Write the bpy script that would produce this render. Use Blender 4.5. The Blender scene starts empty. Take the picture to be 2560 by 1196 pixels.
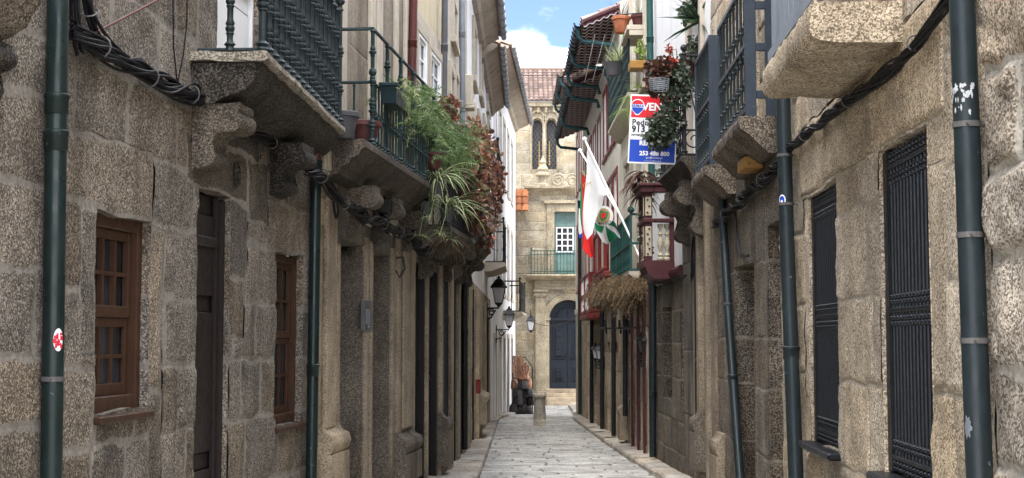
import bpy, bmesh, math, random
import numpy as np
from mathutils import Vector, Matrix

SC = bpy.context.scene
COL = SC.collection
rnd = random.Random(7)
# ------------------------------------------------------------------ camera, sky, sun, exposure
FPX = 3500.0                                    # focal length in pixels of the 2560 px wide photograph
EYE = np.array([0.0, 0.0, 1.5])
PITCH = math.atan(252.0 / FPX)
cd = bpy.data.cameras.new("camera"); cam = bpy.data.objects.new("camera", cd); COL.objects.link(cam)
cd.sensor_width = 36.0; cd.lens = FPX / 2560.0 * 36.0; cd.clip_start = 0.1; cd.clip_end = 2000.0
cam.location = EYE; cam.rotation_euler = (math.pi / 2 + PITCH, 0, 0)
SC.camera = cam
SUN_EL, SUN_AZ = math.radians(62), math.radians(192)      # azimuth clockwise from +Y: behind the camera, to the left
world = bpy.data.worlds.new("World"); SC.world = world; world.use_nodes = True
wn, wl = world.node_tree.nodes, world.node_tree.links
wn.clear()
wo = wn.new("ShaderNodeOutputWorld"); wb = wn.new("ShaderNodeBackground")
sky = wn.new("ShaderNodeTexSky"); sky.sky_type = 'NISHITA'; sky.sun_disc = False
sky.sun_elevation = SUN_EL; sky.sun_rotation = SUN_AZ; sky.air_density = 1.0; sky.dust_density = 0.6; sky.ozone_density = 1.4
tc = wn.new("ShaderNodeTexCoord"); sp = wn.new("ShaderNodeSeparateXYZ"); wl.new(tc.outputs['Generated'], sp.inputs[0])
wmap = wn.new("ShaderNodeMapping"); wmap.inputs['Scale'].default_value = (1, 1, 2.2); wl.new(tc.outputs['Generated'], wmap.inputs['Vector'])
wns = wn.new("ShaderNodeTexNoise"); wns.inputs['Scale'].default_value = 7.5; wns.inputs['Detail'].default_value = 8; wns.inputs['Roughness'].default_value = 0.56
wl.new(wmap.outputs[0], wns.inputs['Vector'])
m1 = wn.new("ShaderNodeMapRange"); m1.inputs['From Min'].default_value = 0.18; m1.inputs['From Max'].default_value = 0.262
m1.inputs['To Min'].default_value = 0.30; m1.inputs['To Max'].default_value = -0.30; wl.new(sp.outputs['Z'], m1.inputs['Value'])
m3 = wn.new("ShaderNodeMapRange"); m3.inputs['From Min'].default_value = 0.30; m3.inputs['From Max'].default_value = 0.55
m3.inputs['To Min'].default_value = 0.0; m3.inputs['To Max'].default_value = 0.36; wl.new(sp.outputs['Z'], m3.inputs['Value'])
a1 = wn.new("ShaderNodeMath"); a1.operation = 'ADD'; wl.new(wns.outputs['Fac'], a1.inputs[0]); wl.new(m1.outputs[0], a1.inputs[1])
a2 = wn.new("ShaderNodeMath"); a2.operation = 'ADD'; wl.new(a1.outputs[0], a2.inputs[0]); wl.new(m3.outputs[0], a2.inputs[1])
m2 = wn.new("ShaderNodeMapRange"); m2.interpolation_type = 'SMOOTHSTEP'
m2.inputs['From Min'].default_value = 0.42; m2.inputs['From Max'].default_value = 0.66; wl.new(a2.outputs[0], m2.inputs['Value'])
wm = wn.new("ShaderNodeMix"); wm.data_type = 'RGBA'; wm.inputs[7].default_value = (8.4, 8.6, 9.0, 1)
wl.new(m2.outputs[0], wm.inputs[0]); wt = wn.new("ShaderNodeMix"); wt.data_type = 'RGBA'; wt.blend_type = 'MULTIPLY'; wt.inputs[0].default_value = 1.0; wt.inputs[7].default_value = (0.225, 0.232, 0.355, 1); wl.new(sky.outputs[0], wt.inputs[6]); wl.new(wt.outputs[2], wm.inputs[6]); wl.new(wm.outputs[2], wb.inputs['Color'])
wb.inputs['Strength'].default_value = 0.15
wl.new(wb.outputs[0], wo.inputs[0])
sd = bpy.data.lights.new("sun", 'SUN'); sd.energy = 0.9; sd.angle = math.radians(25); sd.color = (1.0, 0.95, 0.88)
sun = bpy.data.objects.new("sun", sd); COL.objects.link(sun)
sdir = Vector((math.sin(SUN_AZ) * math.cos(SUN_EL), math.cos(SUN_AZ) * math.cos(SUN_EL), math.sin(SUN_EL)))
sun.rotation_euler = sdir.to_track_quat('Z', 'Y').to_euler(); sun.location = (-20, -30, 60)
SC.view_settings.view_transform = 'Standard'; SC.view_settings.look = 'None'
SC.view_settings.exposure = 2.6; SC.view_settings.gamma = 1.0; SC.view_settings.use_curve_mapping = False
SC.render.engine = 'CYCLES'
SC.cycles.max_bounces = 7; SC.cycles.diffuse_bounces = 5; SC.cycles.glossy_bounces = 3; SC.cycles.transmission_bounces = 3
SC.cycles.use_denoising = True

# ------------------------------------------------------------------ numbers: noise, pixels to rays, wall frames
def _h(ix, iy, iz, seed):
    n = (ix.astype(np.int64) * 374761393 + iy.astype(np.int64) * 668265263 + iz.astype(np.int64) * 2147483647 + seed * 1274126177) & 0xffffffff
    n = ((n ^ (n >> 13)) * 1274126177) & 0xffffffff
    return ((n ^ (n >> 16)) & 0xffff) / 32767.5 - 1.0
def vnoise(p, seed=0):
    p = np.asarray(p, float); i = np.floor(p); f = p - i; f = f * f * (3 - 2 * f)
    x, y, z = i[:, 0], i[:, 1], i[:, 2]; r = 0
    for dx in (0, 1):
        for dy in (0, 1):
            for dz in (0, 1):
                w = (f[:, 0] if dx else 1 - f[:, 0]) * (f[:, 1] if dy else 1 - f[:, 1]) * (f[:, 2] if dz else 1 - f[:, 2])
                r = r + w * _h(x + dx, y + dy, z + dz, seed)
    return r
def fbm(p, seed=0, oc=3):
    p = np.asarray(p, float); a, r = 1.0, 0
    for k in range(oc):
        r = r + a * vnoise(p * (2.03 ** k), seed + k * 17); a *= 0.5
    return r
CP, SP = math.cos(PITCH), math.sin(PITCH)
def ray(px, py):
    x, y = (px - 1280) / FPX, (598 - py) / FPX
    return np.array([x, CP - y * SP, SP + y * CP])
def at(px, py, Y):
    """the point of the photograph's pixel at Y metres ahead"""
    r = ray(px, py); return EYE + r * (Y / r[1])
def ground(Y): return -0.024 * min(Y, 52.0)

class Frame:
    """a vertical wall plane: s along it, n out towards the street, z up"""
    def __init__(self, p0, p1, n_sign):
        self.o = np.array([p0[0], p0[1], 0.0]); d = np.array([p1[0] - p0[0], p1[1] - p0[1], 0.0])
        self.L = np.linalg.norm(d); self.t = d / self.L
        self.n = np.array([self.t[1], -self.t[0], 0]) * n_sign
    def P(self, s, n, z): return self.o + self.t * s + self.n * n + np.array([0, 0, z])
    def A(self, s, n, z):
        s, n, z = np.broadcast_arrays(np.asarray(s, float), np.asarray(n, float), np.asarray(z, float))
        return self.o + s[..., None] * self.t + n[..., None] * self.n + z[..., None] * np.array([0, 0, 1.0])
    def pix(self, px, py, n=0.0):
        r = ray(px, py); c = self.o + self.n * n
        k = np.dot(c - EYE, self.n) / np.dot(r, self.n); p = EYE + r * k
        return float(np.dot(p - self.o, self.t)), float(p[2])
    def s(self, px, py=700, n=0.0): return self.pix(px, py, n)[0]
    def z(self, px, py, n=0.0): return self.pix(px, py, n)[1]
    def sY(self, Y): return (Y - self.o[1]) / self.t[1]
    def g(self, s): return ground(float(self.o[1] + self.t[1] * s))

# ------------------------------------------------------------------ mesh builder
class MB:
    def __init__(self): self.V, self.F, self.T, self.M, self.I, self.k = [], [], [], [], [], 0
    def add(self, V, F, tone=0.5, mort=0.0, mi=0):
        V = np.asarray(V, float).reshape(-1, 3); m = len(V)
        self.V.append(V); self.T.append(np.broadcast_to(np.asarray(tone, float), (m,))); self.M.append(np.broadcast_to(np.asarray(mort, float), (m,)))
        k = self.k; self.F.extend([tuple(int(i) + k for i in f) for f in F]); self.I.extend([mi] * len(F)); self.k += m
        return self
    def grid(self, P, tone=0.5, mort=0.0, mi=0, loop=False):
        a, b = P.shape[:2]; F = []
        for i in range(a - 1):
            for j in range(b - 1 + (1 if loop else 0)):
                j2 = (j + 1) % b; F.append((i * b + j, i * b + j2, (i + 1) * b + j2, (i + 1) * b + j))
        t = tone if np.isscalar(tone) else np.asarray(tone).ravel(); mo = mort if np.isscalar(mort) else np.asarray(mort).ravel()
        return self.add(P.reshape(-1, 3), F, t, mo, mi)
    def hexa(self, c, tone=0.5, mi=0):
        """8 corners: bottom ring then top ring"""
        return self.add(c, [(0, 3, 2, 1), (4, 5, 6, 7), (0, 1, 5, 4), (1, 2, 6, 5), (2, 3, 7, 6), (3, 0, 4, 7)], tone, 0, mi)
    def box(self, fr, s0, s1, n0, n1, z0, z1, c=0.0, tone=0.5, mi=0):
        if c <= 0:
            return self.hexa([fr.P(s0, n0, z0), fr.P(s1, n0, z0), fr.P(s1, n1, z0), fr.P(s0, n1, z0),
                              fr.P(s0, n0, z1), fr.P(s1, n0, z1), fr.P(s1, n1, z1), fr.P(s0, n1, z1)], tone, mi)
        c = min(c, (s1 - s0) * .45, (n1 - n0) * .45, (z1 - z0) * .45)
        R = []
        for z, q in ((z0, c), (z0 + c, 0), (z1 - c, 0), (z1, c)):
            a, b, d, e = s0 + q, s1 - q, n0 + q, n1 - q
            R.append([fr.P(a + c, d, z), fr.P(b - c, d, z), fr.P(b, d + c, z), fr.P(b, e - c, z), fr.P(b - c, e, z), fr.P(a + c, e, z), fr.P(a, e - c, z), fr.P(a, d + c, z)])
        k = np.array(R); self.grid(k, tone, 0, mi, loop=True)
        self.F.append(tuple(self.k - 32 + i for i in range(8))[::-1]); self.F.append(tuple(self.k - 8 + i for i in range(8))); self.I += [mi, mi]
        return self
    def tube(self, pts, r, seg=8, tone=0.5, mi=0, cap=True):
        pts = np.asarray(pts, float); m = len(pts); rr = np.broadcast_to(np.asarray(r, float), (m,)); R = []
        ref = None
        for i in range(m):
            d = pts[min(i + 1, m - 1)] - pts[max(i - 1, 0)]; d = d / (np.linalg.norm(d) + 1e-9)
            if ref is None: ref = np.array([0, 0, 1.0]) if abs(d[2]) < .9 else np.array([1.0, 0, 0])
            u = ref - d * np.dot(ref, d); u /= np.linalg.norm(u) + 1e-9; v = np.cross(d, u); ref = u
            a = np.arange(seg) * 2 * math.pi / seg
            R.append(pts[i] + rr[i] * (np.cos(a)[:, None] * u + np.sin(a)[:, None] * v))
        k = self.k; self.grid(np.array(R), tone, 0, mi, loop=True)
        if cap:
            self.F.append(tuple(k + i for i in range(seg))[::-1]); self.F.append(tuple(k + (m - 1) * seg + i for i in range(seg))); self.I += [mi, mi]
        return self
    def lathe(self, prof, c=(0, 0, 0), seg=10, tone=0.5, mi=0, sq=None):
        a = np.arange(seg) * 2 * math.pi / seg + (sq or 0)
        R = np.array([[[c[0] + r * math.cos(t), c[1] + r * math.sin(t), c[2] + z] for t in a] for r, z in prof])
        k = self.k; self.grid(R, tone, 0, mi, loop=True); m = len(prof)
        self.F.append(tuple(k + i for i in range(seg))[::-1]); self.F.append(tuple(k + (m - 1) * seg + i for i in range(seg))); self.I += [mi, mi]
        return self
    def prism(self, fr, prof, s0, s1, step=0.0, rough=0.0, seed=3, tone=0.5, mi=0, taper=None, sub=0.0):
        """profile of (n, z) points run along s; rough pushes the surface about like cut granite"""
        pr = list(prof)
        if sub:
            q = []
            for i in range(len(pr)):
                a, b = np.array(pr[i]), np.array(pr[(i + 1) % len(pr)]); k = max(1, int(np.linalg.norm(b - a) / sub))
                q += [tuple(a + (b - a) * j / k) for j in range(k)]
            pr = q
        ns = max(1, int((s1 - s0) / step)) if step else 1; m = len(pr)
        R = np.array([[fr.P(s0 + (s1 - s0) * i / ns, n, z) for n, z in pr] for i in range(ns + 1)])
        if taper: R = taper(R)
        k = self.k
        caps = []
        if rough:
            w = np.stack([fbm(R.reshape(-1, 3) * 9, seed + j, 3) for j in range(3)], 1).reshape(R.shape); R = R + w * rough
        self.grid(R, tone, 0, mi, loop=True)
        c0, c1 = R[0].mean(0), R[-1].mean(0)
        if sub:
            for ring, base in ((R[0], 0), (R[-1], 1)):
                cen = ring.mean(0); rings = [ring]
                for f in (0.75, .5, .25): 
                    q = cen + (ring - cen) * f
                    if rough: q = q + np.stack([fbm(q * 9, seed + j, 3) for j in range(3)], 1) * rough
                    rings.append(q)
                self.grid(np.array(rings), tone, 0, mi, loop=True); self.F.append(tuple(self.k - m + i for i in range(m))); self.I.append(mi)
        else:
            self.F.append(tuple(k + i for i in range(m))[::-1]); self.F.append(tuple(k + ns * m + i for i in range(m))); self.I += [mi, mi]
        return self
    def strip(self, pts, w, side, tone=0.5, mi=0):
        pts = np.asarray(pts, float); w = np.broadcast_to(np.asarray(w, float), (len(pts),))[:, None] * .5; side = np.asarray(side, float)
        P = np.stack([pts - side * w, pts + side * w], 1)
        return self.grid(P, tone, 0, mi)

def root_loc(o):
    v = Vector((0, 0, 0))
    while o is not None: v = v + o.location; o = o.parent
    return v
def obj(name, mb, mats, parent=None, smooth=False, label=None, cat=None, group=None, kind=None, weld=False, loc=None):
    V = np.concatenate(mb.V); T = np.concatenate(mb.T); M = np.concatenate(mb.M)
    if parent is None:
        base = Vector(loc) if loc is not None else Vector(((V[:, 0].min() + V[:, 0].max()) / 2, (V[:, 1].min() + V[:, 1].max()) / 2, V[:, 2].min()))
    else: base = root_loc(parent) + (Vector(loc) if loc is not None else Vector((0, 0, 0)))
    F = mb.F
    if weld:
        key = np.round(V * 2000).astype(np.int64); _, idx, inv = np.unique(key, axis=0, return_index=True, return_inverse=True)
        inv = inv.ravel(); V, T, M = V[idx], T[idx], M[idx]; F = [tuple(int(inv[i]) for i in f) for f in F]
        F = [f for f in F if len(set(f)) == len(f)]
    me = bpy.data.meshes.new(name); me.from_pydata((V - np.array(base)).tolist(), [], F)
    for nm, arr in (("tone", T), ("mort", M)):
        at_ = me.attributes.new(nm, 'FLOAT', 'POINT'); at_.data.foreach_set("value", np.ascontiguousarray(arr, dtype=np.float32))
    for m in (mats if isinstance(mats, (list, tuple)) else [mats]): me.materials.append(m)
    if len(me.materials) > 1 and not weld: me.polygons.foreach_set("material_index", mb.I)
    if smooth: me.polygons.foreach_set("use_smooth", [True] * len(me.polygons)); me.set_sharp_from_angle(angle=math.radians(48))
    me.update()
    o = bpy.data.objects.new(name, me); COL.objects.link(o)
    if parent is None: o.location = base
    else:
        o.parent = parent
        if loc is not None: o.location = loc
    tag(o, label, cat, group, kind)
    return o
def tag(o, label=None, cat=None, group=None, kind=None):
    for k, v in (("label", label), ("category", cat), ("group", group), ("kind", kind)):
        if v: o[k] = v
    return o
def thing(name, label, cat, loc, group=None):
    o = bpy.data.objects.new(name, None); COL.objects.link(o); o.location = Vector([float(c) for c in loc]); o.empty_display_size = .2
    return tag(o, label, cat, group)
def copy_part(o, world_loc, parent):
    c = o.copy(); COL.objects.link(c); c.parent = parent; c.location = Vector([float(v) for v in world_loc]) - root_loc(parent); return c

# ------------------------------------------------------------------ materials
def material(name):
    m = bpy.data.materials.new(name); m.use_nodes = True; nt = m.node_tree; nt.nodes.clear()
    out = nt.nodes.new("ShaderNodeOutputMaterial"); b = nt.nodes.new("ShaderNodeBsdfPrincipled"); nt.links.new(b.outputs[0], out.inputs[0])
    return m, nt, b
def nd(nt, typ, **kw):
    n = nt.nodes.new("ShaderNode" + typ)
    for k, v in kw.items():
        if k in n.inputs.keys() or (isinstance(k, str) and k.startswith("i_")):
            key = int(k[2:]) if k.startswith("i_") else k
            if hasattr(v, "is_linked") or isinstance(v, bpy.types.NodeSocket): nt.links.new(v, n.inputs[key])
            else: n.inputs[key].default_value = v
        else: setattr(n, k, v)
    return n
def mixc(nt, f, a, b, mode='MIX'):
    n = nt.nodes.new("ShaderNodeMix"); n.data_type = 'RGBA'; n.blend_type = mode
    for i, v in ((0, f), (6, a), (7, b)):
        if isinstance(v, bpy.types.NodeSocket): nt.links.new(v, n.inputs[i])
        else: n.inputs[i].default_value = v if i == 0 else (*v, 1)
    return n.outputs[2]
def ramp(nt, fac, stops, interp='LINEAR'):
    n = nt.nodes.new("ShaderNodeValToRGB"); n.color_ramp.interpolation = interp; e = n.color_ramp.elements
    while len(e) < len(stops): e.new(0.5)
    for k, (p, c) in enumerate(stops): e[k].position = p; e[k].color = (*c, 1) if len(c) == 3 else c
    nt.links.new(fac, n.inputs[0]); return n.outputs[0]
def mrange(nt, v, a, b, c, d, smooth=False):
    n = nt.nodes.new("ShaderNodeMapRange"); nt.links.new(v, n.inputs['Value'])
    if smooth: n.interpolation_type = 'SMOOTHSTEP'
    for k, x in (('From Min', a), ('From Max', b), ('To Min', c), ('To Max', d)): n.inputs[k].default_value = x
    return n.outputs[0]
def math_(nt, op, a, b=0.0):
    n = nt.nodes.new("ShaderNodeMath"); n.operation = op
    for i, v in ((0, a), (1, b)):
        if isinstance(v, bpy.types.NodeSocket): nt.links.new(v, n.inputs[i])
        else: n.inputs[i].default_value = v
    return n.outputs[0]
def attr(nt, name):
    n = nt.nodes.new("ShaderNodeAttribute"); n.attribute_name = name; return n.outputs['Fac']
def pos(nt, scale=(1, 1, 1)):
    g = nt.nodes.new("ShaderNodeNewGeometry"); m = nt.nodes.new("ShaderNodeMapping"); m.inputs['Scale'].default_value = scale
    nt.links.new(g.outputs['Position'], m.inputs['Vector']); return m.outputs[0]
def noise(nt, vec, scale, detail=3, rough=.55):
    n = nt.nodes.new("ShaderNodeTexNoise"); nt.links.new(vec, n.inputs['Vector']); n.inputs['Scale'].default_value = scale
    n.inputs['Detail'].default_value = detail; n.inputs['Roughness'].default_value = rough; return n.outputs['Fac']

def stone(name, dark, mid, pale, grain=60, mortar=(.30, .27, .22), gr=.5, warm=(1.05, .98, .87), bump=.6, lichen=None, mvar=.12, tone=(.75, 1.2), spread=.5, gscale=1.3):
    m, nt, b = material(name)
    p = pos(nt)
    w = nd(nt, "TexNoise", Scale=grain * .9, Detail=2.0); nt.links.new(p, w.inputs['Vector'])
    off = nd(nt, "VectorMath", operation='MULTIPLY_ADD'); nt.links.new(w.outputs['Color'], off.inputs[0]); off.inputs[1].default_value = (.6 / grain,) * 3; nt.links.new(p, off.inputs[2])
    v = nd(nt, "TexVoronoi", Scale=float(grain)); nt.links.new(off.outputs[0], v.inputs['Vector'])
    sep = nd(nt, "SeparateColor"); nt.links.new(v.outputs['Color'], sep.inputs[0])
    h = spread
    g0 = ramp(nt, sep.outputs[0], [(0.0, dark), (.5 - h * .42, dark), (.5 - h * .1, mid), (.5 + h * .28, mid), (.5 + h * .62, pale), (1.0, pale)])
    fine = noise(nt, p, grain * 2.6, 2, .7)
    g0 = mixc(nt, 1.0, g0, ramp(nt, fine, [(.25, (.55, .55, .55)), (.75, (1.3, 1.3, 1.3))]), 'MULTIPLY')
    big = noise(nt, p, 2.6, 5, .65)
    g0 = mixc(nt, 1.0, g0, ramp(nt, big, [(.28, (.62, .6, .58)), (.7, (1.2, 1.18, 1.14))]), 'MULTIPLY')
    t = attr(nt, "tone")
    tv = mrange(nt, t, -1, 1, 2 * tone[0] - tone[1], tone[1])
    cmb = nd(nt, "CombineColor"); [nt.links.new(tv, cmb.inputs[i]) for i in range(3)]
    g0 = mixc(nt, 1.0, g0, cmb.outputs[0], 'MULTIPLY')
    tw = math_(nt, 'FRACT', math_(nt, 'MULTIPLY', t, 7.31))
    g0 = mixc(nt, mrange(nt, tw, .35, .9, 0, 1), g0, mixc(nt, 1.0, g0, warm, 'MULTIPLY'))
    mo = attr(nt, "mort")
    mn = noise(nt, p, 14, 4, .7)
    mm = mrange(nt, math_(nt, 'ADD', mo, math_(nt, 'ADD', mrange(nt, mn, .3, .7, -.11, .11), mrange(nt, noise(nt, p, 2.2, 4, .65), .32, .68, -mvar, mvar))), .70, .80, 0, 1, True)
    mc = mixc(nt, 1.0, mortar, ramp(nt, noise(nt, p, 30, 3, .7), [(.3, (.6, .6, .6)), (.7, (1.25, 1.25, 1.25))]), 'MULTIPLY')
    g0 = mixc(nt, mm, g0, mc)
    gn = noise(nt, pos(nt, (1, 1, .22)), gscale, 5, .7)
    gm = mrange(nt, gn, .46, .68, 0, gr, True)
    g0 = mixc(nt, gm, g0, mixc(nt, 1.0, g0, (.27, .25, .235), 'MULTIPLY'))
    if lichen:
        ln = noise(nt, p, 1.1, 5, .75); g0 = mixc(nt, mrange(nt, ln, .58, .7, 0, .5, True), g0, lichen)
    nt.links.new(g0, b.inputs['Base Color']); b.inputs['Roughness'].default_value = .86
    b.inputs['Specular IOR Level'].default_value = .3
    hsum = math_(nt, 'ADD', math_(nt, 'MULTIPLY', sep.outputs[1], .5), math_(nt, 'ADD', fine, math_(nt, 'MULTIPLY', noise(nt, p, grain * .33, 3, .6), 2.0)))
    bp = nd(nt, "Bump", Strength=bump, Distance=.55 / grain); nt.links.new(hsum, bp.inputs['Height']); nt.links.new(bp.outputs[0], b.inputs['Normal'])
    return m
def paint(name, col, rough=.5, vary=.25, scale=6, wear=None, wearamt=.0, metal=0.0, streak=.0, bump=.15, tone=None):
    m, nt, b = material(name); p = pos(nt)
    c = mixc(nt, 1.0, col, ramp(nt, noise(nt, p, scale, 5, .65), [(.25, (1 - vary,) * 3), (.75, (1 + vary,) * 3)]), 'MULTIPLY')
    if streak:
        c = mixc(nt, mrange(nt, noise(nt, pos(nt, (1, 1, .12)), 4.5, 5, .7), .48, .72, 0, streak, True), c, mixc(nt, 1.0, c, (.38, .36, .33), 'MULTIPLY'))
    if wear: c = mixc(nt, mrange(nt, noise(nt, p, scale * 5, 6, .75), .60 - wearamt * .2, .66 - wearamt * .1, 0, .9, True), c, wear)
    if tone is not None:
        tv = mrange(nt, attr(nt, "tone"), 0, 1, tone[0], tone[1]); cmb = nd(nt, "CombineColor"); [nt.links.new(tv, cmb.inputs[i]) for i in range(3)]
        c = mixc(nt, 1.0, c, cmb.outputs[0], 'MULTIPLY')
    nt.links.new(c, b.inputs['Base Color']); b.inputs['Metallic'].default_value = metal; b.inputs['Specular IOR Level'].default_value = .28
    nt.links.new(mrange(nt, noise(nt, p, scale * 3, 4), .3, .7, rough - .1, min(1, rough + .12)), b.inputs['Roughness'])
    if bump:
        bp = nd(nt, "Bump", Strength=bump, Distance=.01); nt.links.new(noise(nt, p, scale * 8, 4, .7), bp.inputs['Height']); nt.links.new(bp.outputs[0], b.inputs['Normal'])
    return m
def leafm(name, stops, rough=.55, transl=.25):
    m, nt, b = material(name)
    c = ramp(nt, attr(nt, "tone"), stops)
    c = mixc(nt, 1.0, c, ramp(nt, noise(nt, pos(nt), 40, 3), [(.3, (.75,) * 3), (.7, (1.2,) * 3)]), 'MULTIPLY')
    nt.links.new(c, b.inputs['Base Color']); b.inputs['Roughness'].default_value = rough
    tr = nd(nt, "BsdfTranslucent"); nt.links.new(c, tr.inputs[0]); mx = nd(nt, "MixShader"); mx.inputs[0].default_value = transl
    nt.links.new(b.outputs[0], mx.inputs[1]); nt.links.new(tr.outputs[0], mx.inputs[2]); nt.links.new(mx.outputs[0], nt.nodes["Material Output"].inputs[0])
    return m
def _frost():
    m, nt, b = material('frosted_lamp_glass'); b.inputs['Base Color'].default_value = (.88, .88, .89, 1); b.inputs['Roughness'].default_value = .3
    tr = nd(nt, "BsdfTranslucent"); tr.inputs[0].default_value = (.96, .96, .97, 1); mx = nd(nt, "MixShader"); mx.inputs[0].default_value = .6
    nt.links.new(b.outputs[0], mx.inputs[1]); nt.links.new(tr.outputs[0], mx.inputs[2]); nt.links.new(mx.outputs[0], nt.nodes["Material Output"].inputs[0]); return m
def glassm(name, col=(.012, .013, .015), rough=.12):
    m, nt, b = material(name); p = pos(nt)
    c = mixc(nt, 1.0, col, ramp(nt, noise(nt, pos(nt, (1, 1, .25)), 3.0, 3), [(.35, (.4,) * 3), (.65, (2.2,) * 3)]), 'MULTIPLY')
    nt.links.new(c, b.inputs['Base Color']); b.inputs['Roughness'].default_value = rough; b.inputs['Specular IOR Level'].default_value = .6
    bp = nd(nt, "Bump", Strength=.08, Distance=.02); nt.links.new(noise(nt, p, 5, 2), bp.inputs['Height']); nt.links.new(bp.outputs[0], b.inputs['Normal'])
    return m

M = {}
M['granL'] = stone('grey_granite', (.066, .057, .047), (.175, .151, .122), (.40, .36, .30), 125, (.235, .21, .172), .66, mvar=.26, spread=.62, bump=.7)
M['granLd'] = stone('dark_granite', (.008, .007, .006), (.026, .023, .019), (.10, .088, .072), 118, (.15, .13, .1), .8, spread=.45, gscale=1.8)  # much darker granite for balcony bodies, some brackets and the lintel ring
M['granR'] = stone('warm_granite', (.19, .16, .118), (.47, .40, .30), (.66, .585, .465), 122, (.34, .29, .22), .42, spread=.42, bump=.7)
M['granRock'] = stone('pale_rough_granite', (.18, .15, .115), (.47, .41, .325), (.68, .62, .52), 105, (.48, .44, .36), .30, spread=.45, bump=1.0)
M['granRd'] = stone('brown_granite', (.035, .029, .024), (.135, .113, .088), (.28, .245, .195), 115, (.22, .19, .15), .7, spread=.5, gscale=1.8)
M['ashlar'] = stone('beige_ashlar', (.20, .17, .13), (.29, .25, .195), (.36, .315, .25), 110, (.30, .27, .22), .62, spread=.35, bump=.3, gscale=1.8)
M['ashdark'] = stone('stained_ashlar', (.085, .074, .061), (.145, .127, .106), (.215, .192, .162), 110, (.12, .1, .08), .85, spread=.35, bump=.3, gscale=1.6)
M['ashlight'] = stone('yellow_ashlar', (.26, .215, .155), (.38, .325, .24), (.46, .40, .31), 100, (.26, .23, .18), .55, spread=.3, bump=.3)
M['palegran'] = stone('pale_granite', (.34, .32, .28), (.48, .455, .41), (.57, .545, .50), 70, (.3, .28, .24), .4, spread=.35, bump=.4)
M['slabdark'] = stone('dark_moulding', (.035, .03, .025), (.072, .062, .051), (.14, .122, .10), 115, (.1, .09, .07), .7, spread=.35, bump=.3, gscale=2.2)  # darker, smoother stone for the moulded balcony slabs and their brackets
M['church'] = stone('church_stone', (.29, .255, .185), (.375, .335, .25), (.44, .40, .31), 40, (.36, .31, .23), .42, spread=.3, bump=.2, lichen=(.24, .24, .13), gscale=.8)
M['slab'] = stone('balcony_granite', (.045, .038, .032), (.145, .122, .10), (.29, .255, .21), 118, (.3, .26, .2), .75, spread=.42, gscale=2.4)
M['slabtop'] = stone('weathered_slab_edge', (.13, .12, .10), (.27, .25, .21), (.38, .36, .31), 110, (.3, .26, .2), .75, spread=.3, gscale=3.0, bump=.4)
M['paver'] = stone('street_slabs', (.32, .32, .312), (.39, .39, .38), (.46, .46, .45), 45, (.12, .12, .113), .5, warm=(1.01, 1.0, .97), spread=.32, bump=.3, tone=(.84, 1.1))
M['kerb'] = stone('kerb_granite', (.26, .24, .21), (.42, .395, .35), (.52, .49, .45), 60, (.16, .145, .12), .5, spread=.35, bump=.4)
M['plast'] = paint('white_plaster', (.72, .71, .67), .9, .06, 2.0, streak=.35, bump=.1)
M['plastw'] = paint('bright_plaster', (.70, .70, .69), .9, .04, 2.0, streak=.22, bump=.08)
M['plasty'] = paint('yellow_plaster', (.50, .43, .29), .9, .15, 1.5, streak=.7, bump=.15)
M['plastg'] = paint('grey_plaster', (.42, .38, .31), .9, .15, 1.5, streak=.7, bump=.15)
M['plastc'] = paint('cream_plaster', (.66, .62, .50), .9, .07, 2.0, streak=.35, bump=.1)
M['brown'] = paint('brown_wood_paint', (.046, .021, .010), .5, .25, 5, bump=.1)
M['darkbrown'] = paint('dark_brown_wood', (.017, .012, .010), .45, .3, 5, bump=.15)
M['blackwood'] = paint('near_black_wood', (.010, .008, .007), .45, .3, 5, bump=.15)
M['maroon'] = paint('maroon_wood', (.055, .014, .016), .5, .3, 5, bump=.15)
M['oxred'] = paint('oxblood_paint', (.16, .018, .016), .5, .2, 5, bump=.1)
M['white'] = paint('white_paint', (.80, .80, .78), .4, .04, 5, bump=.05)
M['stonetrim'] = paint('pale_stone_trim', (.44, .39, .31), .85, .15, 8, streak=.4, bump=.2)
M['greenpipe'] = paint('dark_green_paint', (.009, .018, .016), .33, .3, 3, wear=(.10, .12, .12), wearamt=-.25, bump=.06)
M['bluepipe'] = paint('blue_black_paint', (.014, .021, .023), .4, .3, 3, wear=(.16, .18, .19), wearamt=-.2, bump=.06)
M['teal'] = paint('teal_paint', (.018, .060, .062), .4, .25, 4, bump=.05)
M['redpipe'] = paint('maroon_pipe_paint', (.075, .02, .016), .4, .3, 3, bump=.05)
M['iron'] = paint('green_black_iron', (.011, .019, .020), .45, .45, 14, wear=(.07, .09, .09), wearamt=.05, bump=.3)
M['irondk'] = paint('dark_green_iron', (.010, .026, .025), .45, .3, 10, bump=.15)
M['irong'] = paint('blue_grey_iron', (.026, .036, .048), .42, .2, 8, wear=(.16, .18, .2), wearamt=-.15, bump=.15)
M['irongreen'] = paint('green_iron', (.014, .060, .052), .45, .3, 10, bump=.15)
M['black'] = paint('black_iron', (.012, .012, .013), .5, .3, 10, bump=.15)
M['bargrey'] = paint('dark_grille_paint', (.006, .008, .010), .42, .3, 12, wear=(.06, .075, .085), wearamt=-.1, bump=.15)
M['cable'] = paint('black_cable', (.006, .006, .007), .55, .4, 9, wear=(.05, .05, .055), wearamt=-.1, bump=.1)
M['greywood'] = paint('grey_painted_wood', (.22, .25, .28), .6, .2, 5, wear=(.1, .1, .1), wearamt=-.05, streak=.4, bump=.3)
M['greywood2'] = paint('weathered_plank', (.12, .10, .08), .8, .35, 6, streak=.6, bump=.4)
M['metal'] = paint('grey_metal', (.10, .095, .09), .5, .25, 7, wear=(.08, .06, .05), wearamt=.0, metal=.1)
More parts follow.
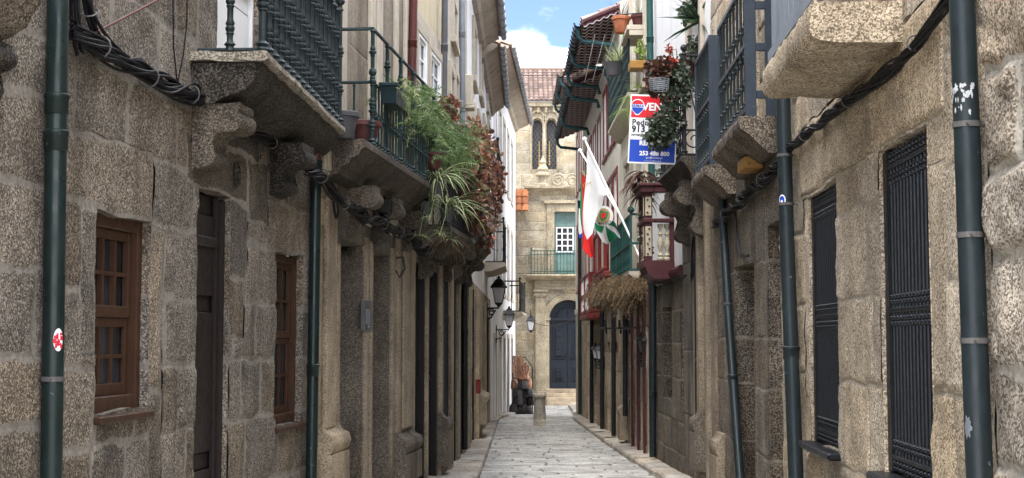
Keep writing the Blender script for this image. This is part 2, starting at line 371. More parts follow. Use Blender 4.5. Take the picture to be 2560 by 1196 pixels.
M['darkpane'] = paint('dark_leaded_pane', (.035, .033, .034), .65, .5, 6)
M['lead'] = paint('window_lead', (.13, .125, .11), .7, .2, 9)
M['zinc'] = paint('zinc', (.22, .24, .26), .45, .2, 7, metal=.4)
M['tile'] = paint('clay_tile', (.175, .122, .098), .85, .35, 9, tone=(.55, 1.3))
M['tileold'] = paint('weathered_clay_tile', (.36, .25, .18), .9, .4, 7, tone=(.5, 1.3))
M['tileo'] = paint('orange_clay_tile', (.38, .145, .06), .85, .3, 9, tone=(.6, 1.25))
M['undertile'] = paint('maroon_under_tile', (.085, .028, .034), .8, .35, 8)
M['limeedge'] = paint('lime_edge', (.50, .44, .42), .9, .25, 12)
M['soffit'] = paint('grey_soffit', (.30, .26, .21), .9, .25, 3, streak=.6)
M['terra'] = paint('terracotta', (.38, .135, .065), .8, .2, 10)
M['plum'] = paint('plum_plastic', (.085, .03, .028), .45, .15, 6)
M['greypot'] = paint('grey_plastic', (.075, .075, .08), .45, .15, 6)
M['greenpot'] = paint('dark_green_plastic', (.008, .022, .026), .4, .2, 6)
M['glass'] = glassm('dark_window_glass')
M['glassb'] = glassm('reflecting_glass', (.06, .065, .07), .15)

M['frost'] = _frost()
M['doorblue'] = paint('blue_black_door', (.014, .019, .027), .42, .2, 4, bump=.1)
M['doorgreen'] = paint('grey_green_door', (.12, .19, .17), .6, .25, 4, streak=.4)
M['gold'] = paint('ochre_ornament', (.36, .27, .11), .6, .25, 12)
M['cream'] = paint('cream_wood', (.34, .30, .22), .6, .25, 9)
M['fern'] = leafm('fern_green', [(0, (.028, .058, .014)), (.45, (.085, .155, .04)), (.8, (.16, .22, .08)), (1, (.25, .28, .12))])
M['spider'] = leafm('spider_leaf', [(0, (.03, .06, .012)), (.5, (.12, .18, .06)), (1, (.45, .46, .26))])
M['vine'] = leafm('red_brown_leaf', [(0, (.022, .012, .011)), (.4, (.075, .032, .024)), (.65, (.14, .07, .038)), (.82, (.24, .13, .065)), (.93, (.28, .035, .025)), (1, (.55, .40, .26))])
M['succ'] = leafm('grey_green_leaf', [(0, (.012, .022, .012)), (.5, (.045, .07, .04)), (.8, (.11, .14, .09)), (1, (.24, .24, .17))])
M['straw'] = leafm('dry_straw', [(0, (.03, .018, .009)), (.5, (.13, .085, .042)), (1, (.34, .24, .13))], .8)
M['yucca'] = leafm('dark_sword_leaf', [(0, (.006, .018, .006)), (.6, (.022, .055, .02)), (1, (.07, .12, .045))], .4)
M['redleaf'] = leafm('red_flower', [(0, (.12, .02, .015)), (.5, (.32, .06, .035)), (1, (.55, .10, .06))])
M['light_green'] = leafm('bright_green_leaf', [(0, (.06, .12, .015)), (.5, (.17, .27, .04)), (1, (.34, .42, .10))])
M['signred'] = paint('sign_red', (.56, .018, .03), .4, .04, 4, bump=0)
M['signblue'] = paint('sign_blue', (.012, .055, .38), .4, .04, 4, bump=0)
M['oldwhite'] = paint('flaking_white_paint', (.42, .43, .43), .7, .3, 30)
M['signwhite'] = paint('sign_white', (.78, .78, .79), .4, .03, 4, bump=0)
M['ink'] = paint('black_ink', (.012, .012, .014), .5, .05, 4, bump=0)
M['cloth'] = paint('white_cloth', (.70, .70, .70), .85, .05, 10, bump=.05)
M['clothred'] = paint('red_cloth', (.62, .022, .02), .8, .08, 10, bump=.05)
M['clothgreen'] = paint('green_cloth', (.012, .20, .085), .8, .08, 10, bump=.05)
M['yellow'] = paint('yellow_box', (.30, .155, .035), .5, .15, 8)
M['scarf'] = paint('orange_scarf', (.42, .16, .07), .9, .6, 5, wear=(.75, .62, .5), wearamt=.7)
M['bag'] = paint('dark_bag', (.03, .028, .026), .6, .6, 9, wear=(.28, .24, .2), wearamt=.2)
M['limegreen'] = paint('bright_green_plastic', (.12, .62, .08), .5, .05, 4)
# ------------------------------------------------------------------ masonry and house pieces
def sm(x): x = np.clip(x, 0, 1); return x * x * (3 - 2 * x)
def _lines(a, b, m, step, cuts):
    L = [a, b]
    if m > 0 and b - a > 4.5 * m: L += [a + m, a + 2 * m, b - m, b - 2 * m] + ([a + 4 * m, b - 4 * m] if b - a > 9 * m else [])
    k = max(1, int((b - a) / step)); L += [a + (b - a) * i / k for i in range(1, k)]
    L += [c for c in cuts if a < c < b]; L = sorted(L); out = [L[0]]
    for x in L[1:]:
        if x - out[-1] > 1e-4: out.append(x)
    return np.array(out)
def masonry(mb, fr, s0, s1, z0, z1, holes=(), rowh=(.3, .45), colw=(.45, .95), mort=.016, rel=.012, rough=.008, step=.06, seed=1, warp=.012, nb=0.0, over=(), tilt=.3, zc=0):
    R = random.Random(seed)
    def W(S, Z):
        q = np.stack([S.ravel() * 2.6, Z.ravel() * 2.6, np.full(S.size, seed * 3.7)], 1)
        q2 = q * 3.1
        return S + warp * (fbm(q, seed, 2) + .35 * vnoise(q2, seed)).reshape(S.shape), Z + warp * (fbm(q, seed + 50, 2) + .35 * vnoise(q2, seed + 9)).reshape(S.shape)
    cutsS = [x for h in list(holes) + list(over) for x in h[:2]]; cutsZ = [x for h in list(holes) + list(over) for x in h[2:4]]
    def block(sa, sb, za, zb, cuts, m, tone=None):
        sl, zl = _lines(sa, sb, m, step, cutsS), _lines(za, zb, m, step, cutsZ); tone = R.random() if tone is None else tone
        S, Z = np.meshgrid(sl, zl, indexing='ij')
        jd = np.minimum(np.minimum(S - sa, sb - S), np.minimum(Z - za, zb - Z)); e = sm(jd / (2.6 * m)) if m > 0 else np.ones_like(jd)
        S2, Z2 = W(S, Z)
        q = np.stack([S2.ravel() * 7, Z2.ravel() * 7, np.full(S.size, seed * 1.3)], 1)
        h = nb + rel * (R.uniform(1 - tilt * 2, 1 + tilt * 2)) * e + rough * fbm(q, seed + 5, 3).reshape(S.shape) * (.35 + .65 * e)
        P = fr.A(S2, h, Z2); mo = np.clip(1 - jd / (4 * m), 0, 1) if m > 0 else np.zeros_like(jd)
        a, b = S.shape; F = []
        sc, zc_ = (sl[1:] + sl[:-1]) / 2, (zl[1:] + zl[:-1]) / 2
        ok = np.ones((a - 1, b - 1), bool)
        for hh in cuts: ok &= ~(((sc > hh[0]) & (sc < hh[1]))[:, None] & ((zc_ > hh[2]) & (zc_ < hh[3]))[None, :])
        if not ok.any(): return
        I, J = np.nonzero(ok)
        F = np.stack([I * b + J, (I + 1) * b + J, (I + 1) * b + J + 1, I * b + J + 1], 1)
        mb.add(P.reshape(-1, 3), F, np.full(S.size, tone), mo.ravel())
    z = z0; rows = []
    while z < z1 - .05:
        h = R.uniform(*rowh); zz = min(z1, z + h)
        if z1 - zz < rowh[0] * .5: zz = z1
        rows.append((z, zz)); z = zz
    for za, zb in rows:
        s = s0 - R.uniform(0, colw[0]) ; first = True
        while s < s1 - .02:
            e = s + R.uniform(*colw)
            if s1 - e < colw[0] * .5: e = s1
            a, b = max(s, s0), min(e, s1)
            if b - a > .01: block(a, b, za, zb, list(holes) + list(over), mort)
            s = e
    for o in over: block(o[0], o[1], o[2], o[3], list(holes), mort, o[4] if len(o) > 4 else None)
    zr = sorted({x for r in rows for x in r})
    for h in holes:
        a, b, c, d = h[:4]; dep = h[4] if len(h) > 4 else .2
        if dep <= 0: continue
        c0 = max(c, z0); zl = _lines(c0, d, 0, step * 1.5, [x + k for x in zr for k in (-mort * 1.6, 0, mort * 1.6)]); sl = _lines(a, b, 0, step * 1.5, [])
        nl = np.array([nb + rel * .5, -.02, -dep * .5, -dep]); zset = np.array(zr)
        mo = np.clip(1 - np.abs(zl[:, None] - zset[None, :]).min(1) / (4 * mort), 0, 1); tn = np.array([.3 + .5 * ((np.searchsorted(zset, v + 1e-5) * 37) % 10) / 10 for v in zl])
        for sx in (a, b):
            S2, Z2 = W(np.full_like(zl, sx), zl)
            P = np.stack([fr.A(S2, n + .006 * fbm(np.stack([S2 * 8, Z2 * 8, S2 * 0 + n * 9], 1), seed), Z2) for n in nl], 1); P[:, 0] = fr.A(S2, np.full_like(S2, nl[0]), Z2)
            mb.grid(P, np.repeat(tn[:, None], 4, 1), np.repeat(mo[:, None], 4, 1))
        for zx in ((c, d) if c > z0 else (d,)):
            S2, Z2 = W(sl, np.full_like(sl, zx)); P = np.stack([fr.A(S2, np.full_like(S2, n), Z2) for n in nl], 1); mb.grid(P, .55)
    return mb
def panelwall(mb, fr, s0, s1, z0, z1, holes=(), n=0.0, tone=.5):
    """flat rendered wall with openings and their reveals"""
    S = sorted({s0, s1, *[x for h in holes for x in h[:2] if s0 < x < s1]}); Z = sorted({z0, z1, *[x for h in holes for x in h[2:4] if z0 < x < z1]})
    for a, b in zip(S, S[1:]):
        for c, d in zip(Z, Z[1:]):
            if any(h[0] <= (a + b) / 2 <= h[1] and h[2] <= (c + d) / 2 <= h[3] for h in holes): continue
            mb.add([fr.P(a, n, c), fr.P(b, n, c), fr.P(b, n, d), fr.P(a, n, d)], [(0, 1, 2, 3)], tone)
    for h in holes:
        a, b, c, d = h[:4]; dp = n - (h[4] if len(h) > 4 else .15)
        for q in ([(a, c), (a, d)], [(b, c), (b, d)], [(a, c), (b, c)], [(a, d), (b, d)]):
            (sa, za), (sb, zb) = q; mb.add([fr.P(sa, n, za), fr.P(sb, n, zb), fr.P(sb, dp, zb), fr.P(sa, dp, za)], [(0, 1, 2, 3)], tone)
    return mb
def surround(mb, fr, a, b, c, d, w, n0, n1, sill=True, ch=.006):
    """stone or timber frame round an opening: butted jambs and lintel"""
    mb.box(fr, a - w, a, n0, n1, c, d, ch); mb.box(fr, b, b + w, n0, n1, c, d, ch); mb.box(fr, a - w, b + w, n0, n1 + .003, d, d + w, ch)
    if sill: mb.box(fr, a - w - .03, b + w + .03, n0, n1 + .03, c - w * .8, c, ch)
    return mb
def window(house, fr, a, b, c, d, n, mats, cols=3, rows=4, fw=.05, bar=.022, meet=None, sill=None, label=None, glass=None, thick=.05):
    """window: the glass is the part; frame, bars and sill are its children"""
    g = MB().box(fr, a + .005, b - .005, n - .012, n, c + .005, d - .005)
    w = obj("window", g, glass or M['glass'], house, label=label)
    f = MB(); f.box(fr, a, a + fw, n - .02, n + thick, c, d, .006); f.box(fr, b - fw, b, n - .02, n + thick, c, d, .006)
    f.box(fr, a + fw, b - fw, n - .02, n + thick - .002, d - fw, d, .006); f.box(fr, a + fw, b - fw, n - .02, n + thick - .002, c, c + fw * 1.3, .006)
    obj("frame", f, mats, w)
    s = MB(); ai, bi, ci, di = a + fw, b - fw, c + fw * 1.3, d - fw
    halves = [(ci, di, 0)] if meet is None else [(ci, ci + (di - ci) * meet, 0.0), (ci + (di - ci) * meet, di, .014)]
    for zc, zd, o in halves:
        sw = fw * .75
        s.box(fr, ai, ai + sw, n + .001, n + .026 + o, zc, zd, .004); s.box(fr, bi - sw, bi, n + .001, n + .026 + o, zc, zd, .004)
        s.box(fr, ai + sw, bi - sw, n + .001, n + .025 + o, zc, zc + sw * 1.2, .004); s.box(fr, ai + sw, bi - sw, n + .001, n + .025 + o, zd - sw, zd, .004)
        for i in range(1, cols): x = ai + sw + (bi - ai - 2 * sw) * i / cols; s.box(fr, x - bar / 2, x + bar / 2, n + .001, n + .020 + o, zc + sw * 1.2, zd - sw)
        rr = rows if meet is None else rows // 2
        for i in range(1, rr): z = zc + (zd - zc) * i / rr; s.box(fr, ai + sw, bi - sw, n + .001, n + .017 + o, z - bar / 2, z + bar / 2)
    obj("sash", s, mats, w)
    if sill: obj("sill", MB().box(fr, a - sill[0], b + sill[0], n - .02, n + sill[1], c - sill[2], c - .002, .008), mats, w)
    return w
def door(house, fr, a, b, c, d, n, mat, leaves=2, rows=(.12, .45, .52, .94), frame=None, knob=None, label=None):
    q = MB(); q.box(fr, a, b, n - .05, n, c, d)
    lw = (b - a) / leaves
    for i in range(leaves):
        x0, x1 = a + lw * i + .012, a + lw * (i + 1) - .012; st = min(.1, lw * .2)
        for k in range(0, len(rows), 2):
            z0_, z1_ = c + (d - c) * rows[k], c + (d - c) * rows[k + 1]
            q.box(fr, x0 + st, x1 - st, n, n + .022, z0_, z1_, .02)
        q.box(fr, x0, x0 + st * .8, n, n + .012, c, d, .004); q.box(fr, x1 - st * .8, x1, n, n + .012, c, d, .004)
    o = obj("door", q, mat, house, label=label)
    if frame: f = MB(); f.box(fr, a - frame, a, n - .05, n + .05, c, d, .006); f.box(fr, b, b + frame, n - .05, n + .05, c, d, .006); f.box(fr, a - frame, b + frame, n - .05, n + .052, d, d + frame, .006); obj("door_frame", f, mat, o)
    if knob:
        p = fr.P(a + (b - a) * knob, n + .06, c + (d - c) * .46); obj("handle", MB().lathe([(.012, -.02), (.03, -.01), (.034, .01), (.02, .03), (.004, .036)], p, 8), M['black'], o)
    return o

def prof_baluster(h, r=.011, collars=(.0, .33, .62, .97), big=1.9):
    pr = [(r * 1.6, 0), (r * big, .012), (r * 1.2, .03), (r * 1.9, .045), (r, .065)]
    for c in collars[1:-1]:
        z = h * c; pr += [(r, z - .06), (r * 1.35, z - .045), (r * 1.1, z - .035), (r * big, z - .02), (r * big, z - .004), (r * 1.15, z + .006), (r * 1.5, z + .02), (r, z + .05)]
    pr += [(r, h - .05), (r * 1.5, h - .035), (r, h - .015), (r, h)]
    return pr
_bal = {}
def baluster_row(parent, fr, pts, z, h, mat, r=.011, collars=(0, .33, .62, 1), big=1.9, name="baluster", seg=8):
    """one turned iron bar at each (s, n); copies share their mesh"""
    first = None
    for s, n in pts:
        p = fr.P(s, n, z)
        if first is None: first = obj(name, MB().lathe(prof_baluster(h, r, collars, big), (0, 0, 0), seg), mat, parent, smooth=True, loc=Vector(p) - root_loc(parent)); _fix(first, p)
        else: copy_part(first, p, parent)
    return first
def _fix(o, p):
    """obj() subtracts the origin; a lathe built round (0,0,0) is put back"""
    off = Vector(p)
    for v in o.data.vertices: v.co = v.co + off
    o.data.update()
def railing(parent, fr, s0, s1, n0, n1, z, h, mat, rail=.016, ends=(True, True), gap=.115, collars=(0, .33, .62, 1), r=.011, post=.019, big=1.9, mids=(), name="railing", sgap=None):
    """rails and posts as the railing part, every bar a part of its own; rails run wall - front - wall"""
    m = MB(); path = []
    if ends[0]: path.append((s0, n0))
    path += [(s0, n1), (s1, n1)]
    if ends[1]: path.append((s1, n0))
    for zz in (z + .01, z + h, *[z + h * k for k in mids]):
        for (a, b), (c, d) in zip(path, path[1:]):
            m.tube([fr.P(a, b, zz), fr.P(c, d, zz)], rail * (1.25 if zz > z + h - .01 else 1), 6)
    for s in (s0, s1):
        m.lathe(prof_baluster(h + .05, post, (0, .3, .62, 1), 1.7), fr.P(s, n1, z), 8)
        m.lathe([(post * .7, 0), (post * 1.6, .02), (post * 1.9, .045), (post * 1.4, .075), (.002, .09)], fr.P(s, n1, z + h + .05), 8)
    o = obj(name, m, mat, parent, smooth=False); sgap = sgap or gap * 1.15
    k = max(1, round((s1 - s0) / gap)); pts = [(s0 + (s1 - s0) * i / k, n1) for i in range(1, k)]
    for side, s in ((ends[0], s0), (ends[1], s1)):
        if side:
            q = max(1, round((n1 - n0) / sgap)); pts += [(s, n0 + (n1 - n0) * i / q) for i in range(1, q)]
    baluster_row(parent, fr, pts, z, h, mat, r, collars, big)
    return o
def scroll(mb, fr, s0, s1, zt, depth, height, n0=0.0, seed=2, rough=.008, tone=.5):
    rough *= .45
    """carved S-shaped bracket under a balcony: profile in (n, z)"""
    pr = [(n0, zt), (n0 + depth, zt), (n0 + depth * 1.0, zt - height * .10)]
    c1, r1 = (n0 + depth * .80, zt - height * .26), height * .17
    for k in range(8): a = math.radians(50 - k * 24); pr.append((c1[0] + r1 * 1.15 * math.cos(a), c1[1] + r1 * math.sin(a)))
    pr += [(n0 + depth * .52, zt - height * .46), (n0 + depth * .38, zt - height * .60)]
    c2, r2 = (n0 + depth * .27, zt - height * .80), height * .14
    for k in range(6): a = math.radians(60 - k * 30); pr.append((c2[0] + r2 * 1.2 * math.cos(a), c2[1] + r2 * math.sin(a)))
    pr += [(n0 + .05, zt - height * .97), (n0, zt - height)]
    mb.prism(fr, pr, s0, s1, step=.04, rough=rough, seed=seed, tone=tone, sub=.028)
    return mb
AX = {}
def on_axis(t, z):
    P = AX[t.name]
    for a, b in zip(P, P[1:]):
        if min(a[2], b[2]) - 1e-6 <= z <= max(a[2], b[2]) + 1e-6: k = (z - a[2]) / (b[2] - a[2] + 1e-12); return a + (b - a) * k
    return min(P, key=lambda p: abs(p[2] - z)).copy()
def drainpipe(fr, pts, r, n, mat, label, collars=(), clamps=(), group="drainpipes down the house fronts", ext=True, top=2.5, bottom=.15, name="drainpipe"):
    P = [fr.P(*[v for v in (fr.pix(px, py, n)[0],)], n, fr.pix(px, py, n)[1]) for px, py in pts]
    P = [np.array(p) for p in P]
    if ext:
        if top: d = (P[0] - P[1]); d /= np.linalg.norm(d); P = [P[0] + d * top] + P
        if bottom: d = (P[-1] - P[-2]); d /= np.linalg.norm(d); P = P + [P[-1] + d * bottom]
    base = P[-1]
    t = thing(name, label, "drainpipe", base, group)
    AX[t.name] = P; obj("pipe", MB().tube(P, r, 20), mat, t, smooth=True)
    for px, py in collars:
        c = on_axis(t, fr.pix(px, py, n)[1])
        obj("collar", MB().lathe([(r, -.055), (r * 1.10, -.05), (r * 1.10, .02), (r * 1.18, .025), (r * 1.18, .045), (r * 1.02, .052)], c, 20), mat, t, smooth=True)
    for px, py in clamps:
        c = on_axis(t, fr.pix(px, py, n)[1]); s, z = float(np.dot(c - fr.o, fr.t)), float(c[2]); m = MB()
        m.lathe([(r, -.012), (r * 1.08, -.012), (r * 1.08, .012), (r, .012)], c, 20); m.tube([fr.P(s, n, z), fr.P(s, -.02, z)], .008, 6); m.tube([fr.P(s - r * 1.02, n + .012, z), fr.P(s - r * 1.35, n + .012, z)], .007, 6)
        obj("clamp", m, M['metal'], t)
    return t
def tiles(mb, o, u, v, nu, nv, pitch_u, len_v, amp=.05, tone_seed=1, seg=6):
    """rows of half-round clay tiles: u across the slope, v up the slope (unit vectors), o the low corner"""
    R = random.Random(tone_seed); o, u, v = map(np.array, (o, u, v)); w = np.cross(u, v); w = w / np.linalg.norm(w); w = w * np.sign(w[2] + 1e-9)
    for j in range(nv):
        for i in range(nu):
            P = []
            for a, r0 in ((0, 1.0), (1, .82)):
                ring = []
                for k in range(seg + 1):
                    th = math.pi * k / seg; c = o + u * (pitch_u * (i + .5) - math.cos(th) * pitch_u * .5 * r0) + v * (len_v * (j + a * 1.08)) + w * (amp * math.sin(th) * r0 + (0.022 if a == 0 else 0))
                    ring.append(c)
                P.append(ring)
            mb.grid(np.array(P), R.random())
    return mb

# ------------------------------------------------------------------ the ground, street and pavements
gm = MB(); ys = np.concatenate([np.linspace(-60, 52, 29), np.linspace(60, 900, 15)]); xs = np.linspace(-450, 450, 19)
gm.grid(np.array([[[x, y, ground(y) - .03] for y in ys] for x in xs]))
obj("ground", gm, M['kerb'], kind='structure')
class Flat(Frame):
    """the street surface: s along the street, 'z' across it, 'n' up"""
    def __init__(self): pass
    def A(self, s, n, z):
        s, n, z = np.broadcast_arrays(np.asarray(s, float), np.asarray(n, float), np.asarray(z, float))
        return np.stack([z, s, -0.024 * np.minimum(s, 52.0) + n], -1)
    def P(self, s, n, z): return np.array([z, s, ground(s) + n])
FLAT = Flat()
class FlatX(Flat):
    def A(self, s, n, z): return Flat.A(self, z, n, s)
    def P(self, s, n, z): return Flat.P(self, z, n, s)
st = MB(); masonry(st, FlatX(), -1.3, 2.35, 2.0, 59.2, rowh=(.30, .52), colw=(.6, 1.3), mort=.019, rel=.014, rough=.006, step=.16, seed=5, warp=.012)
obj("street", st, M['paver'], kind='structure', smooth=True)
def pavement(inner, outer, ys_, hgt, seed, name):
    mb = MB(); R = random.Random(seed); y = ys_[0]
    while y < ys_[-1] - .3:
        e = min(ys_[-1], y + R.uniform(.8, 1.7)); tone = R.random(); yy = np.linspace(y + .006, e - .006, 4); P = []; j = R.uniform(-.012, .012)
        for q in yy:
            xi, xo = np.interp(q, ys_, inner), np.interp(q, ys_, outer); d = np.sign(xi - xo); g = ground(q)
            pr = [(xo, g - .03), (xo + d * .004, g + hgt - .03 + j), (xo + d * .025, g + hgt + j), (xo + d * .16, g + hgt + .004 + j), (xo + d * .30, g + hgt + .002), (xi, g + hgt + .012), (xi + d * .35, g + hgt + .012)]
            P.append([(x, q, z) for x, z in pr])
        P = np.array(P); w = np.stack([fbm(P.reshape(-1, 3) * 5, seed + k, 3) for k in range(3)], 1).reshape(P.shape); P = P + w * .008
        mb.grid(P, tone); y = e
    obj(name, mb, M['kerb'], kind='structure', smooth=False)
YS = np.array([2, 8, 14, 20, 26, 33, 40, 46, 50, 54, 58.])
pavement(np.array([-2.9, -2.24, -1.62, -1.0, -.85, -.8, -.72, -.62, -.3, 0, .2]), np.array([-1.3, -1.05, -.72, -.46, -.44, -.43, -.42, -.40, -.05, .42, .75]), YS, .11, 3, "pavement_left")
pavement(np.array([1.9, 2.15, 2.36, 2.42, 2.37, 2.33, 2.32, 2.31, 2.3, 2.3, 2.3]), np.array([1.55, 1.8, 2.0, 2.08, 2.0, 1.97, 1.97, 1.98, 2.2, 2.28, 2.3]), YS, .11, 4, "pavement_right")

# ------------------------------------------------------------------ the frames of the two street fronts
FL = Frame((-2.989, 1.0), (-.957, 20.0), 1); SL = FL.sY
FL4 = Frame((-.957, 20.0), (-.85, 26.0), 1); FL5 = Frame((-.85, 26.0), (-.66, 42.3), 1); FL6 = Frame((-.66, 42.3), (.14, 58.0), 1)
FR = Frame((1.823, 1.0), (2.292, 11.9), -1); FR2 = Frame((2.292, 11.9), (2.44, 16.9), -1); FR3 = Frame((2.44, 16.9), (2.40, 19.6), -1)
FR4 = Frame((2.40, 19.6), (2.36, 23.5), -1); FR5 = Frame((2.36, 23.5), (2.33, 30.0), -1); FR6 = Frame((2.33, 30.0), (2.315, 35.5), -1); FR7 = Frame((2.315, 35.5), (2.31, 45.0), -1); FR8 = Frame((2.31, 45.0), (2.30, 50.5), -1)
def house(name, label, fr, s, group="old houses along the narrow street"): return thing(name, label, "house", fr.P(s, 0, fr.g(s)), group)
def H(fr, xa, xb, ya, yb, depth, xt=None, xbm=None, ym=700):
    """an opening: left px, right px, top px-y (read at xt), bottom px-y (read at xbm)"""
    a, b = fr.s(xa, ym), fr.s(xb, ym)
    if a > b: a, b = b, a
    zt = fr.z(xt if xt else xa, ya); zb = fr.g(a) + .02 if yb is None else fr.z(xbm if xbm else xa, yb)
    return (a, b, zb, zt, depth)
def upper_block(hs, fr, s0, s1, z0, z1, mat, depth=4.5, n=0.0, name="upper_wall"):
    """the storeys above the picture's top edge and the body of the house behind the front"""
    m = MB(); m.box(fr, s0, s1, -depth, -.42, fr.g(s0) - .1, z1 - .02); 
    if z1 > z0: m.box(fr, s0, s1, -.42, n, z0, z1)
    obj(name, m, mat, hs)
# ================================================================== LEFT SIDE
# ---- near granite house with white balcony door
s0, s1 = FL.s(150), SL(12.50)
h1 = house("granite_house", "grey speckled granite house with brown sash windows, brown door and an iron balcony", FL, (s0 + s1) / 2)
w1 = H(FL, 241, 374, 528, 1042, .13, xt=255, xbm=236); w2 = H(FL, 687, 757, 632, 1068, .13, xt=697, xbm=688)
d1 = H(FL, 489, 572, 474, None, .12, xt=500)
ZB = FL.z(470, 128)                                            # balcony floor level
bd = (FL.s(540, 100), FL.s(652, 100), ZB, ZB + 2.2, .12)
lw = MB()
ov = [(w1[0] - .14, w1[1] + .02, w1[3], w1[3] + .42), (d1[0] - .26, d1[1] + .42, d1[3], d1[3] + .36, -.55), (d1[0] - .1, d1[1] + .75, d1[3] + .36, d1[3] + .62, -.8), (d1[1] + .42, d1[1] + .95, d1[3] - .12, d1[3] + .36, -.45), (d1[1], d1[1] + .42, d1[3] - .55, d1[3], -.4), (d1[1], d1[1] + .36, d1[3] - 1.0, d1[3] - .55, -.15), (w2[0] - .12, w2[1] + .25, w2[3], w2[3] + .40),
      (w1[1], w1[1] + .22, w1[2] + .1, w1[3] - .02), (w1[1] + .0, w1[1] + .24, w1[2] - .5, w1[2] + .1), (w1[0] - .22, w1[0], w1[2] + .35, w1[3])]
masonry(lw, FL, s0, s1, -.45, 4.75, [w1, w2, d1, bd], rowh=(.34, .52), colw=(.42, .98), mort=.022, rel=.007, rough=.011, step=.055, seed=11, warp=.028, over=ov)
obj("wall", lw, M['granL'], h1, weld=True, smooth=True)
upper_block(h1, FL, s0, s1, 4.75, 8.2, M['granL'])
window(h1, FL, w1[0], w1[1] + .004, w1[2], w1[3], -.125, M['brown'], 3, 4, .075, .024, .47, sill=(.0, .17, .045), label="first brown sash window, beside the drainpipe", thick=.075)
window(h1, FL, w2[0], w2[1] + .004, w2[2], w2[3], -.125, M['brown'], 3, 4, .065, .022, .5, sill=(.0, .17, .045), label="farther brown sash window, beyond the door", thick=.07)
dd = door(h1, FL, d1[0], d1[1], d1[2], d1[3], -.10, M['darkbrown'], 1, (.06, .30, .34, .70, .74, .95), knob=.12)
fm = MB(); fm.box(FL, d1[1] - .06, d1[1] - .005, -.09, -.03, d1[2], d1[3] - .01, .008); fm.box(FL, d1[1] - .115, d1[1] - .065, -.095, -.055, d1[2], d1[3] - .01, .008); fm.box(FL, d1[0], d1[1], -.095, -.05, d1[3] - .36, d1[3] - .29, .01); obj("door_frame", fm, M['darkbrown'], dd)
# white balcony door
wd = window(h1, FL, bd[0], bd[1], bd[2] + .75, bd[3], -.10, M['white'], 2, 2, .06, .03, glass=M['glassb'])
pm = MB(); pm.box(FL, bd[0], bd[1], -.16, -.10, bd[2], bd[2] + .75)
mid = (bd[0] + bd[1]) / 2
for a, b in ((bd[0] + .07, mid - .05), (mid + .05, bd[1] - .07)): pm.box(FL, a, b, -.10, -.075, bd[2] + .16, bd[2] + .60, .03)
pm.box(FL, bd[0], bd[0] + .04, -.10, -.06, bd[2], bd[2] + .75, .005); pm.box(FL, bd[1] - .04, bd[1], -.10, -.06, bd[2], bd[2] + .75, .005); pm.box(FL, mid - .03, mid + .03, -.10, -.05, bd[2], bd[3] - .1, .005)
obj("balcony_door", pm, M['white'], h1, label="white panelled balcony door")
# balcony slab, brackets, iron railing
def front(fr, px, z):                                           # s, n of the point of a pixel column lying at height z
    r = ray(*px); k = (z - EYE[2]) / r[2]; p = EYE + r * k; v = p - fr.o; return float(np.dot(v, fr.t)), float(np.dot(v, fr.n))
fa, fb = front(FL, (664, 130), ZB), front(FL, (857, 318), ZB)
pa_, pb_ = FL.P(fa[0], fa[1], 0), FL.P(fb[0], fb[1], 0); FB = Frame(pa_[:2], pb_[:2], 1); bl1 = FB.L      # the slab stands a little askew to the wall
prof = [(-.62, ZB - .07), (-.02, ZB - .07), (-.045, ZB - .10), (-.06, ZB - .17), (-.14, ZB - .25), (-.34, ZB - .33), (-.62, ZB - .36)]
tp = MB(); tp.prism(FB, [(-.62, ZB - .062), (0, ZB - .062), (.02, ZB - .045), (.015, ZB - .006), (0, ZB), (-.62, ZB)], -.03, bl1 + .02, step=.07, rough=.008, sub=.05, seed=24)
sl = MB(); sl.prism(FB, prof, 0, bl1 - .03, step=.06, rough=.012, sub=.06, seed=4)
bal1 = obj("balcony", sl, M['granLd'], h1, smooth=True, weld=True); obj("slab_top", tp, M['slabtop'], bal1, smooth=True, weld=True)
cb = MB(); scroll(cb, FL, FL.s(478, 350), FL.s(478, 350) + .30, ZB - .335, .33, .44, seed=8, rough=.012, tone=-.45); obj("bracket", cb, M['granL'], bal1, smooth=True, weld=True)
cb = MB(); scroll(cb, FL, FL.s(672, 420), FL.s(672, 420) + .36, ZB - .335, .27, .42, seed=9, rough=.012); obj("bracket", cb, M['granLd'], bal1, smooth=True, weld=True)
railing(bal1, FB, .03, bl1 - .04, -.46, -.03, ZB + .012, 1.02, M['iron'], rail=.013, gap=.2, collars=(0, .16, .34, .52, .78, 1), r=.021, post=.025, big=1.5, sgap=.22)
np_ = MB(); p = FL.pix(583, 437); c = FL.P(p[0], .03, p[1])
ring = [c + FL.t * (.055 * math.cos(a)) + np.array([0, 0, .085 * math.sin(a)]) for a in np.linspace(0, 2 * math.pi, 17)]; np_.tube(ring, .011, 6, cap=False)
np_.tube([c + np.array([0, 0, -.04]), c + np.array([0, 0, .04])], .011, 6); obj("number_plaque", np_, M['granLd'], h1, label="carved oval ring on the door lintel")
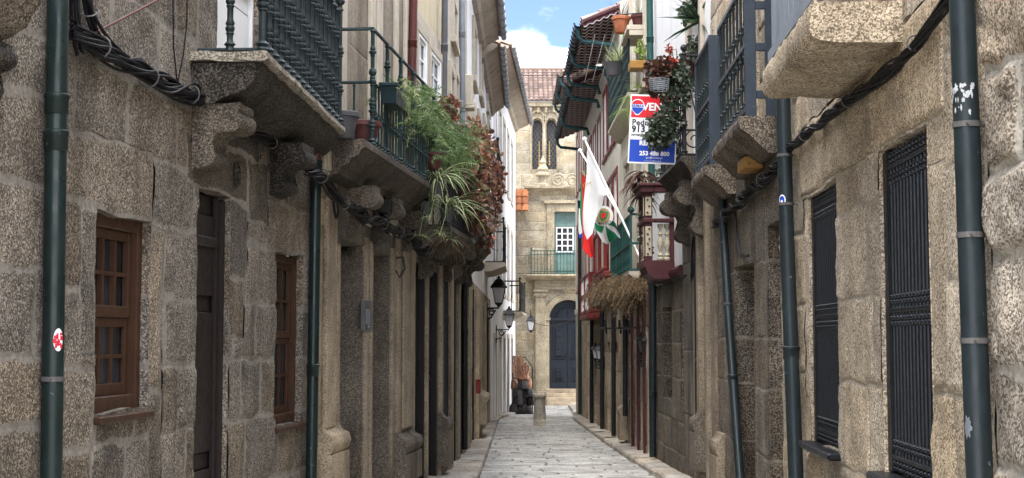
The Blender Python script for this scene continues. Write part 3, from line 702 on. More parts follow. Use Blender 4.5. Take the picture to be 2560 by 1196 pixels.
# ---- the house before the drainpipe at the left edge
h0 = house("granite_corner_house", "grey granite house front cut off by the left edge, with a dark overhanging ledge", FL, s0 - 1.2)
m = MB(); masonry(m, FL, SL(2.0), s0, -.4, 4.75, [], rowh=(.34, .5), colw=(.5, 1.0), mort=.022, rel=.008, rough=.012, step=.06, seed=23, warp=.028); obj("wall", m, M['granL'], h0, weld=True, smooth=True)
upper_block(h0, FL, SL(2.0), s0, 4.75, 8.0, M['granL'])
zl = FL.z(60, 112, .12); m = MB(); m.prism(FL, [(-.05, zl + .34), (.24, zl + .36), (.27, zl + .28), (.25, zl + .16), (.18, zl + .06), (.08, zl), (-.05, zl - .03)], FL.s(-300, 60, .25), FL.s(106, 60, .25), step=.07, rough=.016, sub=.06, seed=14); lg = obj("ledge", m, M['granL'], h0, smooth=True, weld=True)
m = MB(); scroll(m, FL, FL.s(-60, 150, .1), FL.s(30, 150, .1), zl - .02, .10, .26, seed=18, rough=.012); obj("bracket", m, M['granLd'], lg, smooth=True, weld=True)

# ---- beige ashlar house with the flower balcony
a0, a1 = s1, SL(17.05)
h2 = house("ashlar_house", "beige ashlar house with deep door recesses and carved balcony brackets", FL, (a0 + a1) / 2)
dA = H(FL, 846, 906, 598, None, .45, xt=848); dB = H(FL, 928, 973, 628, None, .45, xt=930)
Z2 = FL.z(838, 372)                                             # balcony floor
m = MB(); masonry(m, FL, a0, FL.s(842), -.5, Z2 - .52, [], rowh=(.5, .9), colw=(2, 3), mort=.008, rel=.008, rough=.003, step=.12, seed=31, warp=.003); obj("pilaster", m, M['ashlight'], h2, weld=True, smooth=True)
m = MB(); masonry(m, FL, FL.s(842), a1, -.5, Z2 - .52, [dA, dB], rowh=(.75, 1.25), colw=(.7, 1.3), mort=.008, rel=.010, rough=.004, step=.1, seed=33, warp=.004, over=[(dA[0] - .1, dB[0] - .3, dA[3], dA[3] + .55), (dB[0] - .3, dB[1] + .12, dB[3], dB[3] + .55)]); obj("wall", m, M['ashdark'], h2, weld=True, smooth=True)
for q in (dA, dB): door(h2, FL, q[0], q[1], q[2], q[3], -.44, M['darkbrown'], 1)
# moulded pilasters and their round bases
def base_mould(hs, fr, sa, sb, n, z, mat, seed=1, w=.10, plinth=.45):
    mb = MB(); pr = [(-.03, z - plinth), (n + w * 1.0, z - plinth), (n + w * 1.0, z - .13), (n + w * .75, z - .12), (n + w * .95, z - .10), (n + w * 1.15, z - .03), (n + w * .95, z + .04), (n + w * .5, z + .06), (n + w * .18, z + .085), (n + .004, z + .13), (-.03, z + .13)]
    mb.prism(fr, pr, sa - w * .4, sb + w * .4, step=.05, rough=.002, sub=.03, seed=seed); return obj("pilaster_base", mb, mat, hs, smooth=True, weld=True)
pz = FL.z(820, 1105, .1); m = MB(); m.box(FL, FL.s(803, 1000), FL.s(828, 1000), 0, .05, pz + .1, Z2 - .5, .012); m.box(FL, FL.s(836, 900), FL.s(843, 900), 0, .03, -.4, Z2 - .9, .01); obj("pilaster_strip", m, M['ashlight'], h2)
base_mould(h2, FL, FL.s(798, 1100), FL.s(838, 1100), .03, pz, M['ashlight'], 3)
sp0, sp1 = FL.s(984), FL.s(1022); pz = FL.z(1000, 1112, .1); m = MB(); m.box(FL, sp0, sp1, 0, .06, pz + .1, dB[3] + .25, .015); m.box(FL, sp0 + .18, sp1 - .12, .06, .09, pz + .15, dB[3] + .2, .02); m.box(FL, FL.s(907), FL.s(915), 0, .035, -.4, dA[3] + .1, .01); m.box(FL, FL.s(921), FL.s(927), 0, .03, -.4, dB[3] + .1, .01); m.box(FL, FL.s(973.5), FL.s(980), 0, .04, -.4, dB[3] + .1, .01); obj("pilaster_strip", m, M['ashlar'], h2)
base_mould(h2, FL, sp0, sp1, .06, pz, M['ashdark'], 4, w=.11)
# upper storey: tall stone panels between mouldings, windows farther along
u0, u1 = Z2 - .52, 7.6
wU1 = (FL.s(1034, 170), FL.s(1054, 170), FL.z(1045, 250), FL.z(1045, 95), .12); wU2 = (FL.s(1066, 200), FL.s(1090, 200), FL.z(1075, 285), FL.z(1075, 140), .12)
m = MB(); masonry(m, FL, a0, a1, u0, u1, [], rowh=(1.1, 1.9), colw=(.55, 1.0), mort=.007, rel=.007, rough=.003, step=.14, seed=37, warp=.003); obj("wall", m, M['ashlar'], h2, weld=True, smooth=True)
m = MB()
for xa, xb, nn_ in ((842, 856, .05), (916, 926, .06), (929, 941, .075), (979, 987, .05), (1004, 1012, .06)): m.box(FL, FL.s(xa, 200), FL.s(xb, 200), 0, nn_, Z2 - .1, u1 - .3, .015)
obj("pilaster_strip", m, M['stonetrim'], h2)
bl = MB(); pr = [(-.04, Z2), (.42, Z2), (.43, Z2 - .03), (.43, Z2 - .07), (.39, Z2 - .09), (.37, Z2 - .14), (.30, Z2 - .17), (.27, Z2 - .22), (.20, Z2 - .25), (.18, Z2 - .31), (.05, Z2 - .33), (-.04, Z2 - .34)]
f2a, f2b = front(FL, (938, 366), Z2), front(FL, (1070, 470), Z2)
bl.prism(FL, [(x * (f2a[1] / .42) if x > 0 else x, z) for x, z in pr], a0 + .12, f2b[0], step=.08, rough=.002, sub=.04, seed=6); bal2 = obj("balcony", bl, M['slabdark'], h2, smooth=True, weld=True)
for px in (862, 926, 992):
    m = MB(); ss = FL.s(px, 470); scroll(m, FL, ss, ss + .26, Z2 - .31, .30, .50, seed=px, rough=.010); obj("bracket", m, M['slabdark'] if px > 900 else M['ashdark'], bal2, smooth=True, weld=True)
railing(bal2, FL, f2a[0], f2b[0] - .06, .03, f2a[1] - .03, Z2 + .01, .60, M['irondk'], rail=.012, gap=.15, collars=(0, .5, 1), r=.011, post=.02, big=2.2)
m = MB(); nq = f2a[1] - .03; sq0, sq1 = f2a[0], f2b[0] - .06; zq_ = Z2 + 1.12
m.tube([FL.P(sq0, .03, zq_), FL.P(sq0, nq, zq_), FL.P(sq1, nq, zq_), FL.P(sq1, .03, zq_)], .017, 8)
for k in range(6): m.lathe(prof_baluster(1.12, .019, (0, .3, .55, .8, 1), 1.9), FL.P(sq0 + (sq1 - sq0) * k / 5, nq, Z2 + .01), 8)
obj("upper_rail", m, M['irondk'], bal2)
m = MB(); m.box(FL, FL.s(868, 480), FL.s(1015, 520), -.02, .022, Z2 - .62, Z2 - .36, .004); obj("wall_panel", m, M['plastg'], h2)
# ---- dark shopfront house
b0, b1 = a1, SL(20.0)
h3 = house("shopfront_house", "narrow house with dark timber shop doors under a small balcony of spider plants", FL, (b0 + b1) / 2)
c1_ = H(FL, 1030, 1060, 655, None, .13, xt=1034); c2_ = H(FL, 1065, 1091, 675, None, .13, xt=1068)
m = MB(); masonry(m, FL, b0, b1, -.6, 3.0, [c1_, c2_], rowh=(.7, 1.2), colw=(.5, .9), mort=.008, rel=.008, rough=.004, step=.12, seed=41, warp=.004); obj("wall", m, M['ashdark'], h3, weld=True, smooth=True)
for q in (c1_, c2_):
    do_ = door(h3, FL, q[0], q[1], q[2], q[2] + 1.35, -.11, M['blackwood'], 2)
    window(h3, FL, q[0], q[1], q[2] + 1.37, q[3], -.11, M['blackwood'], 2, 2, .06, .03)
    m = MB(); m.box(FL, q[1] - .05, q[1] - .004, -.10, .012, q[2], q[3] - .006, .006); obj("door_frame", m, M['blackwood'], do_)
m = MB(); m.box(FL, FL.s(1094), FL.s(1104), 0, .06, -.5, 2.7, .012); m.box(FL, FL.s(1060), FL.s(1064), 0, .05, -.5, 2.8, .012); m.box(FL, FL.s(1024), FL.s(1029.5), 0, .05, -.5, 2.8, .01); obj("pilaster_strip", m, M['ashlar'], h3)
base_mould(h3, FL, FL.s(1094), FL.s(1105), .06, FL.z(1098, 1060, .1), M['ashdark'], 5, w=.1, plinth=.6)
m = MB(); masonry(m, FL, b0, b1, 3.0, 5.7, [], rowh=(.7, 1.1), colw=(.5, 1.0), mort=.007, rel=.006, rough=.003, step=.2, seed=43, warp=.003); obj("wall", m, M['stonetrim'], h3, weld=True)
m = MB(); panelwall(m, FL, b0, b1, 5.7, 8.5, [], n=-.01); obj("wall", m, M['plasty'], h3)
upper_block(h3, FL, b0, b1, 8.5, 8.6, M['plasty'])
for xa, xb, yt, yb in ((1034, 1056, 92, 300), (1066, 1091, 140, 330)):
    a, b = FL.s(xa, 200), FL.s(xb, 200); zt, zb = FL.z((xa + xb) / 2, yt), FL.z((xa + xb) / 2, yb)
    a, b = max(a, b0 - 1.2), b
    m = MB(); surround(m, FL, a, b, zb, zt, .12, 0, .07); obj("window_surround", m, M['stonetrim'], h3); window(h3, FL, a, b, zb, zt, .015, M['white'], 2, 4, .05, .025, glass=M['glassb'])
Z3 = FL.z(1110, 560, .42)
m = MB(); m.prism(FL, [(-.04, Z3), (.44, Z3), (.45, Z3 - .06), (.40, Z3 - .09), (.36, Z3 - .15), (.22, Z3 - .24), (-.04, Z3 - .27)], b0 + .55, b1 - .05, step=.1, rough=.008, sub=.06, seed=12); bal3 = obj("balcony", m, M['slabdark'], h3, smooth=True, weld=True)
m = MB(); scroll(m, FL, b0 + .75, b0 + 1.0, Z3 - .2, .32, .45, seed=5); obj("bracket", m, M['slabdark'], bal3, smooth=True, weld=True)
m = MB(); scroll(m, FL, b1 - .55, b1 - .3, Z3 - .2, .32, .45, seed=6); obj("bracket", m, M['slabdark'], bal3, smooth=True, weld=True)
railing(bal3, FL, b0 + .6, b1 - .1, .03, .40, Z3 + .01, 1.0, M['black'], rail=.012, gap=.13, collars=(0, .3, .7, 1), r=.010, post=.017)
# ---- two plain houses beyond
def strip_front(hs, fr, defs, z0, z1, mat, seed, doors='blackwood', rowh=(.6, 1.0), colw=(.5, .9), dp=.16):
    holes = [H(fr, xa, xb, yt, yb, dp) for xa, xb, yt, yb in defs]
    m = MB(); masonry(m, fr, 0, fr.L, z0, z1, holes, rowh=rowh, colw=colw, mort=.009, rel=.010, rough=.005, step=.16, seed=seed, warp=.005); obj("wall", m, mat, hs, weld=True, smooth=True)
    for q, (xa, xb, yt, yb) in zip(holes, defs):
        if yb is None:
            do_ = door(hs, fr, q[0], q[1], q[2], q[3], -dp + .03, M[doors], 2); m = MB(); m.box(fr, q[1] - .05, q[1] - .004, -dp + .035, .012, q[2], q[3] - .006, .006); obj("door_frame", m, M[doors], do_)
        else: window(hs, fr, q[0], q[1], q[2], q[3], -dp + .05, M[doors], 2, 4, .06, .03)
    return holes
h4 = house("tall_stone_house", "tall grey rendered house with a dark balcony smothered in red brown vine", FL4, 3)
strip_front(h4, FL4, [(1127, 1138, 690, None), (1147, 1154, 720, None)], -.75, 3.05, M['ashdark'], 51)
m = MB(); m.box(FL4, FL4.s(1117), FL4.s(1124), 0, .07, -.6, 2.9, .012); m.box(FL4, FL4.s(1140), FL4.s(1145), 0, .05, -.6, 2.9, .012); m.box(FL4, FL4.s(1156), FL4.s(1160), 0, .05, -.7, 2.9, .012); obj("pilaster_strip", m, M['ashlar'], h4)
holes = [(FL4.s(xa, 250), FL4.s(xb, 250), FL4.z(xa, yb), FL4.z(xa, yt), .12) for xa, xb, yt, yb in ((1122, 1129, 175, 285), (1134, 1141, 185, 300), (1128, 1136, 0, 90))]
m = MB(); panelwall(m, FL4, 0, FL4.L, 3.05, 9.4, holes); obj("wall", m, M['plastg'], h4); upper_block(h4, FL4, 0, FL4.L, 9.4, 9.4, M['plastg'])
for q in holes: mm_ = MB(); surround(mm_, FL4, *q[:4], .14, -.02, .05); obj("window_surround", mm_, M['stonetrim'], h4); window(h4, FL4, q[0], q[1], q[2], q[3], -.08, M['white'], 2, 3, .06, .03, glass=M['glassb'])
Z4 = FL4.z(1220, 612, .46)
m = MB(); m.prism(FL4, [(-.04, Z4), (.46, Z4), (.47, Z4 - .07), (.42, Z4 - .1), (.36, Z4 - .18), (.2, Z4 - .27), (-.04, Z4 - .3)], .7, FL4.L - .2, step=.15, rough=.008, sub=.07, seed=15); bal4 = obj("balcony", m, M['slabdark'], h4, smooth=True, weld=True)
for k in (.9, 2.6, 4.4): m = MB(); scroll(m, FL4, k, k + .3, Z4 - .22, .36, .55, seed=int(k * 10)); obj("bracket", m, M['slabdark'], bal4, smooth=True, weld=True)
railing(bal4, FL4, .75, FL4.L - .25, .03, .43, Z4 + .01, 1.0, M['black'], rail=.013, gap=.16, collars=(0, .3, .7, 1), r=.010, post=.018)
# stone-fronted house with white render above
h5 = house("rendered_house", "white rendered house on a yellow stone ground floor, with a small iron balcony", FL5, 8)
strip_front(h5, FL5, [(1171, 1176, 720, None), (1180, 1184, 720, None), (1203, 1207, 770, 1000), (1216, 1221, 790, None), (1227, 1231, 800, None)], -1.15, 2.7, M['ashlight'], 61, colw=(.6, 1.2), rowh=(.5, .8))
m = MB(); m.box(FL5, FL5.s(1166), FL5.s(1169), 0, .06, -.9, 2.6, .012); m.box(FL5, FL5.s(1187), FL5.s(1196), 0, .10, -.9, 2.6, .02); m.box(FL5, FL5.s(1209), FL5.s(1213), 0, .05, -1, 2.5, .012); obj("pilaster_strip", m, M['ashlight'], h5)
base_mould(h5, FL5, FL5.s(1188), FL5.s(1197), .10, FL5.z(1195, 1005, .12), M['ashlar'], 7, w=.16, plinth=.55)
hw = [(1178, 1183, 285, 470), (1192, 1198, 290, 480), (1206, 1211, 300, 480), (1217, 1221, 300, 470), (1180, 1186, 60, 190), (1198, 1203, 110, 230), (1216, 1219, 170, 270)]
holes = [(FL5.s(xa, yb), FL5.s(xb, yb), FL5.z(xa, yb), FL5.z(xa, yt), .14) for xa, xb, yt, yb in hw]
EZ5 = 8.62
m = MB(); panelwall(m, FL5, 0, FL5.L, 2.7, EZ5, holes); obj("wall", m, M['plast'], h5); upper_block(h5, FL5, 0, FL5.L, EZ5, EZ5, M['plast'])
for q in holes: mm_ = MB(); surround(mm_, FL5, *q[:4], .16, -.02, .06); obj("window_surround", mm_, M['stonetrim'], h5); window(h5, FL5, q[0], q[1], q[2], q[3], -.09, M['white'], 2, 4, .06, .03, glass=M['glassb'])
def eave(hs, fr, s0, s1, z, over, mat, rise=.42, run=3.0, gut=True, gmat='zinc', soff=True, tmat='tileold', seed=3, pu=.24):
    """overhanging roof: soffit boards, tile slope and the gutter along its edge"""
    m = MB(); m.prism(fr, [(-.02, z - .34), (.10, z - .30), (.16, z - .20), (over * .62, z - .12), (over - .05, z - .03), (over - .05, z + .02), (-.02, z + .2)], s0, s1)
    r = obj("roof", m, M[mat], hs)
    t = MB(); L = math.hypot(run, run * rise); o = fr.P(s0, over, z); v = (fr.P(s0, over - run, z + run * rise) - o) / L
    nu = max(1, int((s1 - s0) / pu)); tiles(t, o + np.array([0, 0, .03]), fr.t, v, nu, 4, (s1 - s0) / nu, .42, .07, seed, 5)
    e = o + np.array([0, 0, .01]); t.add([e, fr.P(s1, over, z + .01), fr.P(s1, over - run, z + run * rise), fr.P(s0, over - run, z + run * rise)], [(0, 1, 2, 3)])
    obj("tile_slope", t, M[tmat], r)
    if gut:
        g = MB(); P = [[fr.P(s, over + .07 + .075 * math.cos(a), z + .02 + .085 * math.sin(a)) for a in np.linspace(math.pi, 2 * math.pi, 7)] for s in np.linspace(s0 - .05, s1 + .05, 9)]
        P2 = [[fr.P(s, over + .07 + .068 * math.cos(a), z + .02 + .078 * math.sin(a)) for a in np.linspace(2 * math.pi, math.pi, 7)] for s in np.linspace(s0 - .05, s1 + .05, 9)]
        g.grid(np.concatenate([np.array(P), np.array(P2)], 1), loop=True)
        for s in np.arange(s0 + .25, s1, .7): g.tube([fr.P(s, over + .07 + .085 * math.cos(a), z + .02 + .095 * math.sin(a)) for a in np.linspace(math.pi, 2 * math.pi, 7)], .012, 4)
        obj("gutter", g, M[gmat], r)
    return r
eave(h5, FL5, 0.0, 7.2, EZ5 + .12, .50, 'soffit', seed=9); eave(h5, FL5, 7.4, FL5.L, EZ5 - .02, .46, 'soffit', seed=10)
Z5 = FL5.z(1240, 600, .50); q0, q1 = FL5.s(1236, 600, .50), FL5.L - .2
sA = FL5.sY(36.5)
m = MB(); m.prism(FL5, [(-.04, Z5), (.54, Z5), (.55, Z5 - .08), (.48, Z5 - .12), (.2, Z5 - .22), (-.04, Z5 - .25)], sA, sA + 3.4, step=.3, rough=.006, sub=.1); bb = obj("balcony", m, M['stonetrim'], h5, smooth=True, weld=True)
railing(bb, FL5, sA + .05, sA + 3.35, .03, .5, Z5 + .01, 1.05, M['black'], rail=.016, gap=.22, collars=(0, .5, 1), r=.010, post=.02)
Z5b = FL5.z(1250, 490, .50)
m = MB(); m.prism(FL5, [(-.04, Z5b), (.50, Z5b), (.50, Z5b - .1), (.3, Z5b - .2), (-.04, Z5b - .22)], sA - 5.5, sA - 1.2, step=.3, sub=.1, rough=.005); bb = obj("balcony", m, M['stonetrim'], h5, smooth=True, weld=True)
railing(bb, FL5, sA - 5.45, sA - 1.25, .03, .47, Z5b + .01, 1.05, M['black'], rail=.016, gap=.24, collars=(0, .5, 1), r=.011, post=.02)
# bright white house at the bend
h6 = house("white_house", "bright white house at the bend with rows of stone framed windows under a broad eave", FL6, 8)
EZ6 = 10.45
cols6 = [FL6.sY(y) for y in (44.0, 46.6, 49.2, 51.8, 54.4)]
holes = []
for c in cols6:
    holes += [(c, c + 1.15, 6.9, 9.2, .16), (c, c + 1.15, 3.1, 5.6, .16), (c, c + 1.2, -1.14, 1.55, .2)]
m = MB(); panelwall(m, FL6, 0, FL6.L, -1.3, EZ6, holes); obj("wall", m, M['plastw'], h6); upper_block(h6, FL6, 0, FL6.L, EZ6, EZ6, M['plastw'])
for q in holes:
    mm_ = MB(); surround(mm_, FL6, *q[:4], .17, -.02, .022, sill=q[2] > 0); obj("window_surround", mm_, M['stonetrim'], h6)
    if q[2] > 0: window(h6, FL6, q[0], q[1], q[2], q[3], -.1, M['white'], 2, 4, .07, .035, glass=M['glassb'])
    else: door(h6, FL6, q[0], q[1], q[2], q[3], -.14, M['darkbrown'], 2)
eave(h6, FL6, 0, FL6.L - .2, EZ6, .62, 'soffit', seed=12)
Z6 = FL6.z(1290, 775, .6); m = MB(); sB = FL6.sY(48.8); m.prism(FL6, [(-.04, Z6), (.66, Z6), (.67, Z6 - .09), (.5, Z6 - .16), (.2, Z6 - .28), (-.04, Z6 - .3)], sB, sB + 4.2, step=.4, sub=.1, rough=.006); bb = obj("balcony", m, M['stonetrim'], h6, smooth=True, weld=True)
railing(bb, FL6, sB + .05, sB + 4.1, .03, .6, Z6 + .01, 1.05, M['black'], rail=.02, gap=.2, collars=(0, .5, 1), r=.013, post=.025)
# ================================================================== RIGHT SIDE
# ---- near granite house with barred windows
r0, r1 = FR.s(2478, 600), FR.L
hr1 = house("barred_house", "warm granite house with two tall dark barred windows and a thick stone balcony slab", FR, (r0 + r1) / 2)
def HR(fr, xf, xn, yt, yb, depth, ym=700):
    """opening on the right side: far px, near px, top and bottom px-y read at the far edge"""
    a, b = fr.s(xn, ym), fr.s(xf, ym); zt = fr.z(xf, yt); zb = fr.g(b) + .03 if yb is None else fr.z(xf, yb); return (a, b, zb, zt, depth)
g1 = HR(FR, 2205, 2328, 380, 1172, .22); g2 = HR(FR, 2025, 2096, 490, 1100, .22); g2 = (g2[0], g2[1], g1[2] * .5 + g2[2] * .5, g1[3] * .5 + g2[3] * .5, .22); g1 = (*g1[:2], *g2[2:])
m = MB()
lin = (g2[0] - .35, FR.s(2190), g2[3] + .01, g2[3] + .55)
ovr = [(g1[0] - .35, FR.s(2190), g1[3] + .02, g1[3] + .62), (FR.s(2190), g2[1] + .33, g2[3] + .02, g2[3] + .55), (g2[1], g2[1] + .2, g2[2] + .3, g2[3]), (g1[0] - .33, g1[0], g1[2] + .5, g1[3] - .2)]
masonry(m, FR, r0, r1, -.35, 4.8, [g1, g2], rowh=(.42, .66), colw=(.45, .95), mort=.013, rel=.011, rough=.011, step=.055, seed=73, warp=.020, over=ovr)
obj("wall", m, M['granR'], hr1, weld=True, smooth=True)
upper_block(hr1, FR, r0, r1, 4.8, 7.8, M['granR'])
def grille(hs, fr, q, nbar, label):
    a, b, c, d = q[:4]; n = -.035
    back = MB().box(fr, a, b, -.22, -.16, c, d); w = obj("window", back, M['glass'], hs, label=label)
    f = MB()
    f.box(fr, a, a + .028, n - .03, n + .03, c, d, .004); f.box(fr, b - .11, b, n - .06, n + .02, c, d, .006)
    for z in (c + .09, (c + d) / 2 + .0, d - .10): f.box(fr, a + .02, b - .1, n - .018, n + .018, z - .012, z + .012, .003)
    f.box(fr, a - .05, b + .06, -.05, .10, c - .055, c - .004, .012)
    obj("grille_frame", f, M['bargrey'], w)
    wht = MB()
    for k in range(3): x = a + (b - a) * (.18 + .12 * k); wht.box(fr, x, x + .02 + .012 * k, -.15, -.13, c + .05, d - .2 - .5 * k)
    obj("curtain", wht, M['cloth'], w)
    h = d - c - .02; r = .0125; zs = [.09, h / 2, h - .10]; pr = [(r, 0)]
    for z in zs:
        for o in (-.075, -.045, .045, .075): pr += [(r, z + o - .014), (r * 1.75, z + o - .007), (r * 1.75, z + o + .007), (r, z + o + .014)]
    pr += [(r, h)]; first = None
    for i in range(nbar):
        s = a + .06 + (b - a - .19) * i / (nbar - 1); p = fr.P(s, n + .0, c + .01)
        if first is None: first = obj("bar", MB().lathe(pr, (0, 0, 0), 8), M['bargrey'], w, smooth=False, loc=Vector(p) - root_loc(w)); _fix(first, p)
        else: copy_part(first, p, w)
    return w
grille(hr1, FR, g1, 13, "nearer barred window beside the thick drainpipe"); grille(hr1, FR, g2, 14, "farther barred window with a projecting sill")
ZR = FR.z(2110, 243) + .0
sa_, na_ = front(FR, (2022, 104), ZR); sb_, nb_ = front(FR, (1911, 246), ZR); nR = (na_ + nb_) / 2
m = MB(); m.prism(FR, [(-.05, ZR), (nR - .05, ZR), (nR - .015, ZR + .02), (nR, ZR + .05), (nR, ZR + .18), (nR - .02, ZR + .215), (-.05, ZR + .225)], sa_, sb_, step=.06, rough=.014, sub=.055, seed=21); balR = obj("balcony", m, M['granR'], hr1, smooth=True, weld=True)
zt = ZR + .225
pm = MB(); k = 9
for i in range(k): x = sa_ + .10 + (sb_ - sa_ - .12) * i / k; pm.box(FR, x, x + (sb_ - sa_ - .12) / k - .006, nR - .075, nR - .05, zt + .09, zt + 1.0, .004, tone=.3 + .05 * (i % 4))
pm.box(FR, sa_ + .06, sb_ + .02, nR - .085, nR - .03, zt + .01, zt + .088, .006); pm.box(FR, sa_ + .06, sb_ + .02, nR - .085, nR - .03, zt + 1.0, zt + 1.06, .006)
obj("parapet_boards", pm, M['greywood'], balR)
sr = MB(); sr.box(FR, sa_ + .06, sa_ + .10, .02, nR - .09, zt + .035, zt + .07); sr.box(FR, sa_ + .06, sa_ + .12, nR - .09, nR - .03, zt, zt + 1.1, .006)
for i in range(6): sr.lathe(prof_baluster(.95, .012), FR.P(sa_ + .08, .06 + (nR - .2) * i / 5, zt + .04), 8)
obj("side_rail", sr, M['irong'], balR)
# ---- rusticated house at the right edge
hr0 = house("rusticated_house", "rough pale granite house with deep mortar joints at the right edge", FR, r0 - 1)
m = MB(); masonry(m, FR, 2.2, r0, -.3, 4.8, [], rowh=(.34, .50), colw=(.6, 1.1), mort=.026, rel=.028, rough=.028, step=.045, seed=81, warp=.03, nb=.0); obj("wall", m, M['granRock'], hr0, weld=True, smooth=True); upper_block(hr0, FR, 2.2, r0, 4.8, 7.6, M['granRock'])
# ---- middle granite house with two iron balconies
hr2 = house("iron_balcony_house", "brown granite house with two blue grey iron balconies on rough slabs", FR2, 2.4)
oA = HR(FR2, 1922, 1958, 565, None, .4); oB = HR(FR2, 1838, 1886, 672, None, .45)
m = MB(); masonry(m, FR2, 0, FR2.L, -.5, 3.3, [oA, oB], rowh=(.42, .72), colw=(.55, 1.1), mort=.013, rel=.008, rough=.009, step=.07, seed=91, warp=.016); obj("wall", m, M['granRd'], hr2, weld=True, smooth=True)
for q in (oA, oB): door(hr2, FR2, q[0], q[1], q[2], q[3], -.42, M['darkbrown'], 1)
bdr = (1.05, 2.15, 3.42, 5.5, .2)
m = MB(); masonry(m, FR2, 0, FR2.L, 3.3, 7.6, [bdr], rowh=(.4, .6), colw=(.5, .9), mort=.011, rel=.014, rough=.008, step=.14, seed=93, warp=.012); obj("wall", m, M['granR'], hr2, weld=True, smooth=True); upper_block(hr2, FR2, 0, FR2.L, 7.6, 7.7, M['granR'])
door(hr2, FR2, *bdr[:4], -.18, M['white'], 2, label="white balcony door")
def iron_balcony(hs, fr, c_near, c_far, ztop, slabm, seed, post_w, hgt, side=True):
    (s0_, n0_), (s1_, n1_) = front(fr, c_near, ztop), front(fr, c_far, ztop); nn_ = (n0_ + n1_) / 2
    m = MB(); m.prism(fr, [(-.05, ztop), (nn_ + .03, ztop), (nn_ + .04, ztop - .03), (nn_ + .03, ztop - .10), (nn_ - .04, ztop - .15), (nn_ * .5, ztop - .25), (.08, ztop - .31), (-.05, ztop - .32)], s0_ - .03, s1_ + .06, step=.07, rough=.012, sub=.06, seed=seed); b = obj("balcony", m, slabm, hs, smooth=True, weld=True)
    f = MB(); n = nn_ - .03
    f.box(fr, s0_, s0_ + .035, n - post_w, n + .012, ztop - .015, ztop + hgt, .004)          # broad flat corner post
    f.box(fr, s1_ - .035, s1_, n - .05, n + .012, ztop - .01, ztop + hgt, .004)
    for k in (.06, .52, .985): f.box(fr, s0_ + .035, s1_ - .035, n - .028, n + .010, ztop + hgt * k - .022, ztop + hgt * k + .022, .003)
    if side:
        for k in (.16, .5, .8): f.box(fr, s0_ + .003, s0_ + .032, -.0, n - post_w, ztop + hgt * k - .035, ztop + hgt * k + .035, .004)
        f.box(fr, s0_, s0_ + .05, .02, .10, ztop, ztop + hgt, .004)
    obj("railing", f, M['irong'], b)
    k = 8; p0 = [(s0_ + .035 + (s1_ - s0_ - .07) * (i + .5) / k, n - .01) for i in range(k)]
    baluster_row(b, fr, p0, ztop + hgt * .06 + .02, hgt * .93 - .04, M['bluepipe'], .0125, (0, .2, .42, .66, 1), 1.8)
    return b, nn_
ztB = 1.5 + 560 / FPX * 12.0
iron_balcony(hr2, FR2, (1850, 292), (1798, 372), ztB, M['slab'], 31, .085, 1.22)
ztC = FR2.z(1860, 398) ; ztC = ztB - .06
iron_balcony(hr2, FR2, (1768, 412), (1737, 452), ztC, M['slab'], 33, .10, 1.40, side=False)
# ---- pilastered house with the dark plant balcony
hr3 = house("pilastered_house", "tall house with carved dark corbel, thin maroon door and plastered upper wall", FR3, 1.3)
oC = HR(FR3, 1763, 1777, 640, None, .25); ZD = 1.5 + 440 / FPX * 17.4
m = MB(); masonry(m, FR3, 0, FR3.L, -.55, ZD, [oC], rowh=(.8, 1.2), colw=(.6, 1.0), mort=.008, rel=.01, rough=.004, step=.1, seed=101, warp=.004); obj("wall", m, M['ashdark'], hr3, weld=True, smooth=True)
door(hr3, FR3, *oC[:4], -.2, M['maroon'], 1)
m = MB()
for xn, xf, n_ in ((1830, 1822, .05), (1800, 1790, .07), (1786, 1780, .1), (1761, 1754, .08), (1748, 1742, .06)): m.box(FR3, FR3.s(xn), FR3.s(xf), 0, n_, -.5, ZD - .4, .012)
obj("pilaster_strip", m, M['ashlar'], hr3)
base_mould(hr3, FR3, FR3.s(1762), FR3.s(1752), .08, FR3.z(1757, 1062, .1), M['ashdark'], 11, w=.08, plinth=.6)
base_mould(hr3, FR3, FR3.s(1822, 1100), FR3.s(1806, 1100), .07, FR3.z(1812, 1120, .1), M['ashlar'], 12, w=.08, plinth=.5)
m = MB(); panelwall(m, FR3, 0, FR3.L, ZD, 8.4, [(.7, 1.7, ZD + .2, ZD + 2.3, .15)]); obj("wall", m, M['plast'], hr3); upper_block(hr3, FR3, 0, FR3.L, 8.4, 8.4, M['plast'])
door(hr3, FR3, .7, 1.7, ZD + .2, ZD + 2.3, -.13, M['white'], 2)
mm_ = MB(); surround(mm_, FR3, .7, 1.7, ZD + .2, ZD + 2.3, .16, -.02, .06, sill=False); obj("door_surround", mm_, M['stonetrim'], hr3)
(sD, nD) = front(FR3, (1712, 425), ZD); nD = .34
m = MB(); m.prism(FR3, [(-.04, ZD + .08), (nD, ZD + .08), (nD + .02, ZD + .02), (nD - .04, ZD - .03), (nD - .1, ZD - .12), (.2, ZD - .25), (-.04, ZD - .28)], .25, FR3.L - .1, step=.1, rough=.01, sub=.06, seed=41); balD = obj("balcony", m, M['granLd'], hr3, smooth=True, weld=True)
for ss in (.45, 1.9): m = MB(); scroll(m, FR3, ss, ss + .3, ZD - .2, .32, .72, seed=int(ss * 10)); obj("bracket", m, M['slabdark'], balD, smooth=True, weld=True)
railing(balD, FR3, .3, FR3.L - .15, .03, nD - .04, ZD + .09, 1.25, M['black'], rail=.015, gap=.17, collars=(0, .3, .7, 1), r=.009, post=.024, mids=(.25,))
m = MB()
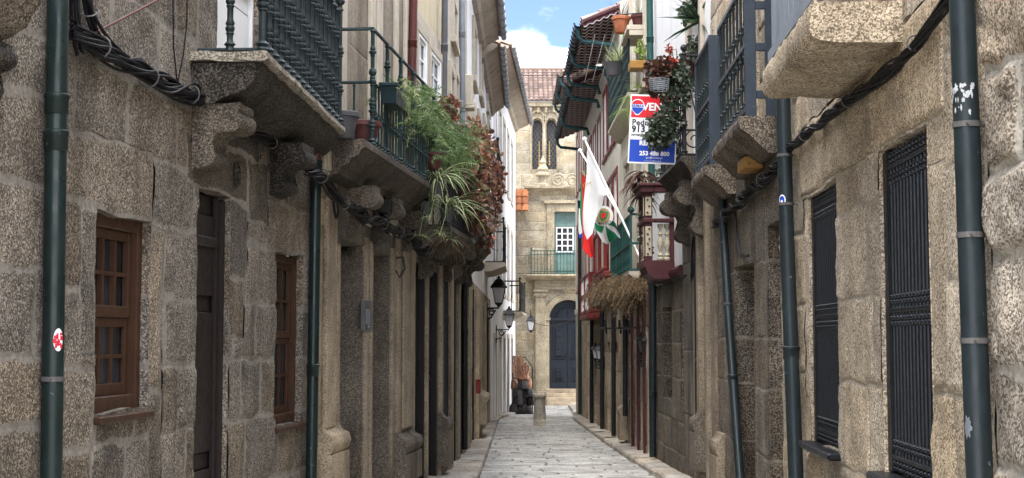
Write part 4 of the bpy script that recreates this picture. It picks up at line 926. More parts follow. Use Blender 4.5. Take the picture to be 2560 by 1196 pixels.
for i in range(8):                                                   # wrought scrolls low on the dark railing
    c = FR3.P(.45 + i * .27, nD - .04, ZD + .25); m.tube([c + (FR3.t * math.cos(a) + np.array([0, 0, 1]) * math.sin(a)) * (.03 + .07 * a / 9) for a in np.linspace(0, 9, 22)], .008, 5)
c = FR3.P(.30, nD - .16, ZD + .28); m.tube([c + (FR3.n * math.cos(a) + np.array([0, 0, 1]) * math.sin(a)) * (.04 + .10 * a / 9) for a in np.linspace(0, 9, 24)], .010, 5); m.tube([FR3.P(.3, .05, ZD + .12), FR3.P(.3, nD - .05, ZD + 1.2)], .009, 5)
obj("scrollwork", m, M['black'], balD)
# ---- granite house with two blind doors, white above, wooden gallery
hr4 = house("gallery_house", "granite fronted house with white plaster above and a carved maroon wooden gallery", FR4, 2)
oD = HR(FR4, 1703, 1733, 762, 1005, .3); oE = HR(FR4, 1655, 1680, 770, 992, .3); ZE = FR4.z(1720, 672)
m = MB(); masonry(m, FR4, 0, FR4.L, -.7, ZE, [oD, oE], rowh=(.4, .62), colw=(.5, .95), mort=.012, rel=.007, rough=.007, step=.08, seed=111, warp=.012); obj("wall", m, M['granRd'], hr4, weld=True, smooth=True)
for q in (oD, oE): window(hr4, FR4, *q[:4], -.27, M['maroon'], 2, 3, .07, .03)
m = MB(); panelwall(m, FR4, 0, FR4.L, ZE, 9.0, []); obj("wall", m, M['plastw'], hr4); upper_block(hr4, FR4, 0, FR4.L, 9.0, 9.0, M['plast'])
m = MB(); m.prism(FR4, [(-.01, ZE - .10), (.05, ZE - .1), (.09, ZE - .02), (.09, ZE + .03), (.04, ZE + .08), (-.01, ZE + .08)], 0, FR4.L - .01); obj("string_course", m, M['maroon'], hr4)
zg = 1.5 + 158 / FPX * 20.3; sg, ng = front(FR4, (1619, 690), zg + .0); gs0, gs1, gn = .95, 1.85, .42
m = MB(); m.prism(FR4, [(-.02, zg - .02), (gn - .12, zg - .02), (gn - .03, zg + .06), (gn + .01, zg + .15), (gn + .05, zg + .18), (gn + .05, zg + .25), (-.02, zg + .25)], gs0, gs1); gal = obj("gallery", m, M['maroon'], hr4)
f = MB(); zq = zg + .25
for s_ in (gs0 + .02, gs1 - .14):
    f.box(FR4, s_, s_ + .12, gn - .10, gn + .02, zq, zq + 1.02, .008)
f.box(FR4, gs0 + .02, gs0 + .12, .0, .06, zq, zq + 1.02, .008)
for z_, h_, e_ in ((zq + .56, .06, .02), (zq + 1.0, .09, .05), (zq + 1.09, .05, .08)):
    f.box(FR4, gs0 - e_, gs1 + e_, gn - .12, gn + .02 + e_, z_, z_ + h_, .01); f.box(FR4, gs0 - e_, gs0 + .13, -.0, gn - .12, z_ + .002, z_ + h_ - .002, .01)
obj("posts", f, M['maroon'], gal)
pn = MB()
for z_, h_ in ((zq + .06, .44), (zq + .66, .28)):
    pn.box(FR4, gs0 + .008, gs0 + .02, gn - .085, gn + .005, z_, z_ + h_, .003)
    for s_ in (gs0 + .04,): pn.box(FR4, s_, s_ + .08, gn + .02, gn + .03, z_, z_ + h_, .003)
o_ = obj("carved_panel", pn, M['cream'], gal)
for z_, h_, k in ((zq + .06, .44, 6), (zq + .66, .28, 3)):
    for i in range(k): dt = MB().lathe([(.002, -.014), (.014, -.008), (.016, 0), (.014, .008), (.002, .014)], FR4.P(gs0 + .004, gn - .04 + .012 * (-1) ** i, z_ + h_ * (i + .5) / k), 6); obj("carved_knob", dt, M['darkbrown'], gal)
first = None
prg = [(.045, 0), (.05, .03), (.03, .05), (.042, .08), (.02, .11), (.022, .14), (.045, .22), (.048, .27), (.03, .33), (.02, .36), (.038, .39), (.022, .42), (.02, .46), (.042, .49), (.045, .54)]
spots = [(gs0 + .07, .20), (gs0 + .07, .10)] + [(gs0 + .28 + i * .2, gn - .04) for i in range(3)]
for s_, n_ in spots:
    p = FR4.P(s_, n_, zq)
    if first is None: first = obj("baluster", MB().lathe(prg, (0, 0, 0), 10), M['cream'], gal, smooth=True, loc=Vector(p) - root_loc(gal)); _fix(first, p)
    else: copy_part(first, p, gal)
# ---- shop with wooden doors, white above
hr5 = house("wooden_door_house", "white house with maroon shop doors at street level and two green iron balconies", FR5, 3)
oo = [HR(FR5, xf, xn, 815, None, .12) for xf, xn in ((1617, 1627), (1601, 1611), (1586, 1596), (1573, 1581))]
m = MB(); masonry(m, FR5, 0, FR5.L, -.85, 2.62, oo, rowh=(.5, .8), colw=(.5, .9), mort=.01, rel=.012, rough=.006, step=.14, seed=121, warp=.006); obj("wall", m, M['ashlar'], hr5, weld=True, smooth=True)
for i, q in enumerate(oo):
    door(hr5, FR5, q[0], q[1], q[2], q[2] + .7, -.10, M['maroon'], 1); window(hr5, FR5, q[0], q[1], q[2] + .72, q[3], -.10, M['maroon'], 1, 1, .12, .03, glass=M['glassb'])
    arch = MB(); ca, cb_ = q[0], q[1]
    for t_ in np.linspace(0, math.pi, 9)[:-1]: pass
m = MB()
for px in (1614, 1598.5, 1583.5, 1630): m.box(FR5, FR5.s(px) - .06, FR5.s(px) + .06, 0, .06, -.8, 2.5, .012)
obj("post", m, M['maroon'], hr5)
base_mould(hr5, FR5, FR5.s(1569), FR5.s(1564), .08, FR5.z(1566, 1030, .1), M['ashlar'], 13, w=.1, plinth=.6)
wv = []
for s_ in (.8, 3.6): wv.append((s_, s_ + 1.2, 2.75, 5.0, .12)); wv.append((s_, s_ + 1.2, 6.0, 8.0, .12))
m = MB(); panelwall(m, FR5, 0, FR5.L, 2.62, 8.7, wv); obj("wall", m, M['plastc'], hr5); upper_block(hr5, FR5, 0, FR5.L, 8.7, 8.7, M['plast'])
for q in wv: mm_ = MB(); surround(mm_, FR5, *q[:4], .14, -.01, .06); obj("window_surround", mm_, M['stonetrim'], hr5); window(hr5, FR5, *q[:4], -.08, M['white'], 2, 4, .07, .03, glass=M['glassb'])
ZF = 1.5 + 622 / FPX * 25.0; sF0, sF1, nF = FR5.sY(24.9), FR5.sY(29.7), .28
m = MB(); m.prism(FR5, [(-.03, ZF), (nF, ZF), (nF, ZF - .06), (nF - .06, ZF - .10), (.1, ZF - .25), (-.03, ZF - .28)], sF0, sF1, step=.3, sub=.1, rough=.006); balF = obj("balcony", m, M['stonetrim'], hr5, smooth=True, weld=True, label="upper green iron balcony crowded with pots")
def lattice(parent, fr, s0_, s1_, n, z, h, mat, cell=.16):
    m = MB()
    for zz in (z + .02, z + h): m.tube([fr.P(s0_, .02, zz), fr.P(s0_, n, zz), fr.P(s1_, n, zz), fr.P(s1_, .02, zz)], .018, 6)
    k = int((s1_ - s0_) / cell)
    for i in range(k + 1):
        s = s0_ + (s1_ - s0_) * i / k; m.tube([fr.P(s, n, z), fr.P(s, n, z + h)], .009, 5)
        if i < k:
            d = (s1_ - s0_) / k; kz = int(h / (cell * 1.2))
            for j in range(kz): zz = z + h * j / kz; dz = h / kz; m.tube([fr.P(s + d * (.5 + .5 * math.sin(a)), n, zz + dz * (1 - math.cos(a)) / 2) for a in np.linspace(0, math.pi, 5)], .007, 4); m.tube([fr.P(s + d * (.5 - .5 * math.sin(a)), n, zz + dz * (1 - math.cos(a)) / 2) for a in np.linspace(0, math.pi, 5)], .007, 4)
    for s in (s0_, s1_): m.lathe([(.032, 0), (.032, .03), (.022, .05), (.022, h), (.03, h + .02), (.055, h + .06), (.065, h + .11), (.05, h + .16), (.01, h + .19)], fr.P(s, n, z), 10)
    return obj("railing", m, mat, parent)
lattice(balF, FR5, sF0 + .04, sF1 - .05, nF - .03, ZF, 1.05, M['irondk'])
ZG = 2.72; nG = .26
m = MB(); m.prism(FR5, [(-.03, ZG), (nG, ZG), (nG, ZG - .06), (nG - .06, ZG - .10), (.1, ZG - .25), (-.03, ZG - .28)], sF0, sF1, step=.3, sub=.1, rough=.006); balG = obj("balcony", m, M['stonetrim'], hr5, smooth=True, weld=True, label="lower green iron balcony with the flagpoles")
m = MB(); n = nG - .03
for zz in (.03, .5, 1.02): m.tube([FR5.P(sF0 + .04, .02, ZG + zz), FR5.P(sF0 + .04, n, ZG + zz), FR5.P(sF1 - .05, n, ZG + zz), FR5.P(sF1 - .05, .02, ZG + zz)], .022, 6)
for i in range(4): s = sF0 + .04 + (sF1 - sF0 - .09) * i / 3; m.box(FR5, s - .02, s + .02, n - .02, n + .02, ZG, ZG + 1.04)
m.lathe([(.02, 0), (.05, .02), (.065, .06), (.05, .10), (.01, .13)], FR5.P(sF0 + .04, n, ZG + 1.04), 10)
obj("railing", m, M['irongreen'], balG)
baluster_row(balG, FR5, [(sF0 + .12 + i * .13, n) for i in range(36)], ZG + .03, .99, M['irongreen'], .012, (0, .2, .5, .8, 1), 1.9, seg=6)
# ---- white houses with maroon windows and wide tile eaves
def white_front(hr, fr, EZ, over, zs, cols, floor=2.5, dn=None, plaster='plastc'):
    holes = []; 
    for c0, w_ in cols:
        for za, zb in zs: holes.append((c0, c0 + w_, za, zb, .12))
    m = MB(); masonry(m, fr, 0, fr.L, -1.2, floor, dn or [], rowh=(.4, .62), colw=(.55, 1.0), mort=.009, rel=.006, rough=.006, step=.16, seed=int(EZ * 10), warp=.008); obj("wall", m, M['ashlight'], hr, weld=True, smooth=True)
    m = MB(); panelwall(m, fr, 0, fr.L, floor, EZ + .35, holes); obj("wall", m, M[plaster], hr); upper_block(hr, fr, 0, fr.L, EZ + .35, EZ + .35, M['plast'])
    for q in holes:
        mm_ = MB(); surround(mm_, fr, *q[:4], .12, -.01, .022); obj("window_surround", mm_, M['oxred'], hr); window(hr, fr, *q[:4], -.07, M['white'], 2, 4, .07, .035, glass=M['glassb'])
    m = MB(); m.box(fr, 0, fr.L, 0, .05, floor - .1, floor + .08, .01); obj("string_course", m, M['stonetrim'], hr)
    # roof: under-tiles seen from below, tiles above, half-round gutter
    rise = .42; run = 3.2
    r = MB(); v0 = lambda s, k, up=0: fr.P(s, over - k, EZ + k * rise + up)
    E = MB(); pitch = .36; nn_ = np.linspace(-.08, over - .02, 60)
    for j in range(int(fr.L / pitch) + 1):
        s_a, s_b = -.1 + j * pitch, min(fr.L + .1, -.1 + (j + 1) * pitch)
        wv_ = .020 * np.sin(nn_ * 2 * math.pi / .155 + j * .6); base = EZ + (over - nn_) * rise
        A = np.array([fr.P(s_a, q, zb_ - .10 + w) for q, zb_, w in zip(nn_, base, wv_)]); B = np.array([fr.P(s_b, q, zb_ - .02 + w) for q, zb_, w in zip(nn_, base, wv_)])
        r.grid(np.stack([A, B])); r.grid(np.stack([A, A + np.array([0, 0, .09])])); E.tube(A + np.array([0, -.004, .004]), .013, 4)
    roof = obj("roof", r, M['undertile'], hr); obj("lime_edge", E, M['limeedge'], roof)
    t = MB(); o = fr.P(-.1, over, EZ + .05); L = math.hypot(run, run * rise); v = (fr.P(-.1, over - run, EZ + .05 + run * rise) - o) / L
    nu = int((fr.L + .2) / .26); tiles(t, o, fr.t, v, nu, 8, (fr.L + .2) / nu, .42, .08, 5, 5); t.add([o, o + fr.t * (fr.L + .2), o + fr.t * (fr.L + .2) + v * L, o + v * L], [(0, 1, 2, 3)])
    obj("tile_slope", t, M['tileold'], roof)
    b = MB(); b.prism(fr, [(over - .02, EZ - .07), (over + .0, EZ - .07), (over + .0, EZ + .07), (over - .02, EZ + .07)], -.1, fr.L + .1); b.tube([v0(-.12, 0, .02), v0(-.12, run, .02)], .05, 6); obj("barge_board", b, M['maroon'], roof)
    g = MB()
    c1 = [[fr.P(s, over + .09 + .085 * math.cos(a), EZ + .0 + .09 * math.sin(a)) for a in np.linspace(math.pi, 2 * math.pi, 7)] + [fr.P(s, over + .09 + .077 * math.cos(a), EZ + .082 * math.sin(a)) for a in np.linspace(2 * math.pi, math.pi, 7)] for s in np.linspace(-.1, fr.L + .1, 9)]
    g.grid(np.array(c1), loop=True)
    for s in np.arange(0, fr.L, .42): g.tube([fr.P(s, over + .09 + .1 * math.cos(a), EZ + .105 * math.sin(a)) for a in np.linspace(math.pi * .95, 2.05 * math.pi, 7)], .012, 4)
    obj("gutter", g, M['bluepipe'], roof)
    for s in (.15, fr.L * .52, fr.L - .2):
        d = MB(); d.tube([fr.P(s, over + .09, EZ - .08), fr.P(s, over + .08, EZ - .25), fr.P(s, over - .02, EZ - .36), fr.P(s + .05, .12, EZ - .42), fr.P(s + .05, .08, EZ - .6)], .05, 8); obj("downpipe_elbow", d, M['teal'], roof, smooth=True)
    return holes
hr6 = house("maroon_window_house", "white house with maroon windows under wide wavy tile eaves", FR6, 2)
white_front(hr6, FR6, 8.35, .80, [(3.1, 5.2), (6.0, 7.6)], [(.7, 1.1), (2.3, 1.1), (3.9, 1.1)], dn=[(.9, 1.9, -.85, 1.45, .25), (3.2, 4.2, -.85, 1.45, .25)])
for q in ((.9, 1.9), (3.2, 4.2)): door(hr6, FR6, q[0], q[1], -.85, 1.45, -.22, M['darkbrown'], 2)
hr7 = house("lower_maroon_house", "lower cream house with red timber balcony and wavy tile eaves farther along", FR7, 4)
white_front(hr7, FR7, 8.05, .76, [(3.0, 5.0), (5.8, 7.3)], [(.8, 1.1), (2.8, 1.1), (4.8, 1.1), (6.8, 1.1), (8.2, .9)], dn=[(3.0, 4.0, -1.0, 1.4, .2), (6.4, 7.3, -1.0, 1.4, .2)])
for q in ((3.0, 4.0), (6.4, 7.3)): door(hr7, FR7, q[0], q[1], -1.0, 1.4, -.18, M['darkbrown'], 2)
hr8 = house("end_house", "last house on the right, its high eave rising behind the lower roofs", FR8, 3)
white_front(hr8, FR8, 10.1, .64, [(3.2, 5.4), (6.6, 8.6)], [(1.0, 1.1), (3.2, 1.1)])
# red timber balcony on the lower house
zb_ = FR7.z(1478, 795, .35); sb0 = .1
m = MB(); m.box(FR7, sb0, 4.6, 0, .38, zb_, zb_ + .14, .02); bt = obj("balcony", m, M['oxred'], hr7, label="red timber balcony")
m = MB()
for s in np.linspace(sb0 + .05, 4.5, 3): m.box(FR7, s - .05, s + .05, .27, .37, zb_ + .14, zb_ + 1.15, .008)
for z in (.2, .66, 1.15): m.box(FR7, sb0, 4.6, .28, .36, zb_ + z - .035, zb_ + z + .035, .008); m.box(FR7, sb0, sb0 + .08, 0, .28, zb_ + z - .033, zb_ + z + .033, .008)
obj("railing", m, M['oxred'], bt)
m = MB()
for s in np.linspace(sb0 + .3, 4.3, 12): m.box(FR7, s - .025, s + .025, .30, .34, zb_ + .24, zb_ + 1.1)
obj("slat_panel", m, M['white'], bt)
zb2 = FR6.z(1490, 705, .3)
m = MB(); m.box(FR6, 1.0, 5.2, 0, .3, zb2, zb2 + .14, .02); bt = obj("balcony", m, M['oxred'], hr6, label="red timber balcony behind the flags")
m = MB()
for s in np.linspace(1.05, 5.1, 3): m.box(FR6, s - .03, s + .03, .22, .28, zb2 + .14, zb2 + 1.15, .006)
for z in (.2, 1.15): m.box(FR6, 1.0, 5.2, .21, .29, zb2 + z - .035, zb2 + z + .035, .008)
obj("railing", m, M['oxred'], bt)
# ================================================================== CHURCH AT THE END
class FaceFrame(Frame):
    def __init__(self, Y): self.o = np.array([0, Y, 0.0]); self.t = np.array([1.0, 0, 0]); self.n = np.array([0, -1.0, 0]); self.L = 20
    def g(self, s): return ground(self.o[1])
FC = FaceFrame(60.0); gz = ground(60)
ch = thing("church", "old stone church front closing the street, with arched blue door and green balcony door", "church", (3, 60, gz))
zst = FC.z(1400, 972); dc = FC.s(1421, 800); dr = FC.s(1469, 800) - dc; zs_ = FC.z(1400, 798)
bdC = (FC.s(1386, 600), FC.s(1386, 600) + 1.75, FC.z(1400, 684), FC.z(1400, 530), .25)
m = MB(); zc_top = FC.z(1350, 470)
masonry(m, FC, -9, 12, gz - .1, zc_top, [bdC, (dc - dr, dc + dr, gz, zs_ + dr, 0)], rowh=(.34, .48), colw=(.6, 1.3), mort=.013, rel=.014, rough=.010, step=.3, seed=131, warp=.008); obj("wall", m, M['church'], ch, weld=True)
# arch spandrels and ring
m = MB(); ang = np.linspace(0, math.pi, 25)
for a, b in zip(ang, ang[1:]):
    pa, pb = (dc + dr * math.cos(a), zs_ + dr * math.sin(a)), (dc + dr * math.cos(b), zs_ + dr * math.sin(b)); ro = dr * 1.32
    def out(a): k = min(1 / max(abs(math.cos(a)), 1e-6), 1 / max(math.sin(a), 1e-6)); return (dc + dr * math.cos(a) * k, zs_ + dr * math.sin(a) * k)
    oa, ob = out(a), out(b)
    m.add([FC.P(pa[0], .01, pa[1]), FC.P(oa[0], .01, oa[1]), FC.P(ob[0], .01, ob[1]), FC.P(pb[0], .01, pb[1])], [(0, 1, 2, 3)]); m.add([FC.P(pa[0], .09, pa[1]), FC.P(pb[0], .09, pb[1]), FC.P(pb[0], -.4, pb[1]), FC.P(pa[0], -.4, pa[1])], [(0, 1, 2, 3)])
    qa, qb = (dc + ro * math.cos(a), zs_ + ro * math.sin(a)), (dc + ro * math.cos(b), zs_ + ro * math.sin(b))
    m.add([FC.P(pa[0], .09, pa[1]), FC.P(qa[0], .09, qa[1]), FC.P(qb[0], .09, qb[1]), FC.P(pb[0], .09, pb[1])], [(0, 1, 2, 3)]); m.add([FC.P(qa[0], .09, qa[1]), FC.P(qb[0], .09, qb[1]), FC.P(qb[0], 0, qb[1]), FC.P(qa[0], 0, qa[1])], [(0, 1, 2, 3)])
for s_ in (-1, 1): x0, x1 = sorted((dc + s_ * dr, dc + s_ * dr * 1.32)); m.box(FC, x0, x1, -.4, .09, zst - .1, zs_ - .06, .01); m.box(FC, x0 - .05, x1 + .05, -.4, .14, zs_ - .06, zs_ + .05, .01)
obj("door_arch", m, M['church'], ch)
m = MB(); m.box(FC, dc - dr, dc + dr, -.36, -.30, zst, zs_)
Pf = [FC.P(dc, -.3, zs_)] + [FC.P(dc + dr * math.cos(a), -.3, zs_ + dr * math.sin(a)) for a in ang]; m.add(Pf, [(0, i, i + 1) for i in range(1, 25)])
m.box(FC, dc - dr, dc + dr, -.3, -.18, zs_ - .08, zs_ + .06, .02)
for sg in (-1, 1):
    x0, x1 = sorted((dc + sg * .16, dc + sg * (dr - .16))); H_ = zs_ - zst
    for a_, b_ in ((.10, .32), (.42, .90)):
        m.box(FC, x0, x1, -.3, -.265, zst + H_ * a_, zst + H_ * b_, .03); m.box(FC, x0 + .09, x1 - .09, -.265, -.21, zst + H_ * a_ + .1, zst + H_ * b_ - .1, .05)
        for k in range(5): zz = zst + H_ * a_ + .16 + (H_ * (b_ - a_) - .36) * k / 4; m.box(FC, x0 + .14, x1 - .14, -.21, -.19, zz, zz + .05, .012)
m.box(FC, dc - .03, dc + .03, -.3, -.25, zst, zs_ - .08, .01); m.tube([FC.P(dc + dr * .55 * math.cos(a), -.28, zs_ + .08 + dr * .55 * math.sin(a)) for a in ang], .05, 6); m.box(FC, dc - .02, dc + .02, -.3, -.26, zs_, zs_ + dr * .98)
dcr = obj("door", m, M['doorblue'], ch, label="arched blue black double door")
for sg in (-1, 1):
    rg = MB(); c = FC.P(dc + sg * .10, -.22, zst + 1.35); rg.tube([c + np.array([.05 * math.cos(a), -.02, .05 * math.sin(a)]) for a in np.linspace(0, 2 * math.pi, 13)], .011, 5, cap=False); rg.lathe([(.002, -.03), (.03, -.02), (.035, 0), (.03, .02), (.002, .03)], c, 8); obj("handle", rg, M['black'], dcr)
for i in range(4):
    m = MB(); h_ = (zst - gz) / 4; m.prism(FC, [(-.4, gz - .1), (.1 + .33 * (4 - i), gz - .1 + 0), (.1 + .33 * (4 - i), gz + h_ * (i + 1) - .03), (.07 + .33 * (4 - i), gz + h_ * (i + 1)), (-.4, gz + h_ * (i + 1) - .004 * i)], dc - dr - .15 - .0 * i, 5.5, step=.4, rough=.008, sub=.12, seed=i); obj("step", m, M['ashlight'], ch, smooth=True, weld=True)
# pilaster, entablature, balcony, upper order
px0, px1 = FC.s(1338, 800), FC.s(1364, 800)
m = MB(); zp = FC.z(1350, 725); m.box(FC, px0, px1, 0, .22, zst - .1, zp - .32, .015); m.box(FC, px0 - .09, px1 + .09, 0, .30, gz - .1, zst - .1, .02)
for k, (e, a_, b_) in enumerate(((.04, .32, .26), (.07, .26, .17), (.02, .17, .10), (.10, .10, 0))): m.box(FC, px0 - e, px1 + e, 0, .22 + e, zp - a_, zp - b_, .012)
obj("pilaster", m, M['church'], ch)
m = MB(); m.box(FC, px0 - .02, 6, 0, .22, zp + .004, zp + .16, .01); m.box(FC, px0 - .06, 6, 0, .30, zp + .16, zp + .22, .01); m.box(FC, px0 - .03, 6, 0, .19, zp + .22, FC.z(1350, 700), .01); obj("entablature", m, M['church'], ch)
Zc = FC.z(1350, 686, .7); m = MB(); m.prism(FC, [(0, Zc), (.72, Zc), (.74, Zc - .06), (.66, Zc - .12), (.60, Zc - .16), (.3, Zc - .24), (0, Zc - .26)], FC.s(1316, 690, .7), 6, step=.3, rough=.01, sub=.1, seed=3); bc = obj("balcony", m, M['church'], ch, smooth=True, weld=True)
br0 = FC.s(1328, 650, .65); railing(bc, FC, br0, 5.8, .03, .66, Zc + .01, FC.z(1350, 628, .65) - Zc, M['irongreen'], rail=.016, gap=.14, collars=(0, .25, .8, 1), r=.011, post=.02, mids=(.12, .85))
mm_ = MB(); surround(mm_, FC, *bdC[:4], .32, -.02, .10, sill=False); mm_.box(FC, bdC[0] - .45, bdC[1] + .45, 0, .2, bdC[3] + .34, bdC[3] + .48, .02); obj("door_surround", mm_, M['church'], ch)
m = MB(); m.box(FC, bdC[0], bdC[1], -.25, -.2, bdC[2], bdC[3]); mid = (bdC[0] + bdC[1]) / 2
for x0, x1 in ((bdC[0] + .08, mid - .05), (mid + .05, bdC[1] - .08)): m.box(FC, x0, x1, -.2, -.17, bdC[2] + .12, bdC[2] + .85, .03)
m.box(FC, bdC[0], bdC[1], -.2, -.16, bdC[3] - .62, bdC[3] - .52, .01); m.box(FC, mid - .03, mid + .03, -.2, -.16, bdC[2], bdC[3] - .62, .01)
gd = obj("balcony_door", m, M['doorgreen'], ch, label="grey green balcony door with white glazing")
for x0, x1 in ((bdC[0] + .1, mid - .06), (mid + .06, bdC[1] - .1)):
    g = MB(); g.box(FC, x0, x1, -.2, -.18, bdC[2] + .95, bdC[3] - .68); o_ = obj("pane", g, M['glass'], gd)
    g = MB()
    for i in range(4): x = x0 + (x1 - x0) * i / 3; g.box(FC, x - .025, x + .025, -.18, -.15, bdC[2] + .92, bdC[3] - .65)
    for i in range(5): z = bdC[2] + .94 + (bdC[3] - .67 - bdC[2] - .94) * i / 4; g.box(FC, x0 - .02, x1 + .02, -.18, -.152, z - .025, z + .025)
    obj("glazing_bars", g, M['white'], gd)
# cornice with moss, frieze scroll
m = MB(); m.prism(FC, [(0, zc_top - .35), (.08, zc_top - .3), (.12, zc_top - .2), (.30, zc_top - .12), (.42, zc_top - .05), (.42, zc_top + .04), (.0, zc_top + .10)], FC.s(1312, 480), 8, step=.3, rough=.015, sub=.08, seed=7); obj("cornice", m, M['church'], ch, smooth=True, weld=True)
m = MB()
for k in range(2):
    c = FC.P(FC.s(1395 + 36 * k, 458), .05, FC.z(1395, 452)); sgn = 1 if k == 0 else -1
    m.tube([c + np.array([sgn * (.30 - .022 * a) * math.cos(a), -.05, (.30 - .022 * a) * math.sin(a)]) for a in np.linspace(0, 11, 30)], .05, 6)
c = FC.P(FC.s(1308, 527), .18, FC.z(1308, 527)); m.tube([c + np.array([(.20 - .016 * a) * math.cos(a), -.08, (.20 - .016 * a) * math.sin(a)]) for a in np.linspace(0, 10, 26)], .045, 6)
obj("volute", m, M['church'], ch)
m = MB(); m.lathe([(.30, 0), (.30, .12), (.20, .18), (.22, .45), (.34, .5), (.34, .58), (.18, .66), (.24, .78), (.12, 1.0), (.15, 1.08), (.04, 1.3), (.005, 1.4)], FC.P(FC.s(1357, 470), .15, zc_top), 10); obj("pinnacle", m, M['church'], ch)
m = MB(); o = FC.P(-1.2, .80, FC.z(1300, 528, .8)); v = np.array([0, .42, .9]); tiles(m, o, np.array([1.0, 0, 0]), v / np.linalg.norm(v), 7, 3, .27, .34, .09, 4); m.add([o, o + np.array([1.9, 0, 0]), o + np.array([1.9, .44, .94]), o + np.array([0, .44, .94])], [(0, 1, 2, 3)]); obj("side_roof", m, M['tileo'], ch)
# upper church: twin lancets, corbel table, roof
FU = FaceFrame(63.0); zu0, zu1 = zc_top - .6, FU.z(1340, 262)
lan = [(FU.s(1331, 360), FU.s(1356, 360)), (FU.s(1366, 360), FU.s(1391, 360))]; zl0, zl1 = FU.z(1340, 424), FU.z(1340, 300)
m = MB(); masonry(m, FU, -6, 9, zu0, zu1, [(a, b, zl0, zl1, .3) for a, b in lan], rowh=(.45, .6), colw=(.8, 1.4), mort=.012, rel=.012, rough=.008, step=.35, seed=141, warp=.006); obj("upper_wall", m, M['church'], ch, weld=True)
for a, b in lan:
    c_, r_ = (a + b) / 2, (b - a) / 2; zsp = zl1 - r_ * 1.25
    m = MB(); m.box(FU, a, b, -.28, -.22, zl0, zl1); w_ = obj("lancet_window", m, M['darkpane'], ch)
    m = MB()
    for sg in (-1, 1):
        pts = [(c_ + sg * r_ * math.cos(t), zsp + 1.25 * r_ * math.sin(t)) for t in np.linspace(0, math.pi / 2, 9)]
        for (x0, z0_), (x1, z1_) in zip(pts, pts[1:]): xe = c_ + sg * r_ * 1.05; m.add([FU.P(x0, .02, z0_), FU.P(xe, .02, z0_), FU.P(xe, .02, z1_ + .02), FU.P(x1, .02, z1_ + .02)], [(0, 1, 2, 3)]); m.add([FU.P(x0, .02, z0_), FU.P(x1, .02, z1_), FU.P(x1, -.22, z1_), FU.P(x0, -.22, z0_)], [(0, 1, 2, 3)])
        m.tube([FU.P(c_ + sg * (r_ + .07) * math.cos(t), .05, zsp + (1.25 * r_ + .1) * math.sin(t)) for t in np.linspace(-.0, math.pi / 2, 9)], .04, 6); m.tube([FU.P(c_ + sg * (r_ + .07), .05, zl0 - .05), FU.P(c_ + sg * (r_ + .07), .05, zsp)], .04, 6)
    obj("window_arch", m, M['church'], w_)
    m = MB(); hh = zl1 - zl0; st_ = .26
    for k in range(-3, 11):
        for sg in (1, -1):
            z_ = zl0 + k * st_; x0, x1 = (a, b) if sg > 0 else (b, a); z1_ = z_ + (b - a) * 1.5; t0, t1 = max(0, (zl0 - z_) / (z1_ - z_)), min(1, (zl1 - .1 - z_) / (z1_ - z_))
            if t1 > t0: m.tube([FU.P(x0 + (x1 - x0) * t0, -.2, z_ + (z1_ - z_) * t0), FU.P(x0 + (x1 - x0) * t1, -.2, z_ + (z1_ - z_) * t1)], .009, 4)
    obj("leading", m, M['lead'], w_)
    m = MB()
    for t in np.linspace(0, 1, 9): c = FU.P(b - .14 if a < 1.5 else a + .14, -.205, zl0 + .25 + 1.0 * t); m.lathe([(.002, -.07), (.045 * (1 - t * .5), -.02), (.05 * (1 - t * .5), .02), (.002, .07)], c, 8)
    obj("gilded_figure", m, M['gold'], w_)
m = MB(); m.box(FU, -6, 9, 0, .25, zu1 - .12, zu1 + .12, .03)
for k in range(40): x = -5 + k * .36; m.box(FU, x, x + .14, 0, .2, zu1 - .42, zu1 - .12, .04)
for k in range(2): c_ = (lan[k][0] + lan[k][1]) / 2; m.tube([FU.P(c_ + .335 * math.cos(t), .05, zl1 - .02 + .42 * math.sin(t)) for t in np.linspace(.0, math.pi, 15)], .055, 6)
obj("corbel_table", m, M['church'], ch)
m = MB(); o = FU.P(-5, .35, zu1 + .1); v = np.array([0, .85, .53]); v = v / np.linalg.norm(v); tiles(m, o, np.array([1.0, 0, 0]), v, 56, 11, .222, .34, .075, 6); L = 3.85; m.add([o, o + np.array([12.4, 0, 0]), o + np.array([12.4, 0, 0]) + v * L, o + v * L], [(0, 1, 2, 3)]); obj("roof", m, M['tile'], ch)
m = MB(); m.tube([o + v * L + np.array([x, 0, .03]) for x in (0, 12.4)], .12, 8); obj("ridge", m, M['tile'], ch)
m = MB(); m.box(FU, -6, 9, -8, -.5, zu0, zu1 - .3); m.box(FC, -9, 12, -2.4, -.5, gz - .1, zc_top - .5); obj("church_body", m, M['church'], ch)
# ================================================================== THINGS IN THE STREET
# ---- drainpipes (left to right)
p1 = drainpipe(FL, [(145, 0), (128, 1196)], .053, .075, M['greenpipe'], "thick dark green drainpipe nearest on the left, with a round red and white sticker", [(146, 262), (143, 352)], [(129, 948)])
p2 = drainpipe(FL, [(790, 415), (778, 1196)], .050, .075, M['greenpipe'], "dark green drainpipe between the brown sash windows and the pale pilaster", [(791, 405), (782, 925)], [], top=0)
s_, z_ = FL.pix(791, 410, .075); m = MB().tube([FL.P(s_, .075, z_ - .05), FL.P(s_, .075, 8.0)], .046, 16); obj("upper_pipe", m, M['redpipe'], p2, smooth=True, label="maroon upper length")
drainpipe(FL, [(1112, 640), (1112, 1160)], .050, .07, M['black'], "black drainpipe beside the dark shop doors, below the spider plants", [(1112, 800)], [], top=1.0, bottom=0)
drainpipe(FL4, [(1162, 640), (1162, 1124)], .050, .07, M['black'], "black drainpipe under the red brown vine on the left", [(1162, 830)], [], top=.6, bottom=0)
